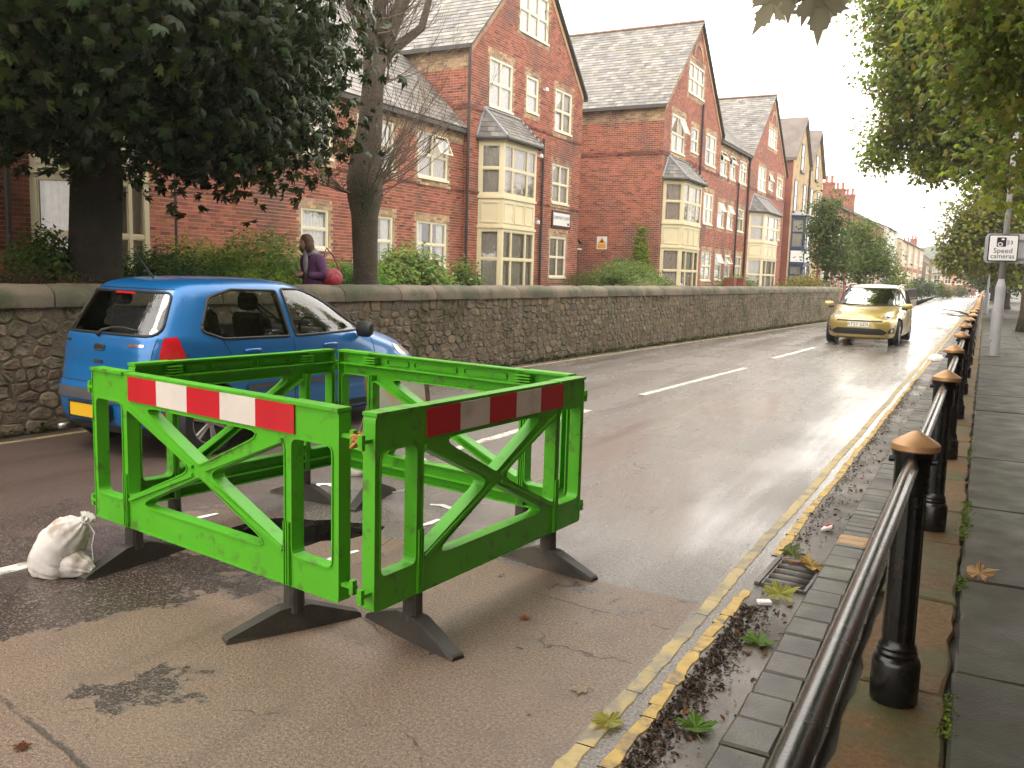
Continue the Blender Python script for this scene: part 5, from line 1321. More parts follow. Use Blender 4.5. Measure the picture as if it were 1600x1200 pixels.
class Skin:
    """cut conforming patches out of a car body by casting a plane polygon on to it"""
    def __init__(s, me):
        s.bvh = BVHTree.FromPolygons([v.co for v in me.vertices], [p.vertices for p in me.polygons])
    def hit(s, u, v, U, D, O):
        p = O + U * u + Vector((0, 0, v)); h = s.bvh.ray_cast(p, D)
        return h
    def patch(s, name, poly, U, D, O, m, parent, off=.004, step=.03):
        U, D, O = Vector(U), Vector(D).normalized(), Vector(O); zs = [p[1] for p in poly]; z0, z1 = min(zs), max(zs)
        zl = sorted(set([round(z, 4) for z in zs] + [round(z0 + (z1 - z0) * i / max(1, int((z1 - z0) / step)), 4) for i in range(int((z1 - z0) / step) + 1)]))
        rows = []
        for z in zl:
            zz = min(max(z, z0 + 1e-4), z1 - 1e-4); xs = []
            for i in range(len(poly)):
                a, b = poly[i], poly[(i + 1) % len(poly)]
                if (a[1] - zz) * (b[1] - zz) <= 0 and a[1] != b[1]: xs.append(a[0] + (b[0] - a[0]) * (zz - a[1]) / (b[1] - a[1]))
            if len(xs) >= 2: rows.append((z, min(xs), max(xs)))
        nc = max(2, int(max(r_[2] - r_[1] for r_ in rows) / step)); V = []; ok = True; last = None
        for (z, a, b) in rows:
            for j in range(nc + 1):
                h = s.hit(a + (b - a) * j / nc, z, U, D, O)
                if h[0] is None:
                    V.append(None); continue
                nn = h[1] if h[1].dot(D) < 0 else -h[1]
                V.append(h[0] + nn * off)
        for i, v in enumerate(V):          # fill rare misses from the neighbours
            if v is None:
                for q in (1, -1, 2, -2, nc + 1, -nc - 1):
                    if 0 <= i + q < len(V) and V[i + q] is not None: V[i] = V[i + q].copy(); break
                else: V[i] = Vector((0, 0, .5))
        Fc = [(r_ * (nc + 1) + j, r_ * (nc + 1) + j + 1, (r_ + 1) * (nc + 1) + j + 1, (r_ + 1) * (nc + 1) + j) for r_ in range(len(rows) - 1) for j in range(nc)]
        me = np_mesh(name, V, Fc, m, smooth=True); return link(name, me, parent)
def grow(poly, d):
    cx = sum(p[0] for p in poly) / len(poly); cy = sum(p[1] for p in poly) / len(poly); out = []
    for x, y in poly:
        L_ = math.hypot(x - cx, y - cy); out.append((cx + (x - cx) * (1 + d / L_), cy + (y - cy) * (1 + d / L_)))
    return out
def wheel(parent, loc, r_, w, side, spokes=6, spin=.2):
    t = thing('wheel', None, None); t.parent = parent; t.location = loc; t.rotation_euler = (0, 0, 0 if side > 0 else math.pi)
    X = lambda prof, n=36: [(a, b) for a, b in prof]
    def lathe_x(prof, n, m, name):
        mb = MB(); mb.x = Matrix.Rotation(R(90), 4, 'Y'); mb.lathe(prof, n); o = mb.obj(name, m, t, smooth=True, auto=40); return o
    lathe_x([(r_ * .66, -w / 2), (r_ * .93, -w / 2), (r_, -w * .36), (r_, w * .36), (r_ * .94, w / 2), (r_ * .68, w / 2), (r_ * .64, w * .40)], 40, M_TYRE, 'tyre')
    mb = MB(); mb.x = Matrix.Rotation(R(90), 4, 'Y')
    mb.lathe([(r_ * .66, -w * .4), (r_ * .69, w * .36), (r_ * .69, w * .46), (r_ * .63, w * .45), (r_ * .60, w * .1), (.02, w * .05)], 36)
    mb.lathe([(.055, w * .1), (.055, w * .40), (.03, w * .44)], 14)
    for k in range(spokes):
        a = 2 * math.pi * k / spokes + spin
        for da in (-.10, .10):
            p = [Vector((math.cos(a + da * 1.6) * .045, math.sin(a + da * 1.6) * .045, w * .37)), Vector((math.cos(a + da) * r_ * .64, math.sin(a + da) * r_ * .64, w * .40))]
            mb.tube(p, .016, 6)
    mb.obj('rim', M_ALLOY, t, smooth=True, auto=40)
    return t
SIDE = lambda s: (Vector((0, 1, 0)), Vector((-s, 0, 0)), Vector((s * 2, 0, 0)))
REAR = (Vector((1, 0, 0)), Vector((0, 1, 0)), Vector((0, -2, 0)))
FRONT = (Vector((1, 0, 0)), Vector((0, -1, 0)), Vector((0, 8, 0)))

def dense(poly, st=.03):
    out = []
    for i in range(len(poly)):
        p, q = poly[i], poly[(i + 1) % len(poly)]; n = max(1, int(math.hypot(q[0] - p[0], q[1] - p[1]) / st)); out += [(p[0] + (q[0] - p[0]) * j / n, p[1] + (q[1] - p[1]) * j / n) for j in range(n)]
    return out + [out[0]]
def glazing(sk, name, poly, U, D, O, parent):
    """a window: dark rubber seal following the opening, with the pane as its child"""
    mb = MB(); V = []
    for p in dense(grow(poly, .008)):
        h = sk.hit(p[0], p[1], Vector(U), Vector(D).normalized(), Vector(O))
        if h[0] is not None: V.append(h[0] + (h[1] if h[1].dot(Vector(D)) < 0 else -h[1]) * .001)
    mb.tube(V, .013, 6); f = mb.obj(name, M_TRIM, parent, smooth=True)
    sk.patch('pane', grow(poly, .006), U, D, O, M_CGLASS, f, .002); return f
def seat(parent, x, y, zf, w=.46, bench=False):
    mb = MB(); mb.box(x - w / 2, x + w / 2, y - .25, y + .25, zf + .18, zf + .34, bev=.05); mb.obj('seat', M_SEAT, parent)
    mb = MB(); mb.box(-w / 2, w / 2, -.07, .07, 0, .58, bev=.05); mb.x = None; mb.v = [(x + a, y - .26 + b - c * .22, zf + .28 + c) for a, b, c in mb.v]; mb.obj('seat_back', M_SEAT, parent)
    for q in ((-w * .3, w * .3) if bench else (0,)):
        mb = MB(); mb.box(-.12, .12, -.05, .05, 0, .16, bev=.04); mb.v = [(x + q + a, y - .41 + b, zf + .88 + c) for a, b, c in mb.v]; mb.obj('headrest', M_SEAT, parent)
def cabin_cutters(keys, z0, z1, ymax, wins):
    R_ = interp_rings(keys, 3); ks = [(z, yr + .07, min(yf - .08, ymax), w - .055, er, ef, tp) for (z, yr, yf, w, er, ef, tp) in R_ if z0 <= z <= z1]
    cut_ = [body_mesh('cabin', ks, M_CABIN, 64)]
    for (ax, poly, a, b) in wins:
        mb = MB()
        if ax == 'x':
            mb.prism(poly, a, b, lambda p, q, d: (d, p, q)); mb2 = MB(); mb2.prism(poly, -b, -a, lambda p, q, d: (d, p, q)); m2 = mb2.mesh('cut', M_TRIM); fix_normals(m2); cut_.append(m2)
        else: mb.prism(poly, a, b, lambda p, q, d: (p, d, q))
        m1 = mb.mesh('cut', M_TRIM); fix_normals(m1); cut_.append(m1)
    fix_normals(cut_[0]); return cut_
def car(name, label, cat, keys, m, axle_r, axle_f, r_, track, wheelw=.17, cabin=()):
    body0 = body_mesh('body', interp_rings(keys), m)
    cutters = list(cabin)
    for y in (axle_r, axle_f):
        for s_ in (-1, 1):
            mb = MB(); mb.x = Matrix.Translation((s_ * (track / 2 + .06), y, r_ + .01)) @ Matrix.Rotation(R(90), 4, 'Y'); mb.lathe([(r_ + .055, -.2), (r_ + .055, .5)], 40); cutters.append(mb.mesh('cut', M_TRIM))
    sk = Skin(body0); me = boolean_cut(body0, cutters)
    t = thing(name, label, cat); b = link('body', me, t)
    for y in (axle_r, axle_f):
        for s_ in (-1, 1):
            wheel(t, (s_ * (track / 2), y, r_), r_, wheelw, s_)
            mb = MB(); mb.x = Matrix.Translation((s_ * (track / 2 - .12), y, r_ + .01)) @ Matrix.Rotation(R(90), 4, 'Y'); mb.lathe([(r_ + .05, -.02), (r_ + .05, .02)], 24); mb.obj('wheel_well', M_TRIM, b)
    return t, sk, b
def seam(sk, pts, U, D, O, parent, w=.007, m=None):
    mb = MB(); V = []
    for i, p in enumerate(pts):
        h = sk.hit(p[0], p[1], Vector(U), Vector(D).normalized(), Vector(O))
        if h[0] is not None: V.append(h[0] + (h[1] if h[1].dot(Vector(D)) < 0 else -h[1]) * .001)
    if len(V) > 1: mb.tube(V, w / 2, 4); mb.obj('panel_gap', m or M_TRIM, parent)
def line(p, q, n=14): return [(p[0] + (q[0] - p[0]) * i / n, p[1] + (q[1] - p[1]) * i / n) for i in range(n + 1)]

# ---- blue hatchback, seen from behind  (z, rear y, front y, half width, exp rear, exp front, front taper)
KB = [(0.17, 0.16, 3.62, 0.68, 5.0, 5.0, 0.08), (0.22, 0.05, 3.69, 0.755, 5.0, 5.5, 0.09), (0.34, 0.01, 3.73, 0.785, 5.5, 5.5, 0.09), (0.52, 0.0, 3.73, 0.797, 5.5, 5.2, 0.1), (0.6, 0.03, 3.715, 0.798, 5.5, 4.6, 0.11), (0.72, 0.065, 3.64, 0.795, 6.0, 3.5, 0.15), (0.8, 0.075, 3.53, 0.79, 6.0, 3.4, 0.16), (0.88, 0.085, 3.318, 0.782, 6.0, 3.3, 0.15), (0.94, 0.1, 3.085, 0.772, 6.0, 3.3, 0.12), (0.985, 0.115, 2.863, 0.757, 6.0, 3.4, 0.1), (1.05, 0.16, 2.735, 0.735, 6.0, 3.6, 0.1), (1.15, 0.225, 2.537, 0.7, 6.0, 3.8, 0.1), (1.25, 0.29, 2.327, 0.665, 6.0, 4.0, 0.1), (1.33, 0.345, 2.14, 0.635, 6.0, 4.0, 0.1), (1.39, 0.39, 1.97, 0.605, 5.5, 4.0, 0.08), (1.43, 0.46, 1.83, 0.56, 5.0, 4.0, 0.06), (1.462, 0.62, 1.66, 0.46, 4.0, 3.5, 0.04), (1.478, 0.85, 1.45, 0.28, 3.0, 3.0, 0.0), (1.482, 1.0, 1.3, 0.1, 2.5, 2.5, 0.0)]
AXR, AXF = .58, 3.10
wr = round_poly([(.54, 1.04), (.74, .975), (1.46, .965), (1.42, 1.365), (.92, 1.37), (.68, 1.31)], [.04, .06, .02, .03, .12, .1])
wf = round_poly([(1.55, .965), (2.60, .975), (2.50, 1.06), (2.06, 1.30), (1.78, 1.37), (1.51, 1.38)], [.02, .03, .03, .1, .1, .03])
rw = round_poly([(-.60, 1.005), (.60, 1.005), (.50, 1.345), (-.50, 1.345)], .07)
ws = round_poly([(-.60, 1.02), (.60, 1.02), (.50, 1.365), (-.50, 1.365)], .07)
CAB = cabin_cutters(KB, .5, 1.43, 2.62, [('x', wr, .40, 1.2), ('x', wf, .40, 1.2), ('y', rw, -.6, .6), ('y', ws, 1.8, 4.2)])
bc, sk, body = car('hatchback_car', 'blue five door hatchback passing close by the stone wall', 'car', KB, M_BLUE, AXR, AXF, .283, 1.36, cabin=CAB)
for s_ in (1, -1):
    U, D, O = SIDE(s_)
    for poly, nm in ((wr, 'rear_side_window'), (wf, 'front_side_window')):
        glazing(sk, nm, poly, U, D, O, bc)
    for ln in (line((1.51, .33), (1.51, .95)), line((2.66, .33), (2.68, .96)), line((.92, .62), (.72, .96), 10)): seam(sk, ln, U, D, O, body)
    sk.patch('side_moulding', [(.95, .515), (2.62, .515), (2.62, .56), (.95, .56)], U, D, O, M_GTRIM, bc, .012, .05)
    if True:
        sk.patch('sill_trim', [(.98, .235), (2.62, .235), (2.62, .29), (.98, .29)], U, D, O, M_TRIM, bc, .006, .06)
        for q in ((.98, .50, .66), ):
            pass
        seam(sk, [(.33 + .09 * math.cos(a), .80 + .075 * math.sin(a)) for a in np.linspace(0, 6.3, 20)] if s_ > 0 else line((.2, .6), (.5, .6), 3), U, D, O, body, .005)
    for y in (1.02, 1.98):
        h = sk.hit(y, .86, U, D, O)[0]; mb = MB(); mb.tube([h + Vector((s_ * .003, -.09, 0)), h + Vector((s_ * .026, -.05, .005)), h + Vector((s_ * .026, .05, .005)), h + Vector((s_ * .003, .09, 0))], .014, 8); mb.obj('door_handle', M_BLUE, bc, smooth=True)
    mb = MB(); mb.lathe([(.04, -.10), (.078, -.095), (.086, -.03), (.082, .06), (.06, .10), (.03, .105)], 14); mb.v = [(s_ * .80 + z_ * .85, 2.46 + y_ * .55, .985 + x_ * .95) for x_, y_, z_ in mb.v]
    mb.tube([(s_ * .70, 2.46, .97), (s_ * .8, 2.46, .985)], .03, 8); mb.obj('door_mirror', M_TRIM, bc, smooth=True, auto=50)
    # headlamp
    dd = Vector((-s_ * .55, -1, -.35)); uu = Vector((1, -.55 * s_, 0)).normalized()
    sk.patch('headlight', round_poly([(s_ * .16, .70), (s_ * .46, .68), (s_ * .50, .82), (s_ * .30, .83)] if s_ > 0 else [(s_ * .30, .83), (s_ * .50, .82), (s_ * .46, .68), (s_ * .16, .70)], .04), uu, dd, Vector((s_ * 1.5 - 0, 6.2, 1.2)) - Vector((s_ * .3, 0, 0)), M_LENS, bc, .006) if False else None
    dd = Vector((-s_ * .62, -1, 0)); O2 = Vector((s_ * .68, 3.48, 0)) - dd * 3
    sk.patch('headlight', round_poly([(-.14, .64), (.15, .68), (.17, .80), (-.06, .76)], .04), Vector((1, -.62 * s_, 0)).normalized() * s_, dd, O2, M_LENS, bc, .006)
    # tail lamp wraps the corner
    dd = Vector((-s_ * .8, 1, 0)); O2 = Vector((s_ * .72, .18, 0)) - dd * 3; uu = Vector((1, .8 * s_, 0)).normalized() * s_
    tl = sk.patch('tail_light', round_poly([(-.115, .62), (.135, .63), (.125, .82), (.06, 1.0), (-.04, .99), (-.075, .80)], .03), uu, dd, O2, M_TAIL, bc, .007)
    sk.patch('clear_lens', round_poly([(-.03, .64), (.12, .65), (.12, .70), (-.03, .69)], .02), uu, dd, O2, M_LENS, tl, .010)
U, D, O = REAR
glazing(sk, 'rear_window', rw, U, D, O, bc)
sk.patch('brake_light', [(-.13, 1.325), (.13, 1.325), (.13, 1.35), (-.13, 1.35)], U, D, O, M_TAIL, bc, .009)
sk.patch('bumper_strip', [(-.77, .455), (.77, .455), (.77, .545), (-.77, .545)], U, D, O, M_GTRIM, bc, .010)
for s_ in (1, -1):
    Us, Ds, Os = SIDE(s_); sk.patch('bumper_strip', [(.14, .455), (.30, .455), (.30, .545), (.14, .545)], Us, Ds, Os, M_GTRIM, bc, .010)
sk.patch('lower_valance', [(-.55, .20), (.55, .20), (.58, .27), (-.58, .27)], U, D, O, M_TRIM, bc, .006)
pl = MB(); pl.box(-.26, .26, -.03, -.016, .315, .425); pl.obj('number_plate', M_PLY, bc)
pl = MB(); pl.tube([(-.52, .055, 1.0 - .0), (.0, .09, 1.02), (.10, .10, 1.03)], .011, 6)
pl = MB(); hx = [sk.hit(x, z, U, D, O)[0] + Vector((0, -.02, 0)) for x, z in ((-.05, .985), (-.02, 1.03), (.10, 1.055), (.25, 1.06), (.40, 1.045))]
pl.tube(hx, [.022, .013, .011, .009, .005], 6); pl.obj('wiper', M_TRIM, bc, smooth=True)
sk.patch('badge', round_poly([(-.07, .865), (.07, .865), (.07, .915), (-.07, .915)], .025), U, D, O, M_CHROME, bc, .008, .015)
sk.patch('name_script', [(.36, .915), (.52, .915), (.52, .935), (.36, .935)], U, D, O, M_CHROME, bc, .006, .02)
sk.patch('name_script', [(-.52, .915), (-.42, .915), (-.42, .935), (-.52, .935)], U, D, O, M_CHROME, bc, .006, .02)
sk.patch('tailgate_lock', [(-.06, .76), (.06, .76), (.06, .785), (-.06, .785)], U, D, O, M_CHROME, bc, .006, .02)
pl = MB(); 
for (a, b_, c, d) in ((-.275, -.26, .30, .44), (.26, .275, .30, .44), (-.26, .26, .425, .44), (-.26, .26, .30, .315)): pl.box(a, b_, -.034, -.012, c, d)
pl.obj('plate_frame', M_TRIM, bc)
for s_ in (-1, 1): sk.patch('reflector', [(s_ * .62 - .07, .36), (s_ * .62 + .07, .36), (s_ * .62 + .07, .39), (s_ * .62 - .07, .39)], U, D, O, M_TAIL, bc, .006, .03)
pl = MB(); pl.tube([(.0, .62, 1.45), (.0, .50, 1.60), (.0, .42, 1.70)], [.010, .005, .003], 6); pl.obj('aerial', M_TRIM, bc)
pl = MB(); pl.tube([(-.45, .10, .19), (-.45, -.02, .185)], .024, 10); pl.obj('exhaust_pipe', M_ALLOY, bc, smooth=True)
seam(sk, line((-.72, .60), (-.56, .60), 6), U, D, O, body); seam(sk, line((.56, .60), (.72, .60), 6), U, D, O, body); seam(sk, [(-.66, .30), (-.3, .285), (.3, .285), (.66, .30)], U, D, O, body)
seam(sk, line((-.55, .60), (.55, .60)), U, D, O, body); seam(sk, line((-.56, .60), (-.60, .99)), U, D, O, body); seam(sk, line((.56, .60), (.60, .99)), U, D, O, body)
seam(sk, line((-.50, 1.375), (.50, 1.375)), U, D, O, body, .012)
U, D, O = FRONT
glazing(sk, 'windscreen', ws, U, D, O, bc)
for x in (-.36, .36): seat(bc, x, 1.75, .30)
seat(bc, 0, .95, .34, 1.15, True)
mb = MB(); mb.box(-.62, .62, 2.30, 2.66, .72, .96, bev=.06); mb.obj('dashboard', M_CABIN, bc)
mb = MB(); mb.tube([(.36 + .18 * math.cos(a), 2.18 - .07 * math.sin(a), .93 + .165 * math.sin(a)) for a in np.linspace(0, 2 * math.pi, 22)], .015, 6); mb.tube([(.36, 2.2, .93), (.36, 2.4, .85)], .03, 6); mb.tube([(.19, 2.18, .93), (.53, 2.18, .93)], .014, 5); mb.obj('steering_wheel', M_TRIM, bc)
mb = MB(); mb.box(-.10, .10, 2.04, 2.07, 1.30, 1.36, bev=.01); mb.obj('rear_view_mirror', M_TRIM, bc)
sk.patch('grille', round_poly([(-.42, .30), (.42, .30), (.36, .46), (-.36, .46)], .03), U, D, O, M_TRIM, bc, .006)
hd = math.atan2(-.055, 1)       # heading along the lane
bc.rotation_euler = (0, 0, hd)
def place_car(c, px_, py_, lx, ly, a):
    """put local ground point (lx,ly) at world (px_,py_)"""
    c.location = (px_ - (lx * math.cos(a) - ly * math.sin(a)), py_ - (lx * math.sin(a) + ly * math.cos(a)), 0.004)
place_car(bc, -5.60, 5.15, .77, AXR, hd)

# ---- gold people carrier coming towards us
KG = [(.18, .10, 4.30, .78, 5, 5, .08), (.24, .04, 4.40, .87, 5, 5.2, .09), (.40, .0, 4.47, .905, 5.5, 5, .10), (.56, .02, 4.47, .915, 5.5, 4.6, .11), (.66, .03, 4.44, .915, 5.5, 4.2, .13),
      (.76, .04, 4.34, .91, 6, 3.2, .17), (.86, .05, 4.15, .90, 6, 3.1, .18), (.93, .06, 3.90, .885, 6, 3.1, .16), (.985, .08, 3.65, .87, 6, 3.2, .14), (1.05, .11, 3.45, .85, 6, 3.3, .13),
      (1.16, .17, 3.18, .81, 6, 3.5, .12), (1.28, .23, 2.88, .77, 6, 3.6, .12), (1.38, .28, 2.60, .735, 6, 3.6, .11), (1.45, .34, 2.36, .69, 5.5, 3.6, .09), (1.50, .46, 2.12, .60, 5, 3.5, .06),
      (1.53, .75, 1.85, .42, 4, 3.2, .02), (1.545, 1.05, 1.55, .18, 3, 3, 0)]
GW = [round_poly([(2.25, 1.0), (3.12, 1.0), (2.50, 1.36), (2.20, 1.39)], .04), round_poly([(1.25, 1.0), (2.15, 1.0), (2.10, 1.40), (1.3, 1.40)], .04), round_poly([(.4, 1.03), (1.16, 1.0), (1.2, 1.39), (.55, 1.36)], .04)]
ws = round_poly([(-.76, 1.01), (.76, 1.01), (.60, 1.435), (-.60, 1.435)], .07)
CAB = cabin_cutters(KG, .55, 1.48, 3.40, [('x', p_, .5, 1.3) for p_ in GW] + [('y', ws, 2.15, 5.0)])
gc, sk, body = car('people_carrier', 'gold people carrier with headlamps and white plate coming down the wet road', 'car', KG, M_GOLD, .82, 3.50, .325, 1.54, .2, cabin=CAB)
for s_ in (1, -1):
    U, D, O = SIDE(s_)
    for poly, nm in zip(GW, ('front_side_window', 'rear_side_window', 'quarter_window')): glazing(sk, nm, poly, U, D, O, gc)
    f = sk.patch('corner_window', round_poly([(3.2, 1.0), (3.42, 1.0), (2.9, 1.22)], .02), U, D, O, M_TRIM, gc, .003)
    for ln in (line((2.2, .35), (2.2, .98)), line((3.2, .45), (3.25, .98)), line((1.2, .6), (1.2, .98))): seam(sk, ln, U, D, O, body)
    for y in (1.4, 2.4):
        h = sk.hit(y, .88, U, D, O)[0]; mb = MB(); mb.tube([h + Vector((0, -.1, 0)), h + Vector((s_ * .025, -.05, 0)), h + Vector((s_ * .025, .05, 0)), h + Vector((0, .1, 0))], .014, 6); mb.obj('door_handle', M_GOLD, gc)
    mb = MB(); mb.lathe([(.04, -.15), (.09, -.12), (.10, 0), (.09, .12), (.04, .14)], 14); mb.v = [(s_ * .96 + z_ * .8, 3.12 + y_ * .5, 1.0 + x_ * .75) for x_, y_, z_ in mb.v]; mi = mb.obj('door_mirror', M_GOLD, gc, smooth=True, auto=50)
    mb = MB(); mb.tube([(s_ * .83, 3.12, .95), (s_ * .97, 3.12, .93)], .035, 8); mb.obj('mirror_arm', M_TRIM, mi)
    mb = MB(); mb.tube([(s_ * .66, .55, 1.45), (s_ * .65, .7, 1.53), (s_ * .65, 1.9, 1.545), (s_ * .66, 2.3, 1.47)], .022, 8); mb.obj('roof_rail', M_ALLOY, gc, smooth=True)
    dd = Vector((-s_ * .6, -1, 0)); O2 = Vector((s_ * .70, 4.1, 0)) - dd * 3; uu = Vector((1, -.6 * s_, 0)).normalized() * s_
    hl = sk.patch('headlight', round_poly([(-.24, .685), (.13, .70), (.20, .86), (.02, .845)], .03), uu, dd, O2, M_LENS, gc, .006)
    sk.patch('lamp_reflector', round_poly([(-.10, .71), (.0, .71), (.02, .79), (-.05, .79)], .03), uu, dd, O2, M_CHROME, hl, .008, .02)
    fg = sk.patch('fog_lamp_recess', round_poly([(-.16, .34), (.10, .34), (.12, .48), (-.06, .46)], .04), uu, dd, O2, M_TRIM, gc, .006)
    sk.patch('fog_lamp', round_poly([(-.04, .36), (.05, .36), (.05, .44), (-.04, .44)], .045), uu, dd, O2, M_LENS, fg, .010, .02)
U, D, O = FRONT
glazing(sk, 'windscreen', ws, U, D, O, gc)
for x in (-.40, .40): seat(gc, x, 2.0, .36)
seat(gc, 0, 1.1, .38, 1.3, True)
mb = MB(); mb.box(-.70, .70, 2.75, 3.35, .75, .97, bev=.06); mb.obj('dashboard', M_CABIN, gc)
mb = MB(); mb.tube([(.40 + .18 * math.cos(a), 2.5 - .07 * math.sin(a), .98 + .165 * math.sin(a)) for a in np.linspace(0, 2 * math.pi, 22)], .015, 6); mb.obj('steering_wheel', M_TRIM, gc)
pl = MB(); pl.tube([sk.hit(x, .995 + .03 * abs(x), U, D, O)[0] + Vector((0, .02, .02)) for x in np.linspace(-.62, .6, 9)], .012, 6); pl.obj('wiper', M_TRIM, gc)
sk.patch('upper_grille', [(-.52, .615), (.52, .615), (.54, .655), (-.54, .655)], U, D, O, M_TRIM, gc, .006)
gr = sk.patch('lower_grille', round_poly([(-.58, .30), (.58, .30), (.66, .37), (.50, .455), (-.50, .455), (-.66, .37)], .03), U, D, O, M_TRIM, gc, .006)
seam(sk, [(-.5, .745), (-.30, .73), (-.1, .725), (0, .77), (.1, .725), (.30, .73), (.5, .745)], U, D, O, body, .012, M_CHROME)
seam(sk, [(-.07, .72), (0, .755), (.07, .72)], U, D, O, body, .014, M_CHROME)
pl = MB(); pl.box(-.26, .26, 4.465, 4.48, .49, .60); npl = pl.obj('number_plate', M_PLW, gc)
link('lettering', text_mesh('AT57 GDU', .115, lambda a, b_, e: (-a, 4.481 + e, .545 + b_), M_BLK), npl)
pl = MB(); pl.box(-.5, .5, 4.3, 4.35, .2, .26); pl.obj('air_dam', M_TRIM, gc)
for y in (.12, ): pl = MB(); pl.box(-.26, .26, .0, .02, .6, .7); pl.obj('rear_plate', M_PLY, gc)
hd = math.pi + math.atan2(-.02, 1)
gc.rotation_euler = (0, 0, hd)
pt = onz(1339, 541, 0)
place_car(gc, float(pt[0]), float(pt[1]), 0.0, 4.45, hd)
# dark car parked beyond the end of the wall
pk = copy_tree(bc)
pk['label'] = 'dark car roof just showing beyond the end of the stone wall'
M_DKB = paint('dark_blue_car_paint', (.012, .02, .05))
for ch in pk.children:
    if ch.name.startswith('body'):
        ch.data = ch.data.copy(); ch.data.materials[0] = M_DKB
pk.rotation_euler = (0, 0, R(80)); pk.location = (-5.9, 41.6, .1)
# ================================================================== trees, shrubs, leaves
def leaf_material(name, trans=.48, rough=.45, spec=.25):
    m = bpy.data.materials.new(name); m.use_nodes = True; t = m.node_tree; t.nodes.clear()
    o = t.nodes.new('ShaderNodeOutputMaterial'); a = t.nodes.new('ShaderNodeAttribute'); a.attribute_name = 'col'
    p = t.nodes.new('ShaderNodeBsdfPrincipled'); p.inputs['Roughness'].default_value = rough; p.inputs['Specular IOR Level'].default_value = spec
    tr = t.nodes.new('ShaderNodeBsdfTranslucent'); mx = t.nodes.new('ShaderNodeMixShader'); mx.inputs[0].default_value = trans
    hs = t.nodes.new('ShaderNodeHueSaturation'); hs.inputs['Value'].default_value = 1.25
    t.links.new(a.outputs['Color'], p.inputs['Base Color']); t.links.new(a.outputs['Color'], hs.inputs['Color']); t.links.new(hs.outputs[0], tr.inputs['Color'])
    t.links.new(p.outputs[0], mx.inputs[1]); t.links.new(tr.outputs[0], mx.inputs[2]); t.links.new(mx.outputs[0], o.inputs[0]); return m
M_LEAF = leaf_material('leaf'); M_BARK = mat('bark', (.10, .075, .055), .9, .3, 9, dirt=(.06, .065, .03), dirt_amt=.35, bump=1.0, bscale=26, bdist=.03)
M_BARKD = mat('dark_bark', (.045, .036, .028), .9, .3, 9, dirt=(.03, .035, .018), dirt_amt=.4, bump=1.0, bscale=26, bdist=.03)
M_TWIG = mat('twig_bark', (.15, .115, .085), .9, .2, 9)
def maple_template():
    """five lobed leaf in the xy plane, stalk at the origin, tip along +y, unit length"""
    half = [(0, 0), (.20, -.06), (.34, .02), (.50, .10), (.36, .22), (.58, .44), (.44, .46), (.50, .62), (.26, .50), (.20, .70), (.10, .78)]
    pts = half + [(0, 1.0)] + [(-x, y) for x, y in reversed(half[1:])]
    V = [(x, y, -.10 * abs(x) ** 1.3 - .18 * (y - .4) ** 2) for x, y in pts]; c = len(V); V.append((0, .38, .03)); n = c
    return np.array(V), np.array([(i, (i + 1) % n, c) for i in range(n)])
def maple_small():
    half = [(0, 0), (.42, .06), (.34, .26), (.52, .52), (.22, .52)]
    pts = half + [(0, 1.0)] + [(-x, y) for x, y in reversed(half[1:])]
    V = [(x, y, -.12 * abs(x)) for x, y in pts]; c = len(V); V.append((0, .35, .04)); n = c
    return np.array(V), np.array([(i, (i + 1) % n, c) for i in range(n)])
def oval_template():
    V = np.array([(0, 0, 0), (.26, .35, .06), (.2, .7, .05), (0, 1, -.06), (-.2, .7, .05), (-.26, .35, .06), (0, .5, -.02)])
    return V, np.array([(0, 1, 6), (1, 2, 6), (2, 3, 6), (3, 4, 6), (4, 5, 6), (5, 0, 6)])
def chestnut_template():
    """five drooping ovate leaflets from one stalk"""
    V = []; Fc = []
    for k, (a, l) in enumerate(((-1.25, .62), (-.6, .85), (0, 1.0), (.6, .85), (1.25, .62))):
        c, s = math.cos(a), math.sin(a); o = len(V)
        for (x, y, z) in ((0, .02, 0), (.13, .38, -.02), (.20, .66, -.10), (0, 1.0, -.34), (-.20, .66, -.10), (-.13, .38, -.02), (0, .55, -.03)):
            x, y = x * l * .95, y * l; V.append((x * c + y * s, -x * s + y * c, z * l))
        Fc += [(o, o + 1, o + 6), (o + 1, o + 2, o + 6), (o + 2, o + 3, o + 6), (o + 3, o + 4, o + 6), (o + 4, o + 5, o + 6), (o + 5, o, o + 6)]
    return np.array(V), np.array(Fc)
def serrated_template():
    half = [(0, 0), (.16, -.05), (.30, .0), (.34, .05), (.47, .07), (.40, .15), (.36, .22), (.24, .27), (.40, .33), (.50, .33), (.52, .40), (.66, .47), (.52, .49), (.47, .55), (.40, .53), (.36, .58), (.20, .46), (.22, .60), (.28, .68), (.20, .70), (.20, .78), (.11, .80), (.07, .90)]
    pts = half + [(0, 1.06)] + [(-x, y) for x, y in reversed(half[1:])]
    V = [(x, y, -.12 * abs(x) ** 1.2 - .16 * (y - .4) ** 2) for x, y in pts]; c = len(V); V.append((0, .36, .03)); n = c
    return np.array(V), np.array([(i, (i + 1) % n, c) for i in range(n)])
MAPLE, MAPLES, OVAL, CHESTNUT, SERR = maple_template(), maple_small(), oval_template(), chestnut_template(), serrated_template()
M_LEAF_DARK = leaf_material('dark_leaf', .10, .4, .2)
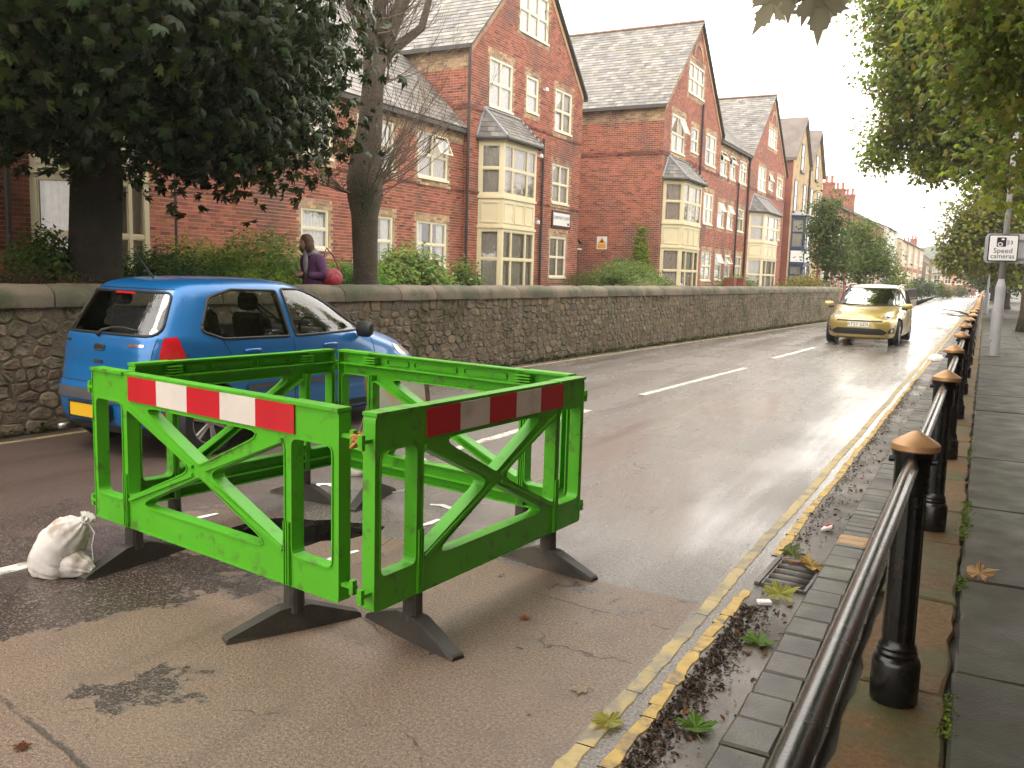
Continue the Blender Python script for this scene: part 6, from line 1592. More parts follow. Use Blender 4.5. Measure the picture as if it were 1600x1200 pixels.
def place_leaves(tpl, P, nrm, size, r_, droop=.35, upm=.5):
    """orient: blade normal around nrm, tip hanging outwards and down"""
    n = len(P); up = np.array([0, 0, 1.0])
    N_ = nrm * (1 - upm) + up * upm + r_.normal(0, .38, (n, 3)); N_ /= np.linalg.norm(N_, axis=1)[:, None]
    T = nrm * .7 + np.array([0, 0, -droop]) + r_.normal(0, .55, (n, 3)); T -= (T * N_).sum(1)[:, None] * N_; T /= np.linalg.norm(T, axis=1)[:, None] + 1e-9
    B = np.cross(T, N_); s = size * r_.uniform(.6, 1.25, n)
    V, Fc = tpl
    W = P[:, None, :] + s[:, None, None] * (V[None, :, 0, None] * B[:, None, :] + V[None, :, 1, None] * T[:, None, :] + V[None, :, 2, None] * N_[:, None, :])
    return W, (B, T, N_, s)
def leaf_cols(n, base, r_, var=.35, alt=None, altp=.0):
    t = r_.uniform(1 - var, 1 + var, n)[:, None]; c = np.array(base)[None] * t * (1 + r_.normal(0, .10, (n, 3)))
    if alt is not None:
        k = r_.uniform(0, 1, n) < altp; c[k] = np.array(alt)[None] * r_.uniform(.7, 1.3, k.sum())[:, None]
    return np.clip(c, .004, 1)
def crown_points(blobs, n_clump, per, r_, spread=.32, shell=.55, flat=None):
    """clump centres in the outer part of ellipsoids, leaves scattered round each clump"""
    vol = np.array([b[3] ** 2 for b in blobs]); pr = vol / vol.sum(); P = []; Nn = []; tone = []
    idx = r_.choice(len(blobs), n_clump, p=pr)
    for i in idx:
        b = blobs[i]; c = np.array(b[:3]); rad = b[3] * np.array(b[4] if len(b) > 4 else (1, 1, 1))
        d = r_.normal(0, 1, 3); d /= np.linalg.norm(d); rr = (shell + (1 - shell) * r_.uniform(0, 1)) * r_.uniform(.9, 1.08)
        cc = c + d * rad * rr; k = r_.poisson(per)
        q = r_.normal(0, 1, (k, 3)) * np.array([1, 1, .6]) * spread
        P.append(cc + q); o = q / (np.linalg.norm(q, axis=1)[:, None] + 1e-6) * .5 + d; Nn.append(o / np.linalg.norm(o, axis=1)[:, None]); tone.append(np.full(k, r_.uniform(.75, 1.25)))
    return np.concatenate(P), np.concatenate(Nn), np.concatenate(tone)
def foliage(name, parent, blobs, n_clump, per, size, base, seed, tpl=None, alt=None, altp=0., spread=.32, shell=.55, singles=0, keep=None, droop=.35, upm=.5, var=.35, kind=None, lm=None):
    r_ = np.random.RandomState(seed); tpl = tpl or MAPLES
    P, Nn, tone = crown_points(blobs, n_clump, per, r_, spread, shell); lm = lm or M_LEAF
    if keep is not None: k = keep(P); P, Nn, tone = P[k], Nn[k], tone[k]
    W, fr = place_leaves(tpl, P, Nn, size, r_, droop, upm); cols = leaf_cols(len(P), base, r_, var, alt, altp) * tone[:, None]
    m = len(tpl[0]); sel = np.zeros(len(P), bool)
    if singles:
        # leaves that show largest from the photograph's side become parts of their own
        v = (P - CAMP) @ RC; u_ = 800 + F_PX * v[:, 0] / v[:, 2]; w_ = 600 + F_PX * v[:, 1] / v[:, 2]
        inside = (v[:, 2] > 0) & (u_ > 5) & (u_ < 1595) & (w_ > 5) & (w_ < 1195)
        face = np.abs(((P - CAMP) / np.linalg.norm(P - CAMP, axis=1)[:, None] * fr[2]).sum(1))
        score = np.where(inside, fr[3] * (face + .15) / v[:, 2] ** 1.6, 0); sel[np.argsort(-score)[:singles]] = True
        mel = {}
        for i in np.where(sel)[0]:
            key = int(r_.randint(6))
            if key not in mel: mel[key] = np_mesh('leaf', tpl[0], tpl[1], lm, fcol=np.repeat(leaf_cols(1, base, r_, var), len(tpl[1]), 0))
            o = link('leaf', mel[key], parent); B, T, N_, s = (x[i] for x in fr)
            mx = Matrix(((B[0] * s, T[0] * s, N_[0] * s, P[i][0]), (B[1] * s, T[1] * s, N_[1] * s, P[i][1]), (B[2] * s, T[2] * s, N_[2] * s, P[i][2]), (0, 0, 0, 1)))
            o.matrix_parent_inverse = lmat(parent).inverted(); o.matrix_basis = mx
    W, cols = W[~sel], cols[~sel]; n = len(W)
    Fa = (np.arange(n)[:, None, None] * m + tpl[1][None]).reshape(-1, 3)
    me = np_mesh(name, W.reshape(-1, 3), Fa, lm, fcol=np.repeat(cols, len(tpl[1]), 0))
    return link(name, me, parent, True, kind)
def trunk_mesh(pts, rad, n=14, seed=0, amp=.08):
    mb = MB(); mb.tube(pts, rad, n); r_ = random.Random(seed)
    out = []
    for i, v in enumerate(mb.v):
        k = mnoise.noise(Vector(v) * 2.3) * amp + mnoise.noise(Vector(v) * 9) * amp * .35
        ring = min(i // n, len(pts) - 1); c = Vector(pts[ring]); d = Vector(v) - c; out.append(tuple(c + d * (1 + k * 2)))
    mb.v = out; return mb
def limbs(mb, base, crown_c, nb, r0, seed, spread=1.0):
    r_ = random.Random(seed)
    for k in range(nb):
        tgt = Vector(crown_c) + Vector((r_.uniform(-1, 1), r_.uniform(-1, 1), r_.uniform(-.5, .8))) * spread; b = Vector(base)
        pts = [b + (tgt - b) * t + Vector((r_.uniform(-.12, .12), r_.uniform(-.12, .12), .25 * math.sin(math.pi * t) * spread * .4)) * (1 if 0 < t < 1 else 0) for t in (0, .25, .5, .75, 1)]
        mb.tube(pts, [r0, r0 * .75, r0 * .5, r0 * .3, r0 * .12], 7)

# ---- big dark sycamore on the left
t = thing('chestnut_tree', 'dark broad-leaved tree with a thick trunk at the left behind the stone wall', 'tree', (-9.75, 7.15, .45))
tb = Vector((-9.75, 7.15, .4))
mb = trunk_mesh([tb, tb + Vector((0, 0, .3)), tb + Vector((0, 0, 1.2)), tb + Vector((.03, .02, 2.2)), tb + Vector((.05, 0, 3.2)), tb + Vector((.1, .05, 4.6)), tb + Vector((.1, .1, 6.5))], [.37, .33, .305, .30, .29, .22, .10], 16)
limbs(mb, tb + Vector((.05, 0, 2.9)), (-9.5, 7.3, 5.4), 12, .13, 4, 2.6)
mb.obj('trunk', M_BARKD, t, True, smooth=True)
cb = [(-9.9, 6.9, 5.6, 3.0, (.95, 1.0, 1.0)), (-8.3, 6.6, 4.5, 2.2, (1, 1, .75)), (-9.1, 8.0, 4.6, 1.9, (1, 1, .8)), (-9.8, 5.3, 4.3, 2.3, (1, 1, .75)), (-10.6, 8.2, 4.6, 2.2, (1, 1, .8)), (-9.7, 8.4, 6.2, 1.6), (-7.9, 5.2, 4.6, 1.8, (1, 1, .7)), (-10.5, 4.5, 4.4, 1.9, (1, 1, .8)), (-9.6, 9.9, 4.1, 1.35, (.9, 1, .85)), (-9.6, 10.6, 4.5, .8), (-9.4, 5.4, 3.5, 1.4, (1, 1, .9)), (-10.2, 4.2, 3.5, 1.6, (1, 1, .9)), (-9.2, 8.2, 3.45, 1.25, (1, 1, .9)), (-9.8, 6.2, 3.3, 1.2, (1, 1, .8)), (-9.3, 9.2, 3.6, 1.25, (1, 1, .8))]
def keepA(P):
    d = np.hypot(P[:, 0] + 9.75, P[:, 1] - 7.15)            # underside: hangs lower near the trunk, lifts and frays outwards
    low = 2.22 + .20 * np.sin(P[:, 0] * 2.1 + P[:, 1] * 1.3) + .12 * np.sin(P[:, 1] * 5) + .12 * np.clip(d - 2.4, 0, 3)
    return (P[:, 2] > low) & (P[:, 0] > -12.9)
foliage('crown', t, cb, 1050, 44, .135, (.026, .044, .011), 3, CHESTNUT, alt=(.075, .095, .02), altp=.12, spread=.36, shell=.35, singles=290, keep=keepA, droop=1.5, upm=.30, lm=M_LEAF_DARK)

# ---- pollarded tree with bare shoots
t = thing('pollarded_tree', 'pollarded tree with a stout bare trunk and a spray of leafless shoots', 'tree', (-9.5, 12.22, .45))
b = Vector((-9.5, 12.22, .4))
mb = trunk_mesh([b, b + Vector((0, 0, .25)), b + Vector((0, 0, 1.2)), b + Vector((-.02, 0, 2.1)), b + Vector((-.05, 0, 2.4)), b + Vector((-.05, 0, 2.75)), b + Vector((.0, 0, 3.1)), b + Vector((.05, .02, 3.6)), b + Vector((.10, .05, 4.4)), b + Vector((.14, .06, 4.75))],
                [.245, .225, .215, .225, .30, .335, .25, .205, .185, .21], 16, amp=.13)
top = b + Vector((.14, .06, 4.7))
for dx, dy, dz, r_ in ((-.1, -.35, .9, .13), (.25, .55, 1.3, .14), (.05, .1, 1.9, .12), (-.5, -.6, 1.5, .08), (.3, .9, .7, .09)):
    e = top + Vector((dx, dy, dz)); mb.tube([top - Vector((0, 0, .15)), top + Vector((dx * .35, dy * .35, dz * .3)), e, e + Vector((dx * .3, dy * .3, .9))], [r_ * 1.1, r_, r_ * .8, r_ * .5], 9)
mb.obj('trunk', M_BARK, t, True, smooth=True)
tr_ = random.Random(5); mb = MB()
def shoot(p, d, L_, r0, depth=0):
    pts = [p]; q = p.copy(); dd = d.copy(); n = 6
    for i in range(n):
        dd = (dd + Vector((tr_.uniform(-.16, .16), tr_.uniform(-.16, .16), .10))).normalized(); q = q + dd * (L_ / n); pts.append(q)
        if depth < 2 and tr_.random() < (.55 if depth == 0 else .3):
            shoot(q.copy(), (dd + Vector((tr_.uniform(-.7, .7), tr_.uniform(-.7, .7), tr_.uniform(-.1, .5)))).normalized(), L_ * tr_.uniform(.3, .6), r0 * .55, depth + 1)
    mb.tube(pts, [r0 * (1 - .8 * i / n) for i in range(n + 1)], 4)
for k in range(40):
    a = tr_.uniform(-.6, 1.0) if k < 26 else tr_.uniform(0, 6.28)
    d = Vector((math.sin(a) * .5 + .45, math.cos(a) * .9, tr_.uniform(.25, 1.1))).normalized(); z = tr_.choice([2.35, 2.5, 2.6, 2.7, 3.0])
    shoot(b + Vector((d.x * .2, d.y * .2, z)), d, tr_.uniform(1.0, 2.5), .011)
for k in range(64):
    a = tr_.uniform(0, 6.28); d = Vector((math.cos(a) * .6, math.sin(a) * .7 + .2, tr_.uniform(.15, 1.0))).normalized()
    shoot(top + Vector((tr_.uniform(-.1, .15), tr_.uniform(-.2, .4), tr_.uniform(-.5, 1.1))), d, tr_.uniform(.9, 1.9), .013)
for k in range(5):
    shoot(b + Vector((-.15, -.2, 2.45)), Vector((-.35, -1, tr_.uniform(-.1, .35))).normalized(), tr_.uniform(.8, 1.5), .014)
mb.obj('shoots', M_TWIG, t, True)
# ivy-like tuft at the knuckle
foliage('knuckle_tuft', t, [(-9.55, 12.2, 2.85, .3, (1, 1, 1.2))], 26, 10, .06, (.05, .045, .02), 8, OVAL, spread=.08)

# ---- shrubs behind the wall
def shrub(name, label, blobs, n, per, size, base, seed, tpl=None, alt=None, altp=0., spread=.12, cat='shrub', stem=True, upm=.5, shell=.6):
    c = blobs[0]; t = thing(name, label, cat, (c[0], c[1], .45)); blobs = [(b[0], b[1], b[2] + .04, b[3] * 1.12, *b[4:]) for b in blobs]; n = int(n * 2.2); base = tuple(x * 1.5 for x in base)
    foliage('foliage', t, blobs, n, per, size, base, seed, tpl or OVAL, alt, altp, spread, shell, upm=upm)
    if stem:
        mb = MB(); r_ = random.Random(seed)
        for k in range(7):
            b = blobs[k % len(blobs)]; p = Vector((b[0] + r_.uniform(-.15, .15), b[1] + r_.uniform(-.15, .15), .44)); e = Vector((b[0] + r_.uniform(-.5, .5) * b[3], b[1] + r_.uniform(-.5, .5) * b[3], b[2] + .4 * b[3])); mb.tube([p, (p + e) / 2 + Vector((.05, .03, 0)), e], [.02, .015, .006], 5)
        mb.obj('stems', M_TWIG, t, True)
    return t
shrub('heather_shrub', 'low purplish heathery shrub at the far left behind the wall', [(-9.4, 5.6, .95, .55), (-9.3, 6.3, .9, .5), (-9.5, 4.8, 1.0, .6)], 260, 22, .045, (.12, .055, .05), 1, alt=(.10, .10, .03), altp=.25, spread=.10)
shrub('small_shrub', 'small green shrub close against the left side of the dark tree trunk', [(-10.1, 6.75, 1.25, .38), (-10.2, 6.7, 1.6, .28)], 110, 20, .07, (.08, .14, .025), 2, spread=.10)
shrub('dark_shrub', 'dark green dense shrub right of the dark tree trunk', [(-10.4, 8.2, 1.05, .6), (-10.4, 8.8, 1.1, .62), (-10.5, 9.3, 1.0, .55)], 300, 26, .06, (.05, .11, .022), 3, spread=.12)
shrub('yellow_shrub', 'yellow green variegated shrub between the dark shrub and the large round one', [(-10.9, 9.7, 1.25, .6), (-10.9, 10.4, 1.2, .62)], 260, 24, .055, (.17, .22, .03), 4, alt=(.34, .32, .05), altp=.25, spread=.12)
shrub('round_shrub', 'large rounded green shrub left of the woman in purple', [(-10.0, 10.25, 1.25, .72, (1, 1, 1.05)), (-10.0, 10.8, 1.1, .6), (-10.1, 9.7, 1.0, .55)], 330, 26, .06, (.10, .18, .03), 5, alt=(.2, .27, .05), altp=.2, spread=.12)
shrub('low_shrub', 'low bright green ground shrub just above the coping in front of the round shrub', [(-9.0, 8.9, .98, .42), (-9.0, 9.4, 1.0, .4)], 130, 22, .055, (.14, .22, .03), 6, spread=.10)
shrub('leafy_shrub', 'leafy green shrub between the woman and the pollarded tree', [(-10.2, 12.4, 1.05, .55), (-10.2, 12.9, 1.15, .5)], 200, 24, .07, (.10, .18, .03), 7, spread=.11)
shrub('laurel_bush', 'glossy rounded laurel bush right of the pollarded tree trunk', [(-10.3, 14.6, 1.15, .78, (1, 1, .95)), (-10.3, 15.2, .95, .6), (-10.3, 14.0, 1.0, .6)], 340, 22, .11, (.12, .17, .04), 8, alt=(.2, .26, .08), altp=.25, spread=.13)
shrub('feathery_weed', 'wispy green weed at the brick wall beside the drainpipe', [(-13.0, 21.2, 1.35, .45, (.6, 1, 1)), (-13.0, 21.5, 1.0, .4)], 90, 14, .10, (.10, .14, .04), 9, spread=.16)
shrub('clipped_hedge', 'low clipped dark hedge below the ground floor window by the name board', [(-12.3, 27.4, 1.05, .55, (.6, 1.2, 1)), (-12.3, 28.5, 1.05, .55, (.6, 1.2, 1)), (-12.3, 29.3, 1.05, .5, (.6, 1.2, 1))], 260, 26, .04, (.07, .085, .022), 10, spread=.10)
shrub('spreading_shrub', 'wide spreading green shrub in front of the notice board', [(-10.9, 27.2, 1.15, .75), (-10.9, 28.3, 1.2, .8), (-10.9, 29.4, 1.15, .8), (-10.9, 30.5, 1.0, .7), (-10.7, 31.2, .9, .55)], 480, 24, .09, (.095, .14, .035), 11, alt=(.17, .2, .06), altp=.2, spread=.16)
shrub('low_shrub', 'low grey green shrub spilling over the coping before the wide shrub', [(-9.6, 26.2, .95, .45), (-9.6, 26.9, .95, .45)], 120, 20, .06, (.15, .18, .07), 12, spread=.11)
t = shrub('columnar_conifer', 'narrow columnar golden green conifer against the brick side wall', [(-11.7, 31.9, .9 + i * .3, .42 - max(0, i - 2) * .052, (1, 1, 1)) for i in range(9)], 420, 22, .07, (.13, .17, .025), 13, alt=(.24, .24, .03), altp=.25, spread=.07, cat='tree', upm=.15)
shrub('low_shrub', 'low green planting at the foot of the linking range', [(-10.4, 40.5, 1.1, .5), (-10.4, 42, 1.1, .55), (-10.4, 43.5, 1.05, .5)], 160, 20, .09, (.11, .15, .04), 14, spread=.15)
shrub('rusty_hedge', 'yellow brown bushes behind the far end of the wall', [(-6.6, 36.0, .95, .6), (-6.6, 37.2, 1.0, .7), (-6.5, 38.3, 1.0, .7), (-6.6, 34.8, .9, .5)], 260, 22, .09, (.15, .115, .025), 15, alt=(.09, .13, .03), altp=.3, spread=.16)

# ---- street trees
def blob_at(u, v, Y, r_, s=(1, 1, 1)):
    p = ony(u, v, Y); return (float(p[0]), float(p[1]), float(p[2]), r_, s)
def tree(name, label, blobs, base, tr, n, per, size, colr, seed, alt=None, altp=0., spread=.3, bark=M_BARK, singles=0, tpl=None, group=None, nl=6, keep=None, lean=(0, 0)):
    t = thing(name, label, 'tree', base, group=group); b = Vector(base)
    cz = sum(q[2] for q in blobs) / len(blobs); cx = sum(q[0] for q in blobs) / len(blobs); cy = sum(q[1] for q in blobs) / len(blobs)
    z1 = min(q[2] - q[3] * .5 for q in blobs); z1 = max(z1, b.z + 1.2)
    mid = Vector((b.x + lean[0], b.y + lean[1], z1))
    mb = trunk_mesh([b, b + (mid - b) * .15, b + (mid - b) * .5, mid, mid + (Vector((cx, cy, cz)) - mid) * .4], [tr * 1.35, tr * 1.05, tr * .95, tr * .85, tr * .4], 12)
    for q in blobs[:14]:
        e = Vector(q[:3]); m = (mid + e) / 2 + Vector((0, 0, .2)); mb.tube([mid - Vector((0, 0, .1)), m, e], [tr * .45, tr * .28, tr * .08], 6)
    mb.obj('trunk', bark, t, True, smooth=True)
    foliage('crown', t, blobs, n, per, size, colr, seed, tpl or MAPLES, alt, altp, spread, .25, singles, keep)
    return t
tree('street_tree', 'slim dark green street tree in front of the buff brick house', [blob_at(1292, 318, 44, .75), blob_at(1288, 352, 44, .95), (blob_at(1300, 380, 44, 1.0)), blob_at(1285, 400, 44, .85), blob_at(1308, 412, 44, .9), blob_at(1298, 345, 44, .8)],
     (-6.75, 44, .1), .11, 240, 30, .12, (.085, .125, .032), 21, alt=(.12, .15, .04), altp=.15, spread=.26)
tree('street_tree', 'broader bright green street tree in front of the terraced houses', [blob_at(1345, 360, 53, .9), blob_at(1355, 388, 53, 1.3), blob_at(1335, 405, 53, 1.1), blob_at(1375, 405, 53, 1.0), blob_at(1350, 418, 53, 1.1), blob_at(1388, 420, 53, .8), blob_at(1325, 372, 53, .7)],
     (-6.3, 53, .1), .13, 300, 32, .13, (.12, .18, .035), 22, alt=(.16, .2, .05), altp=.2, spread=.3)
R1 = [blob_at(*q) for q in ((1385, 8, 30, 1.0), (1410, 40, 30, 1.2), (1383, 92, 31, .75), (1425, 95, 30, 1.3), (1450, 30, 29, 1.5), (1460, 160, 31, 1.4), (1408, 150, 31, .85), (1392, 215, 32, .95), (1372, 240, 32, .55), (1430, 225, 32, 1.2), (1462, 258, 32, .9),
      (1500, 60, 30, 1.9), (1520, 150, 31, 1.7), (1500, 215, 32, 1.3), (1560, 100, 31, 2.0), (1585, 190, 32, 1.6), (1550, 240, 33, 1.3), (1600, 60, 30, 2.2), (1610, 270, 33, 1.4), (1575, 290, 33, .9), (1480, -40, 30, 2.0), (1560, -60, 30, 2.5))]
tree('maple_tree', 'large overhanging maple on the right pavement whose crown fills the upper right corner', R1, (1.35, 35.0, .05), .23, 1000, 50, .15, (.20, .25, .04), 23, alt=(.19, .13, .045), altp=.07, spread=.30, nl=10)
R2 = [blob_at(*q) for q in ((1512, 372, 52, 1.4), (1494, 408, 52, .8), (1528, 345, 52, 1.5), (1522, 400, 52, 1.2), (1552, 322, 52, 1.9), (1562, 372, 52, 1.9), (1548, 408, 52, .9), (1592, 340, 52, 2.2), (1600, 395, 52, 1.6), (1575, 418, 52, .6), (1500, 392, 52, .9))]
tree('maple_tree', 'rusty green rounded maple further along the right pavement behind the camera sign', R2, (1.9, 53.5, .05), .15, 560, 40, .19, (.19, .22, .036), 24, alt=(.22, .15, .05), altp=.16, spread=.42, bark=mat('pinkish_bark', (.22, .14, .10), .9, .3, 9, bump=.8, bscale=26))
R3 = [blob_at(*q) for q in ((1552, 400, 68, 1.9), (1575, 380, 68, 2.6), (1540, 424, 72, .9), (1600, 408, 68, 2.2), (1532, 428, 90, 1.2))]
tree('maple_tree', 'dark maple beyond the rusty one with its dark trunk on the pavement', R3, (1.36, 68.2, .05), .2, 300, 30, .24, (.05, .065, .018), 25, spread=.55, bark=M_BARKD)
R4 = [blob_at(*q) for q in ((1550, 420, 100, 2.0), (1530, 430, 104, 1.2), (1580, 415, 100, 3.0))]
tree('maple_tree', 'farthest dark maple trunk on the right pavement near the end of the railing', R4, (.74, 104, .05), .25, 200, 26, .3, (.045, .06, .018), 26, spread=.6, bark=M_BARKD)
# garden hedge behind the footway; its tall near stretch is unseen, added to darken the right
t = thing('garden_hedge', 'dark overgrown hedge along the right side of the pavement, tall near stretch added for shade', 'hedge', (7, 40, .05))
foliage('foliage', t, [(6.5, y, 1.0, 1.3, (.6, 1.3, 1)) for y in range(-30, 130, 3)] + [(5.6, y, 2.2, 1.3, (.5, 1.3, 1)) for y in range(-30, 16, 3)], 1300, 30, .18, (.045, .065, .02), 27, OVAL, spread=.3)
# far bushes on the left side of the road
for (u, v, Y, r_, c, lab, sd) in ((1404, 446, 76, .75, (.16, .19, .04), 'bright yellow green bush behind the far railings', 31), (1392, 450, 74, .6, (.06, .09, .03), 'dark bush left of the bright one behind the far railings', 32), (1438, 447, 90, .9, (.045, .075, .03), 'dark rounded bush in front of the cream houses', 33), (1460, 449, 104, .9, (.10, .15, .035), 'green hedge-like bush past the dark rounded one', 34),
                                  (1478, 455, 112, .7, (.12, .14, .04), 'small olive bush beside the road near its far end', 35), (1498, 455, 130, .9, (.07, .11, .03), 'green bush in front of the pink terraced houses', 36), (1424, 454, 80, .5, (.05, .07, .03), 'low dark bush behind the second length of far railings', 37), (1522, 448, 132, 1.6, (.04, .055, .025), 'dark bush at the far right end of the street', 38)):
    b = blob_at(u, v, Y, r_); t = thing('bush', lab, 'bush', (b[0], b[1], .1))
    foliage('foliage', t, [b, (b[0] + r_ * .6, b[1], b[2] - r_ * .3, r_ * .7), (b[0] - r_ * .6, b[1] + .5, b[2] - r_ * .35, r_ * .75)], 70, 26, .17, c, sd, OVAL, spread=.24)

R0 = [(1.6, 11.6, 6.4, 2.3, (1, 1, .8)), (.7, 10.8, 6.3, 1.7, (1, 1, .8)), (.6, 12.6, 6.5, 1.8, (1, 1, .85)), (2.6, 10.0, 6.3, 2.2, (1, 1, .8)), (2.8, 13.4, 6.3, 2.3, (1, 1, .8)), (1.4, 13.8, 5.6, 1.4, (1, 1, .9)), (1.5, 10.2, 5.6, 1.3, (1, 1, .8)), (-.2, 13.4, 7.2, 1.4), (1.9, 15.2, 5.9, 1.7), (3.2, 8.0, 6.5, 2.2, (1, 1, .7)), (1.2, 8.0, 6.8, 1.7, (1, 1, .6))] + [blob_at(1592, 120, 16, 1.0), blob_at(1605, 30, 16, 1.3), blob_at(1590, 185, 17, .7), blob_at(1555, 20, 15.5, .9), blob_at(1520, -10, 15, .8), blob_at(1560, 90, 16, .8), blob_at(1600, 250, 17, .8)]
tree('maple_tree', 'nearest maple at the right edge, its larger leaves covering the top of the lamp column', R0, (2.9, 11.4, .05), .26, 620, 42, .15, (.16, .20, .03), 28, alt=(.2, .17, .04), altp=.08, spread=.36)
# ---- the tree over the photographer: stands on the pavement behind the camera, only its twig tips show
t = thing('sycamore_tree', 'tree over the near end of the pavement whose leaf tips hang into the top edge', 'tree', (2.4, -2.6, .05))
mb = trunk_mesh([(2.4, -2.6, 0), (2.4, -2.6, .4), (2.38, -2.55, 2.2), (2.3, -2.4, 4.2), (2.0, -2.0, 6.5)], [.36, .27, .24, .20, .10], 14)
for e in ((-.6, 1.2, 6.6), (3.6, .4, 6.4), (1.2, 2.2, 7.0), (-1.4, -1.6, 6.5), (4.4, -3.4, 6.6), (1.6, -5.2, 6.8)):
    p_ = Vector((2.3, -2.4, 4.1)); mb.tube([p_, (p_ + Vector(e)) / 2 + Vector((0, 0, .5)), Vector(e)], [.11, .07, .03], 7)
mb.obj('trunk', M_BARK, t, True, smooth=True)
foliage('crown', t, [(1.6, -1.0, 7.0, 3.6, (1, 1, .55)), (-.4, .6, 6.6, 2.3, (1, 1, .55)), (3.6, .8, 6.6, 2.6, (1, 1, .55)), (1.2, 2.0, 7.2, 2.2, (1, 1, .5)), (-1.6, -2.0, 6.6, 2.2, (1, 1, .5)), (4.2, -3.0, 6.6, 2.4, (1, 1, .5)), (1.6, -4.6, 6.6, 2.4, (1, 1, .5)), (-.4, 3.0, 6.9, 2.0, (1, 1, .5)), (1.4, 4.6, 6.8, 2.4, (1, 1, .5)), (3.2, 3.6, 6.6, 2.6, (1, 1, .5)), (2.6, 6.4, 6.8, 2.2, (1, 1, .5))],
        900, 50, .18, (.05, .075, .02), 51, MAPLES, spread=.42, shell=.3, droop=.6)  # unseen crown, widened and thickened to shade the near pavement
# ---- sycamore twig hanging into the top of the picture
t = thing('overhanging_twig', 'large sycamore leaves hanging into the top of the view against the white sky', 'branch', (-.1, 3.6, 3.3))
M_LEAF_D = mat('grey_green_leaf', (.075, .075, .035), .6, .2, 20)
lv = np_mesh('leaf', SERR[0] * np.array([.70, 1, 1]), SERR[1], leaf_material('backlit_leaf', .7, .6, .1), fcol=np.tile(np.array([.27, .25, .17]), (len(SERR[1]), 1)))
fr_ = random.Random(12); tw = MB()
hang = [(1222, -22, 1178, 52), (1232, -34, 1231, 34), (1205, -30, 1176, 12), (1284, -30, 1277, 66), (1272, -30, 1253, 38), (1300, -30, 1293, 40), (1322, -26, 1312, 8)]
root_p = Vector(ony(1270, -120, 3.9))
for (u0, v0, u1, v1) in hang:
    Y = 3.75 + fr_.uniform(-.25, .25); p0 = Vector(ony(u0, v0, Y)); p1 = Vector(ony(u1, v1, Y - .03)); T = p1 - p0; s = T.length; T.normalize()
    N_ = (Vector((0, 0, CAM_H)) - p0).normalized() + Vector((fr_.uniform(-.3, .3), fr_.uniform(-.3, .3), fr_.uniform(-.3, .3))); N_ -= T * N_.dot(T); N_.normalize(); B = T.cross(N_)
    o = link('leaf', lv, t); o.matrix_parent_inverse = lmat(t).inverted()
    o.matrix_basis = Matrix(((B.x * s, T.x * s, N_.x * s, p0.x), (B.y * s, T.y * s, N_.y * s, p0.y), (B.z * s, T.z * s, N_.z * s, p0.z), (0, 0, 0, 1)))
    tw.tube([p0, (p0 + root_p) / 2 + Vector((0, 0, -.02)), root_p], [.0015, .002, .003], 5)
tw.tube([root_p, root_p + Vector((.3, .1, .25)), root_p + Vector((1.2, .4, 1.0))], [.004, .008, .014], 6); tw.obj('twig', M_TWIG, t, True)

# ---- fallen leaves
def fallen(u, v, z, size, rz, c, label, tilt=.1, curl=1.0):
    p = onz(u, v, z); V = SERR[0].copy(); V[:, 2] = -V[:, 2] * curl; r_ = np.random.RandomState(int(u)); V[:, 2] += r_.uniform(0, .10, len(V)) * curl; V[:, 2] -= V[:, 2].min(); V[:, 1] -= .4
    me = np_mesh('fallen_leaf', V, SERR[1], M_LEAF, fcol=np.array(c)[None] * r_.uniform(.7, 1.25, (len(SERR[1]), 1)))
    o = link('fallen_leaf', me); o.location = (p[0], p[1], z + .004); o.scale = (size, size, size); o.rotation_euler = (tilt * .3, tilt * .3, rz); tag(o, label, 'leaf', 'fallen leaves')
    mbs = MB(); mbs.tube([(0, -.40, .02), (.03, -.6, .03), (.1, -.78, .01)], .014, 4); mbs.obj('stalk', M_TWIG, o)
GRN, YGR, ORG, TANL, BRN = (.12, .22, .03), (.34, .33, .06), (.45, .2, .05), (.42, .26, .12), (.16, .05, .02)
fallen(1183, 1005, .002, .15, 2.2, GRN, 'fresh green fallen leaf in the gutter below the drain grate'); fallen(1087, 1137, .002, .13, .4, GRN, 'small green fallen leaf on the mulch near the bottom edge')
fallen(948, 1128, .01, .12, 1.2, YGR, 'yellow green fallen leaf lying on the near end of the double yellow lines'); fallen(1220, 928, .02, .17, -.9, YGR, 'pale green curled fallen leaf against the near edge of the drain grate', .6)
fallen(1268, 885, .03, .15, .6, (.52, .36, .10), 'yellow fallen leaf on the drain grate next to the pavers', .9); fallen(1246, 880, .03, .13, 2.6, ORG, 'rusty orange fallen leaf on the far end of the drain grate', .7)
fallen(1236, 860, .012, .14, -2.0, (.10, .13, .03), 'dark green fallen leaf beyond the drain grate', .8); fallen(1240, 868, .02, .13, .3, (.13, .15, .03), 'olive fallen leaf tucked under the dark green one', .5)
fallen(1533, 898, .052, .15, -1.4, TANL, 'dry tan curled leaf alone on the pavement flags', .9, 1.6); fallen(34, 1168, .003, .05, .8, BRN, 'small brown leaf on the tarmac in the bottom left corner')
fallen(905, 1078, .003, .07, 2.0, (.42, .34, .24), 'pale flattened leaf scrap on the buff road surface left of the yellow lines', .0, .2); fallen(820, 966, .003, .05, .5, (.3, .08, .03), 'reddish leaf scrap on the road before the front right barrier', 0, .3)
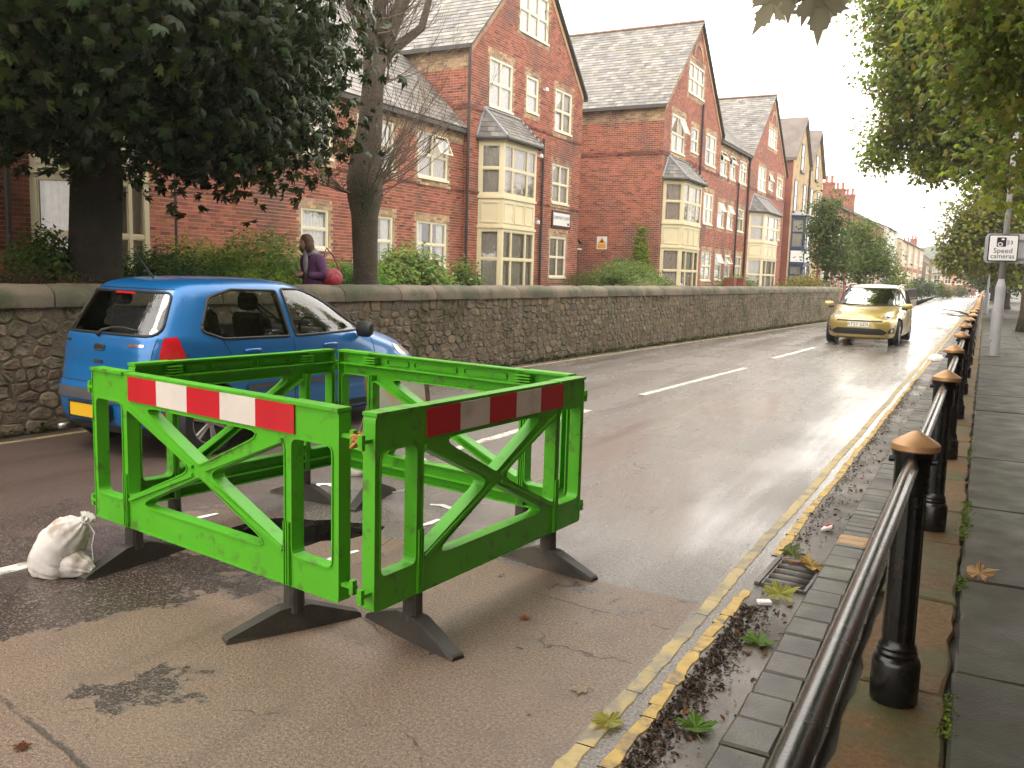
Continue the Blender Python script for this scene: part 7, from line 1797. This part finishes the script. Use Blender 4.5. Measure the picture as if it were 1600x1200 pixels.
# litter
M_LIT = mat('white_litter', (.7, .68, .66), .7, .1, 20); M_LITR = mat('red_litter', (.4, .05, .05), .6, .1, 20)
p = onz(1295, 830, 0); t = thing('crumpled_wrapper', 'crumpled red and white wrapper in the gutter by the buff paver row', 'litter', tuple(p), .4)
mb = MB(); mb.box(-.045, .03, -.02, .03, .0, .03, bev=.008); mb.v = [(x + .01 * math.sin(y * 90), y, z + .012 * math.sin(x * 70 + 1) + .006) for x, y, z in mb.v]; mb.obj('paper', M_LIT, t)
mb = MB(); mb.box(-.02, .035, .0, .035, .012, .045, bev=.008); mb.v = [(x, y + .01 * math.sin(x * 80), z) for x, y, z in mb.v]; mb.obj('red_part', M_LITR, t)
p = onz(1194, 944, 0); mb = MB(); mb.box(-.035, .035, -.022, .022, 0, .02, bev=.004); o = tag(mb.obj('paper_packet', M_LIT), 'small squashed pale packet in the gutter mulch', 'litter'); o.location = tuple(p); o.rotation_euler = (0, 0, .5)
p = onz(1463, 563, 0); V = []; n = 24
for j in range(9):
    for i in range(n):
        th = 2 * math.pi * i / n; ph = math.pi * .5 * j / 8; r_ = math.cos(ph) * (1 + .25 * mnoise.noise(Vector((math.cos(th) * 2, math.sin(th) * 2, j * .4)))); V.append((.17 * r_ * math.cos(th), .13 * r_ * math.sin(th), .13 * math.sin(ph) * (1 + .3 * mnoise.noise(Vector((math.cos(th) * 3, 5, j * .5))))))
o = tag(link('plastic_bag', np_mesh('plastic_bag', V, [[j * n + i, j * n + (i + 1) % n, (j + 1) * n + (i + 1) % n, (j + 1) * n + i] for j in range(8) for i in range(n)] + [[8 * n + i for i in range(n)]], M_LIT, smooth=True)), 'white plastic bag caught at the kerb under the railing', 'bag'); o.location = (p[0], p[1], 0)
p = onz(1470, 545, 0.0); mb = MB(); r_ = random.Random(4); b = Vector((-.25, 24.6, .85))
for k in range(9):
    a = r_.uniform(2.4, 3.9); mb.tube([b, b + Vector((math.cos(a) * .3, math.sin(a) * .3, r_.uniform(-.05, .12))), b + Vector((math.cos(a) * .8, math.sin(a) * .8, r_.uniform(-.1, .2)))], [.012, .008, .004], 4)
tag(mb.obj('snapped_branch', M_TWIG), 'snapped twiggy branch caught in the railing and sticking out over the road', 'branch')
# dark mulch of rotten leaves in the gutter, moss in the joints
def scatter(name, n, fx, fy, sz, cols, seed, hz=.015, zb=.002):
    r_ = np.random.RandomState(seed); P = np.stack([fx(r_, n), fy(r_, n), np.full(n, zb) + r_.uniform(0, hz, n)], 1)
    W, _ = place_leaves(OVAL, P, np.tile(np.array([0, 0, 1.0]), (n, 1)), sz, r_, .1, .4)
    c = np.array(cols)[r_.randint(0, len(cols), n)] * r_.uniform(.5, 1.4, (n, 1)); m = len(OVAL[0])
    Fa = (np.arange(n)[:, None, None] * m + OVAL[1][None]).reshape(-1, 3)
    o = link(name, np_mesh(name, W.reshape(-1, 3), Fa, M_LEAF, fcol=np.repeat(c, len(OVAL[1]), 0))); o['kind'] = 'stuff'; return o
scatter('leaf_litter', 2400, lambda r, n: -.915 + np.abs(r.normal(0, .065, n)), lambda r, n: r.uniform(1.9, 4.2, n), .021, [(.045, .03, .02), (.06, .035, .02), (.03, .022, .016), (.10, .055, .03)], 1, .006)
scatter('leaf_litter', 1500, lambda r, n: -.90 + np.abs(r.normal(0, .05, n)), lambda r, n: r.uniform(5.1, 16, n), .02, [(.05, .035, .022), (.10, .05, .025), (.035, .025, .018)], 2, .005)
scatter('leaf_litter', 260, lambda r, n: r.uniform(-.9, -.66, n), lambda r, n: r.uniform(2, 14, n), .035, [(.12, .06, .03), (.2, .1, .04), (.07, .05, .03)], 3, .004)
MOSS = [(.10, .15, .015), (.07, .12, .015), (.15, .19, .02)]
for (y0, y1, x0, n, sd) in ((5.9, 7.0, .015, 900, 4), (4.9, 5.15, .02, 160, 5), (3.2, 3.6, .015, 260, 6), (8.6, 10.2, .015, 300, 7)):
    scatter('moss', n, lambda r, n, x0=x0: x0 + r.normal(0, .016, n), lambda r, n, y0=y0, y1=y1: r.uniform(y0, y1, n), .022, MOSS, sd, .02, .03)
# grass and weeds at the foot of the wall, along the coping line
rr_ = np.random.RandomState(3)
scatter('wall_foot_weeds', 2600, lambda r, n: 0 * r.uniform(0, 1, n), lambda r, n: r.uniform(4, 38, n), .07, [(.07, .10, .025), (.05, .07, .02), (.12, .10, .04)], 9, .06)
o = bpy.data.objects['wall_foot_weeds']; co = np.empty(len(o.data.vertices) * 3, np.float32); o.data.vertices.foreach_get('co', co); co = co.reshape(-1, 3)
co[:, 0] += -7.657 + (co[:, 1] - 4.592) * .0658 + .05; o.data.vertices.foreach_set('co', co.ravel()); o.data.update()
# ================================================================== people
def skin_body(name, joints, edges, radii, m, sub=2):
    me = bpy.data.meshes.new(name); me.from_pydata(joints, edges, []); o = bpy.data.objects.new(name, me); COL.objects.link(o)
    md = o.modifiers.new('s', 'SKIN'); sv = me.skin_vertices[0].data
    for i, r_ in enumerate(radii):
        sv[i].radius = r_ if isinstance(r_, tuple) else (r_, r_)
    sv[0].use_root = True
    s = o.modifiers.new('u', 'SUBSURF'); s.levels = sub; s.render_levels = sub
    dg = bpy.context.evaluated_depsgraph_get(); dg.update(); r_ = bpy.data.meshes.new_from_object(o.evaluated_get(dg)); bpy.data.objects.remove(o)
    r_.materials.clear(); r_.materials.append(m); r_.name = name
    for p in r_.polygons: p.use_smooth = True
    return r_
M_SKIN = mat('skin', (.42, .24, .17), .5, .06, 8); M_PURPLE = mat('purple_coat', (.13, .045, .13), .8, .15, 10, bump=.3, bscale=40); M_HAIR = mat('brown_hair', (.10, .045, .022), .6, .3, 40, bump=.6, bscale=120)
M_SCARF = mat('grey_scarf', (.36, .33, .36), .9, .2, 20, bump=.4); M_DKCL = mat('dark_clothes', (.025, .025, .03), .8, .2, 10); M_BAGR = mat('red_bag', (.35, .03, .05), .5, .2, 12); M_HIVIS = mat('hi_vis', (.55, .62, .03), .6, .05, 8)
def blob(name, c, r_, m, parent, n=1.0, nz=.0, seed=0, world=False):
    V = []; nu, nv = 22, 14
    for j in range(nv + 1):
        ph = math.pi * j / nv
        for i in range(nu):
            th = 2 * math.pi * i / nu; d = Vector((math.sin(ph) * math.cos(th), math.sin(ph) * math.sin(th), math.cos(ph))); k = 1 + nz * mnoise.noise(d * 3 + Vector((seed, 0, 0)))
            V.append((c[0] + d.x * r_[0] * k, c[1] + d.y * r_[1] * k, c[2] + d.z * r_[2] * k))
    return link(name, np_mesh(name, V, [[j * nu + i, (j + 1) * nu + i, (j + 1) * nu + (i + 1) % nu, j * nu + (i + 1) % nu] for j in range(nv) for i in range(nu)], m, smooth=True), parent)
def hand(parent, c, fwd, side, m):
    """palm, four curled fingers and a thumb in one skinned mesh"""
    c = Vector(c); f = Vector(fwd).normalized(); s = Vector(side).normalized(); u = f.cross(s); J = [tuple(c)]; E = []; Rr = [.022]
    J.append(tuple(c + f * .05)); E.append((0, 1)); Rr.append(.024)
    for k in range(4):
        b = c + f * .07 + s * (.027 - .018 * k); L_ = (.026, .03, .028, .022)[k]; i = len(J)
        J += [tuple(b), tuple(b + f * L_ - u * .008), tuple(b + f * L_ * 1.3 - u * .03)]; E += [(1, i), (i, i + 1), (i + 1, i + 2)]; Rr += [.0085, .008, .007]
    i = len(J); J += [tuple(c + s * .035 + f * .03), tuple(c + s * .045 + f * .06 - u * .015)]; E += [(0, i), (i, i + 1)]; Rr += [.010, .008]
    link('hand', skin_body('hand', J, E, Rr, m, 1), parent)
def person(label, loc, rz, coat, legs, hair, height=1.6, bag=False, scarf=False, vis=False, bow=.0):
    t = thing('person', label, 'person', loc, rz); k = height / 1.66; S = lambda p: (p[0] * k, p[1] * k, p[2] * k)
    J = [(0, 0, .88), (0, .01, 1.08), (0, .0, 1.30), (0, -.03, 1.40), (0, -.06 - bow * .3, 1.48),
         (.09, 0, .84), (.10, -.06, .48), (.10, .03, .09), (.10, -.12, .04), (-.09, 0, .84), (-.10, .10, .48), (-.10, .20, .10), (-.10, .06, .04),
         (.17, .0, 1.30), (.23, .03, 1.06), (.12, -.20, 1.06), (-.17, .0, 1.30), (-.23, .03, 1.06), (-.10, -.22, 1.08)]
    E = [(0, 1), (1, 2), (2, 3), (3, 4), (0, 5), (5, 6), (6, 7), (7, 8), (0, 9), (9, 10), (10, 11), (11, 12), (2, 13), (13, 14), (14, 15), (2, 16), (16, 17), (17, 18)]
    Rr = [(.16, .12), (.15, .115), (.15, .11), .058, .05, .10, .065, .045, .04, .10, .065, .045, .04, .075, .058, .042, .075, .058, .042]
    link('body', skin_body('body', [S(p) for p in J], E, Rr, legs), t)
    # coat over the torso and sleeves
    J2 = [(0, 0, .88), (0, .01, 1.08), (0, .0, 1.30), (0, -.02, 1.38), (0, .01, .62), (.17, .0, 1.30), (.235, .03, 1.06), (.13, -.19, 1.06), (-.17, .0, 1.30), (-.235, .03, 1.06), (-.11, -.21, 1.08)]
    E2 = [(0, 1), (1, 2), (2, 3), (0, 4), (2, 5), (5, 6), (6, 7), (2, 8), (8, 9), (9, 10)]
    link('coat', skin_body('coat', [S(p) for p in J2], E2, [(.20, .16), (.185, .145), (.175, .13), .085, (.21, .17), .095, .082, .058, .095, .082, .058], coat), t)
    hd_ = Vector(S((0, -.09 - bow * .4, 1.545 - bow * .05)))
    h = blob('head', hd_, (.073 * k, .092 * k, .11 * k), M_SKIN, t)
    blob('nose', hd_ + Vector((0, -.092, -.01)) * k, (.012 * k, .02 * k, .02 * k), M_SKIN, h)
    for s_ in (-1, 1): blob('eye', hd_ + Vector((s_ * .03, -.082, .015)) * k, (.011 * k, .008 * k, .008 * k), M_DKCL, h); blob('ear', hd_ + Vector((s_ * .073, .005, 0)) * k, (.012 * k, .025 * k, .035 * k), M_SKIN, h)
    blob('mouth', hd_ + Vector((0, -.084, -.05)) * k, (.022 * k, .008 * k, .006 * k), M_BAGR, h)
    hair_o = blob('hair', hd_ + Vector((0, .03, .03)) * k, (.105 * k, .105 * k, .115 * k), hair, t, nz=.12)
    blob('hair_side', hd_ + Vector((.075, .03, -.05)) * k, (.045 * k, .08 * k, .1 * k), hair, hair_o, nz=.15); blob('hair_side', hd_ + Vector((-.075, .03, -.05)) * k, (.045 * k, .08 * k, .1 * k), hair, hair_o, nz=.15)
    hand(t, S((.10, -.235, 1.065)), (-.6, -.6, 0.1), (0, 0, 1), M_SKIN); hand(t, S((-.08, -.255, 1.085)), (.6, -.6, .1), (0, 0, 1), M_SKIN)
    if scarf: blob('scarf', S((0, -.035, 1.40)), (.125 * k, .125 * k, .075 * k), M_SCARF, t, nz=.3); blob('scarf_end', S((.03, -.15, 1.24)), (.05 * k, .03 * k, .16 * k), M_SCARF, t, nz=.2)
    if vis: 
        o = blob('hi_vis_vest', S((0, .0, 1.16)), (.225 * k, .18 * k, .22 * k), M_HIVIS, t)
    for s_ in (-1, 1): blob('shoe', S((s_ * .10, -.07 if s_ > 0 else .13, .04)), (.05 * k, .13 * k, .045 * k), M_DKCL, t)
    return t
pl_ = person('woman in a purple coat and grey scarf with bobbed brown hair walking behind the wall', (-8.75, 10.0, .45), R(-14), M_PURPLE, M_DKCL, M_HAIR, 1.60, scarf=True, bow=.12)
t = thing('shoulder_bag', 'red shoulder bag hanging at the hip of the woman in purple', 'bag', (-8.53, 10.15, 1.1), R(-14))
blob('bag_body', (0, .03, .33), (.085, .17, .15), M_BAGR, t, nz=.18)
blob('bag_pocket', (.07, .02, .30), (.03, .10, .09), M_BAGR, t, nz=.2)
mb = MB(); mb.tube([(.0, -.12, .42), (-.04, -.09, .70), (-.09, -.02, .78), (-.05, .08, .66), (0, .16, .42)], .011, 6); mb.obj('strap', M_BAGR, t)
p = ony(1407, 452, 60)
person('distant pedestrian in dark clothes with a yellow hi-vis vest by the far railings', (float(p[0]), 60, .1), R(10), M_DKCL, M_DKCL, M_DKCL, 1.72, vis=True)

# ================================================================== far left: low walls with iron railings, hill
for (y0, y1, lab) in ((52.5, 61, 'grey iron railings on a low wall beside the road, nearer length'), (63.5, 72, 'grey iron railings on a low wall beside the road, farther length')):
    x0, x1 = x_left(y0) - .15, x_left(y1) - .15
    t = thing('garden_railing', lab, 'railing', (x0, y0, 0), group='far garden railings'); P = lambda s, z, o: (x0 + (x1 - x0) * s + o, y0 + (y1 - y0) * s, z)
    mb = MB(); mb.box(0, 1, -.2, .0, -.1, .42, P=lambda s, o, z: P(s, z, o)); mb.obj('low_wall', M_STONEB, t, True)
    mb = MB(); mb.tube([P(0, 1.2, -.1), P(1, 1.2, -.1)], .025, 5); mb.tube([P(0, .55, -.1), P(1, .55, -.1)], .02, 5); mb.obj('rail', M_PIPE, t, True)
    mb = MB(); n = int((y1 - y0) / .24)
    for i in range(n + 1): mb.tube([P(i / n, .42, -.1), P(i / n, 1.22, -.1)], .012, 4)
    mb.obj('bars', M_PIPE, t, True, kind='stuff')
mb = MB(); V = []; G = 24; cx = float(ony(1463, 440, 520)[0])
for j in range(G + 1):
    for i in range(G + 1):
        a, b_ = (i / G - .5) * 2, (j / G - .5) * 2; z = 24 * math.exp(-(a * 2.0) ** 2 - (b_ * 2.0) ** 2) + 2.2 * mnoise.noise(Vector((a * 9, b_ * 9, 0))) * math.exp(-(a * 1.6) ** 2 - (b_ * 1.6) ** 2)
        V.append((cx + a * 60, 520 + b_ * 110, z - 1.5))
mb.add(V, [(j * (G + 1) + i, j * (G + 1) + i + 1, (j + 1) * (G + 1) + i + 1, (j + 1) * (G + 1) + i) for j in range(G) for i in range(G)])
o = mb.obj('hill', mat('wooded_hill', (.055, .075, .045), .95, .4, .08, bump=.5, bscale=.4, bdist=2), smooth=True); o['kind'] = 'structure'

# ---- thin damp air
mb = MB(); mb.box(-160, 120, -40, 640, -1.6, 30)
hm = bpy.data.materials.new('haze'); hm.use_nodes = True; t_ = hm.node_tree; t_.nodes.clear(); o_ = t_.nodes.new('ShaderNodeOutputMaterial'); v_ = t_.nodes.new('ShaderNodeVolumePrincipled')
v_.inputs['Color'].default_value = (.96, .94, .91, 1); v_.inputs['Density'].default_value = .0008; v_.inputs['Anisotropy'].default_value = .3
t_.links.new(v_.outputs[0], o_.inputs['Volume']); tag(mb.obj('haze', hm), kind='stuff')
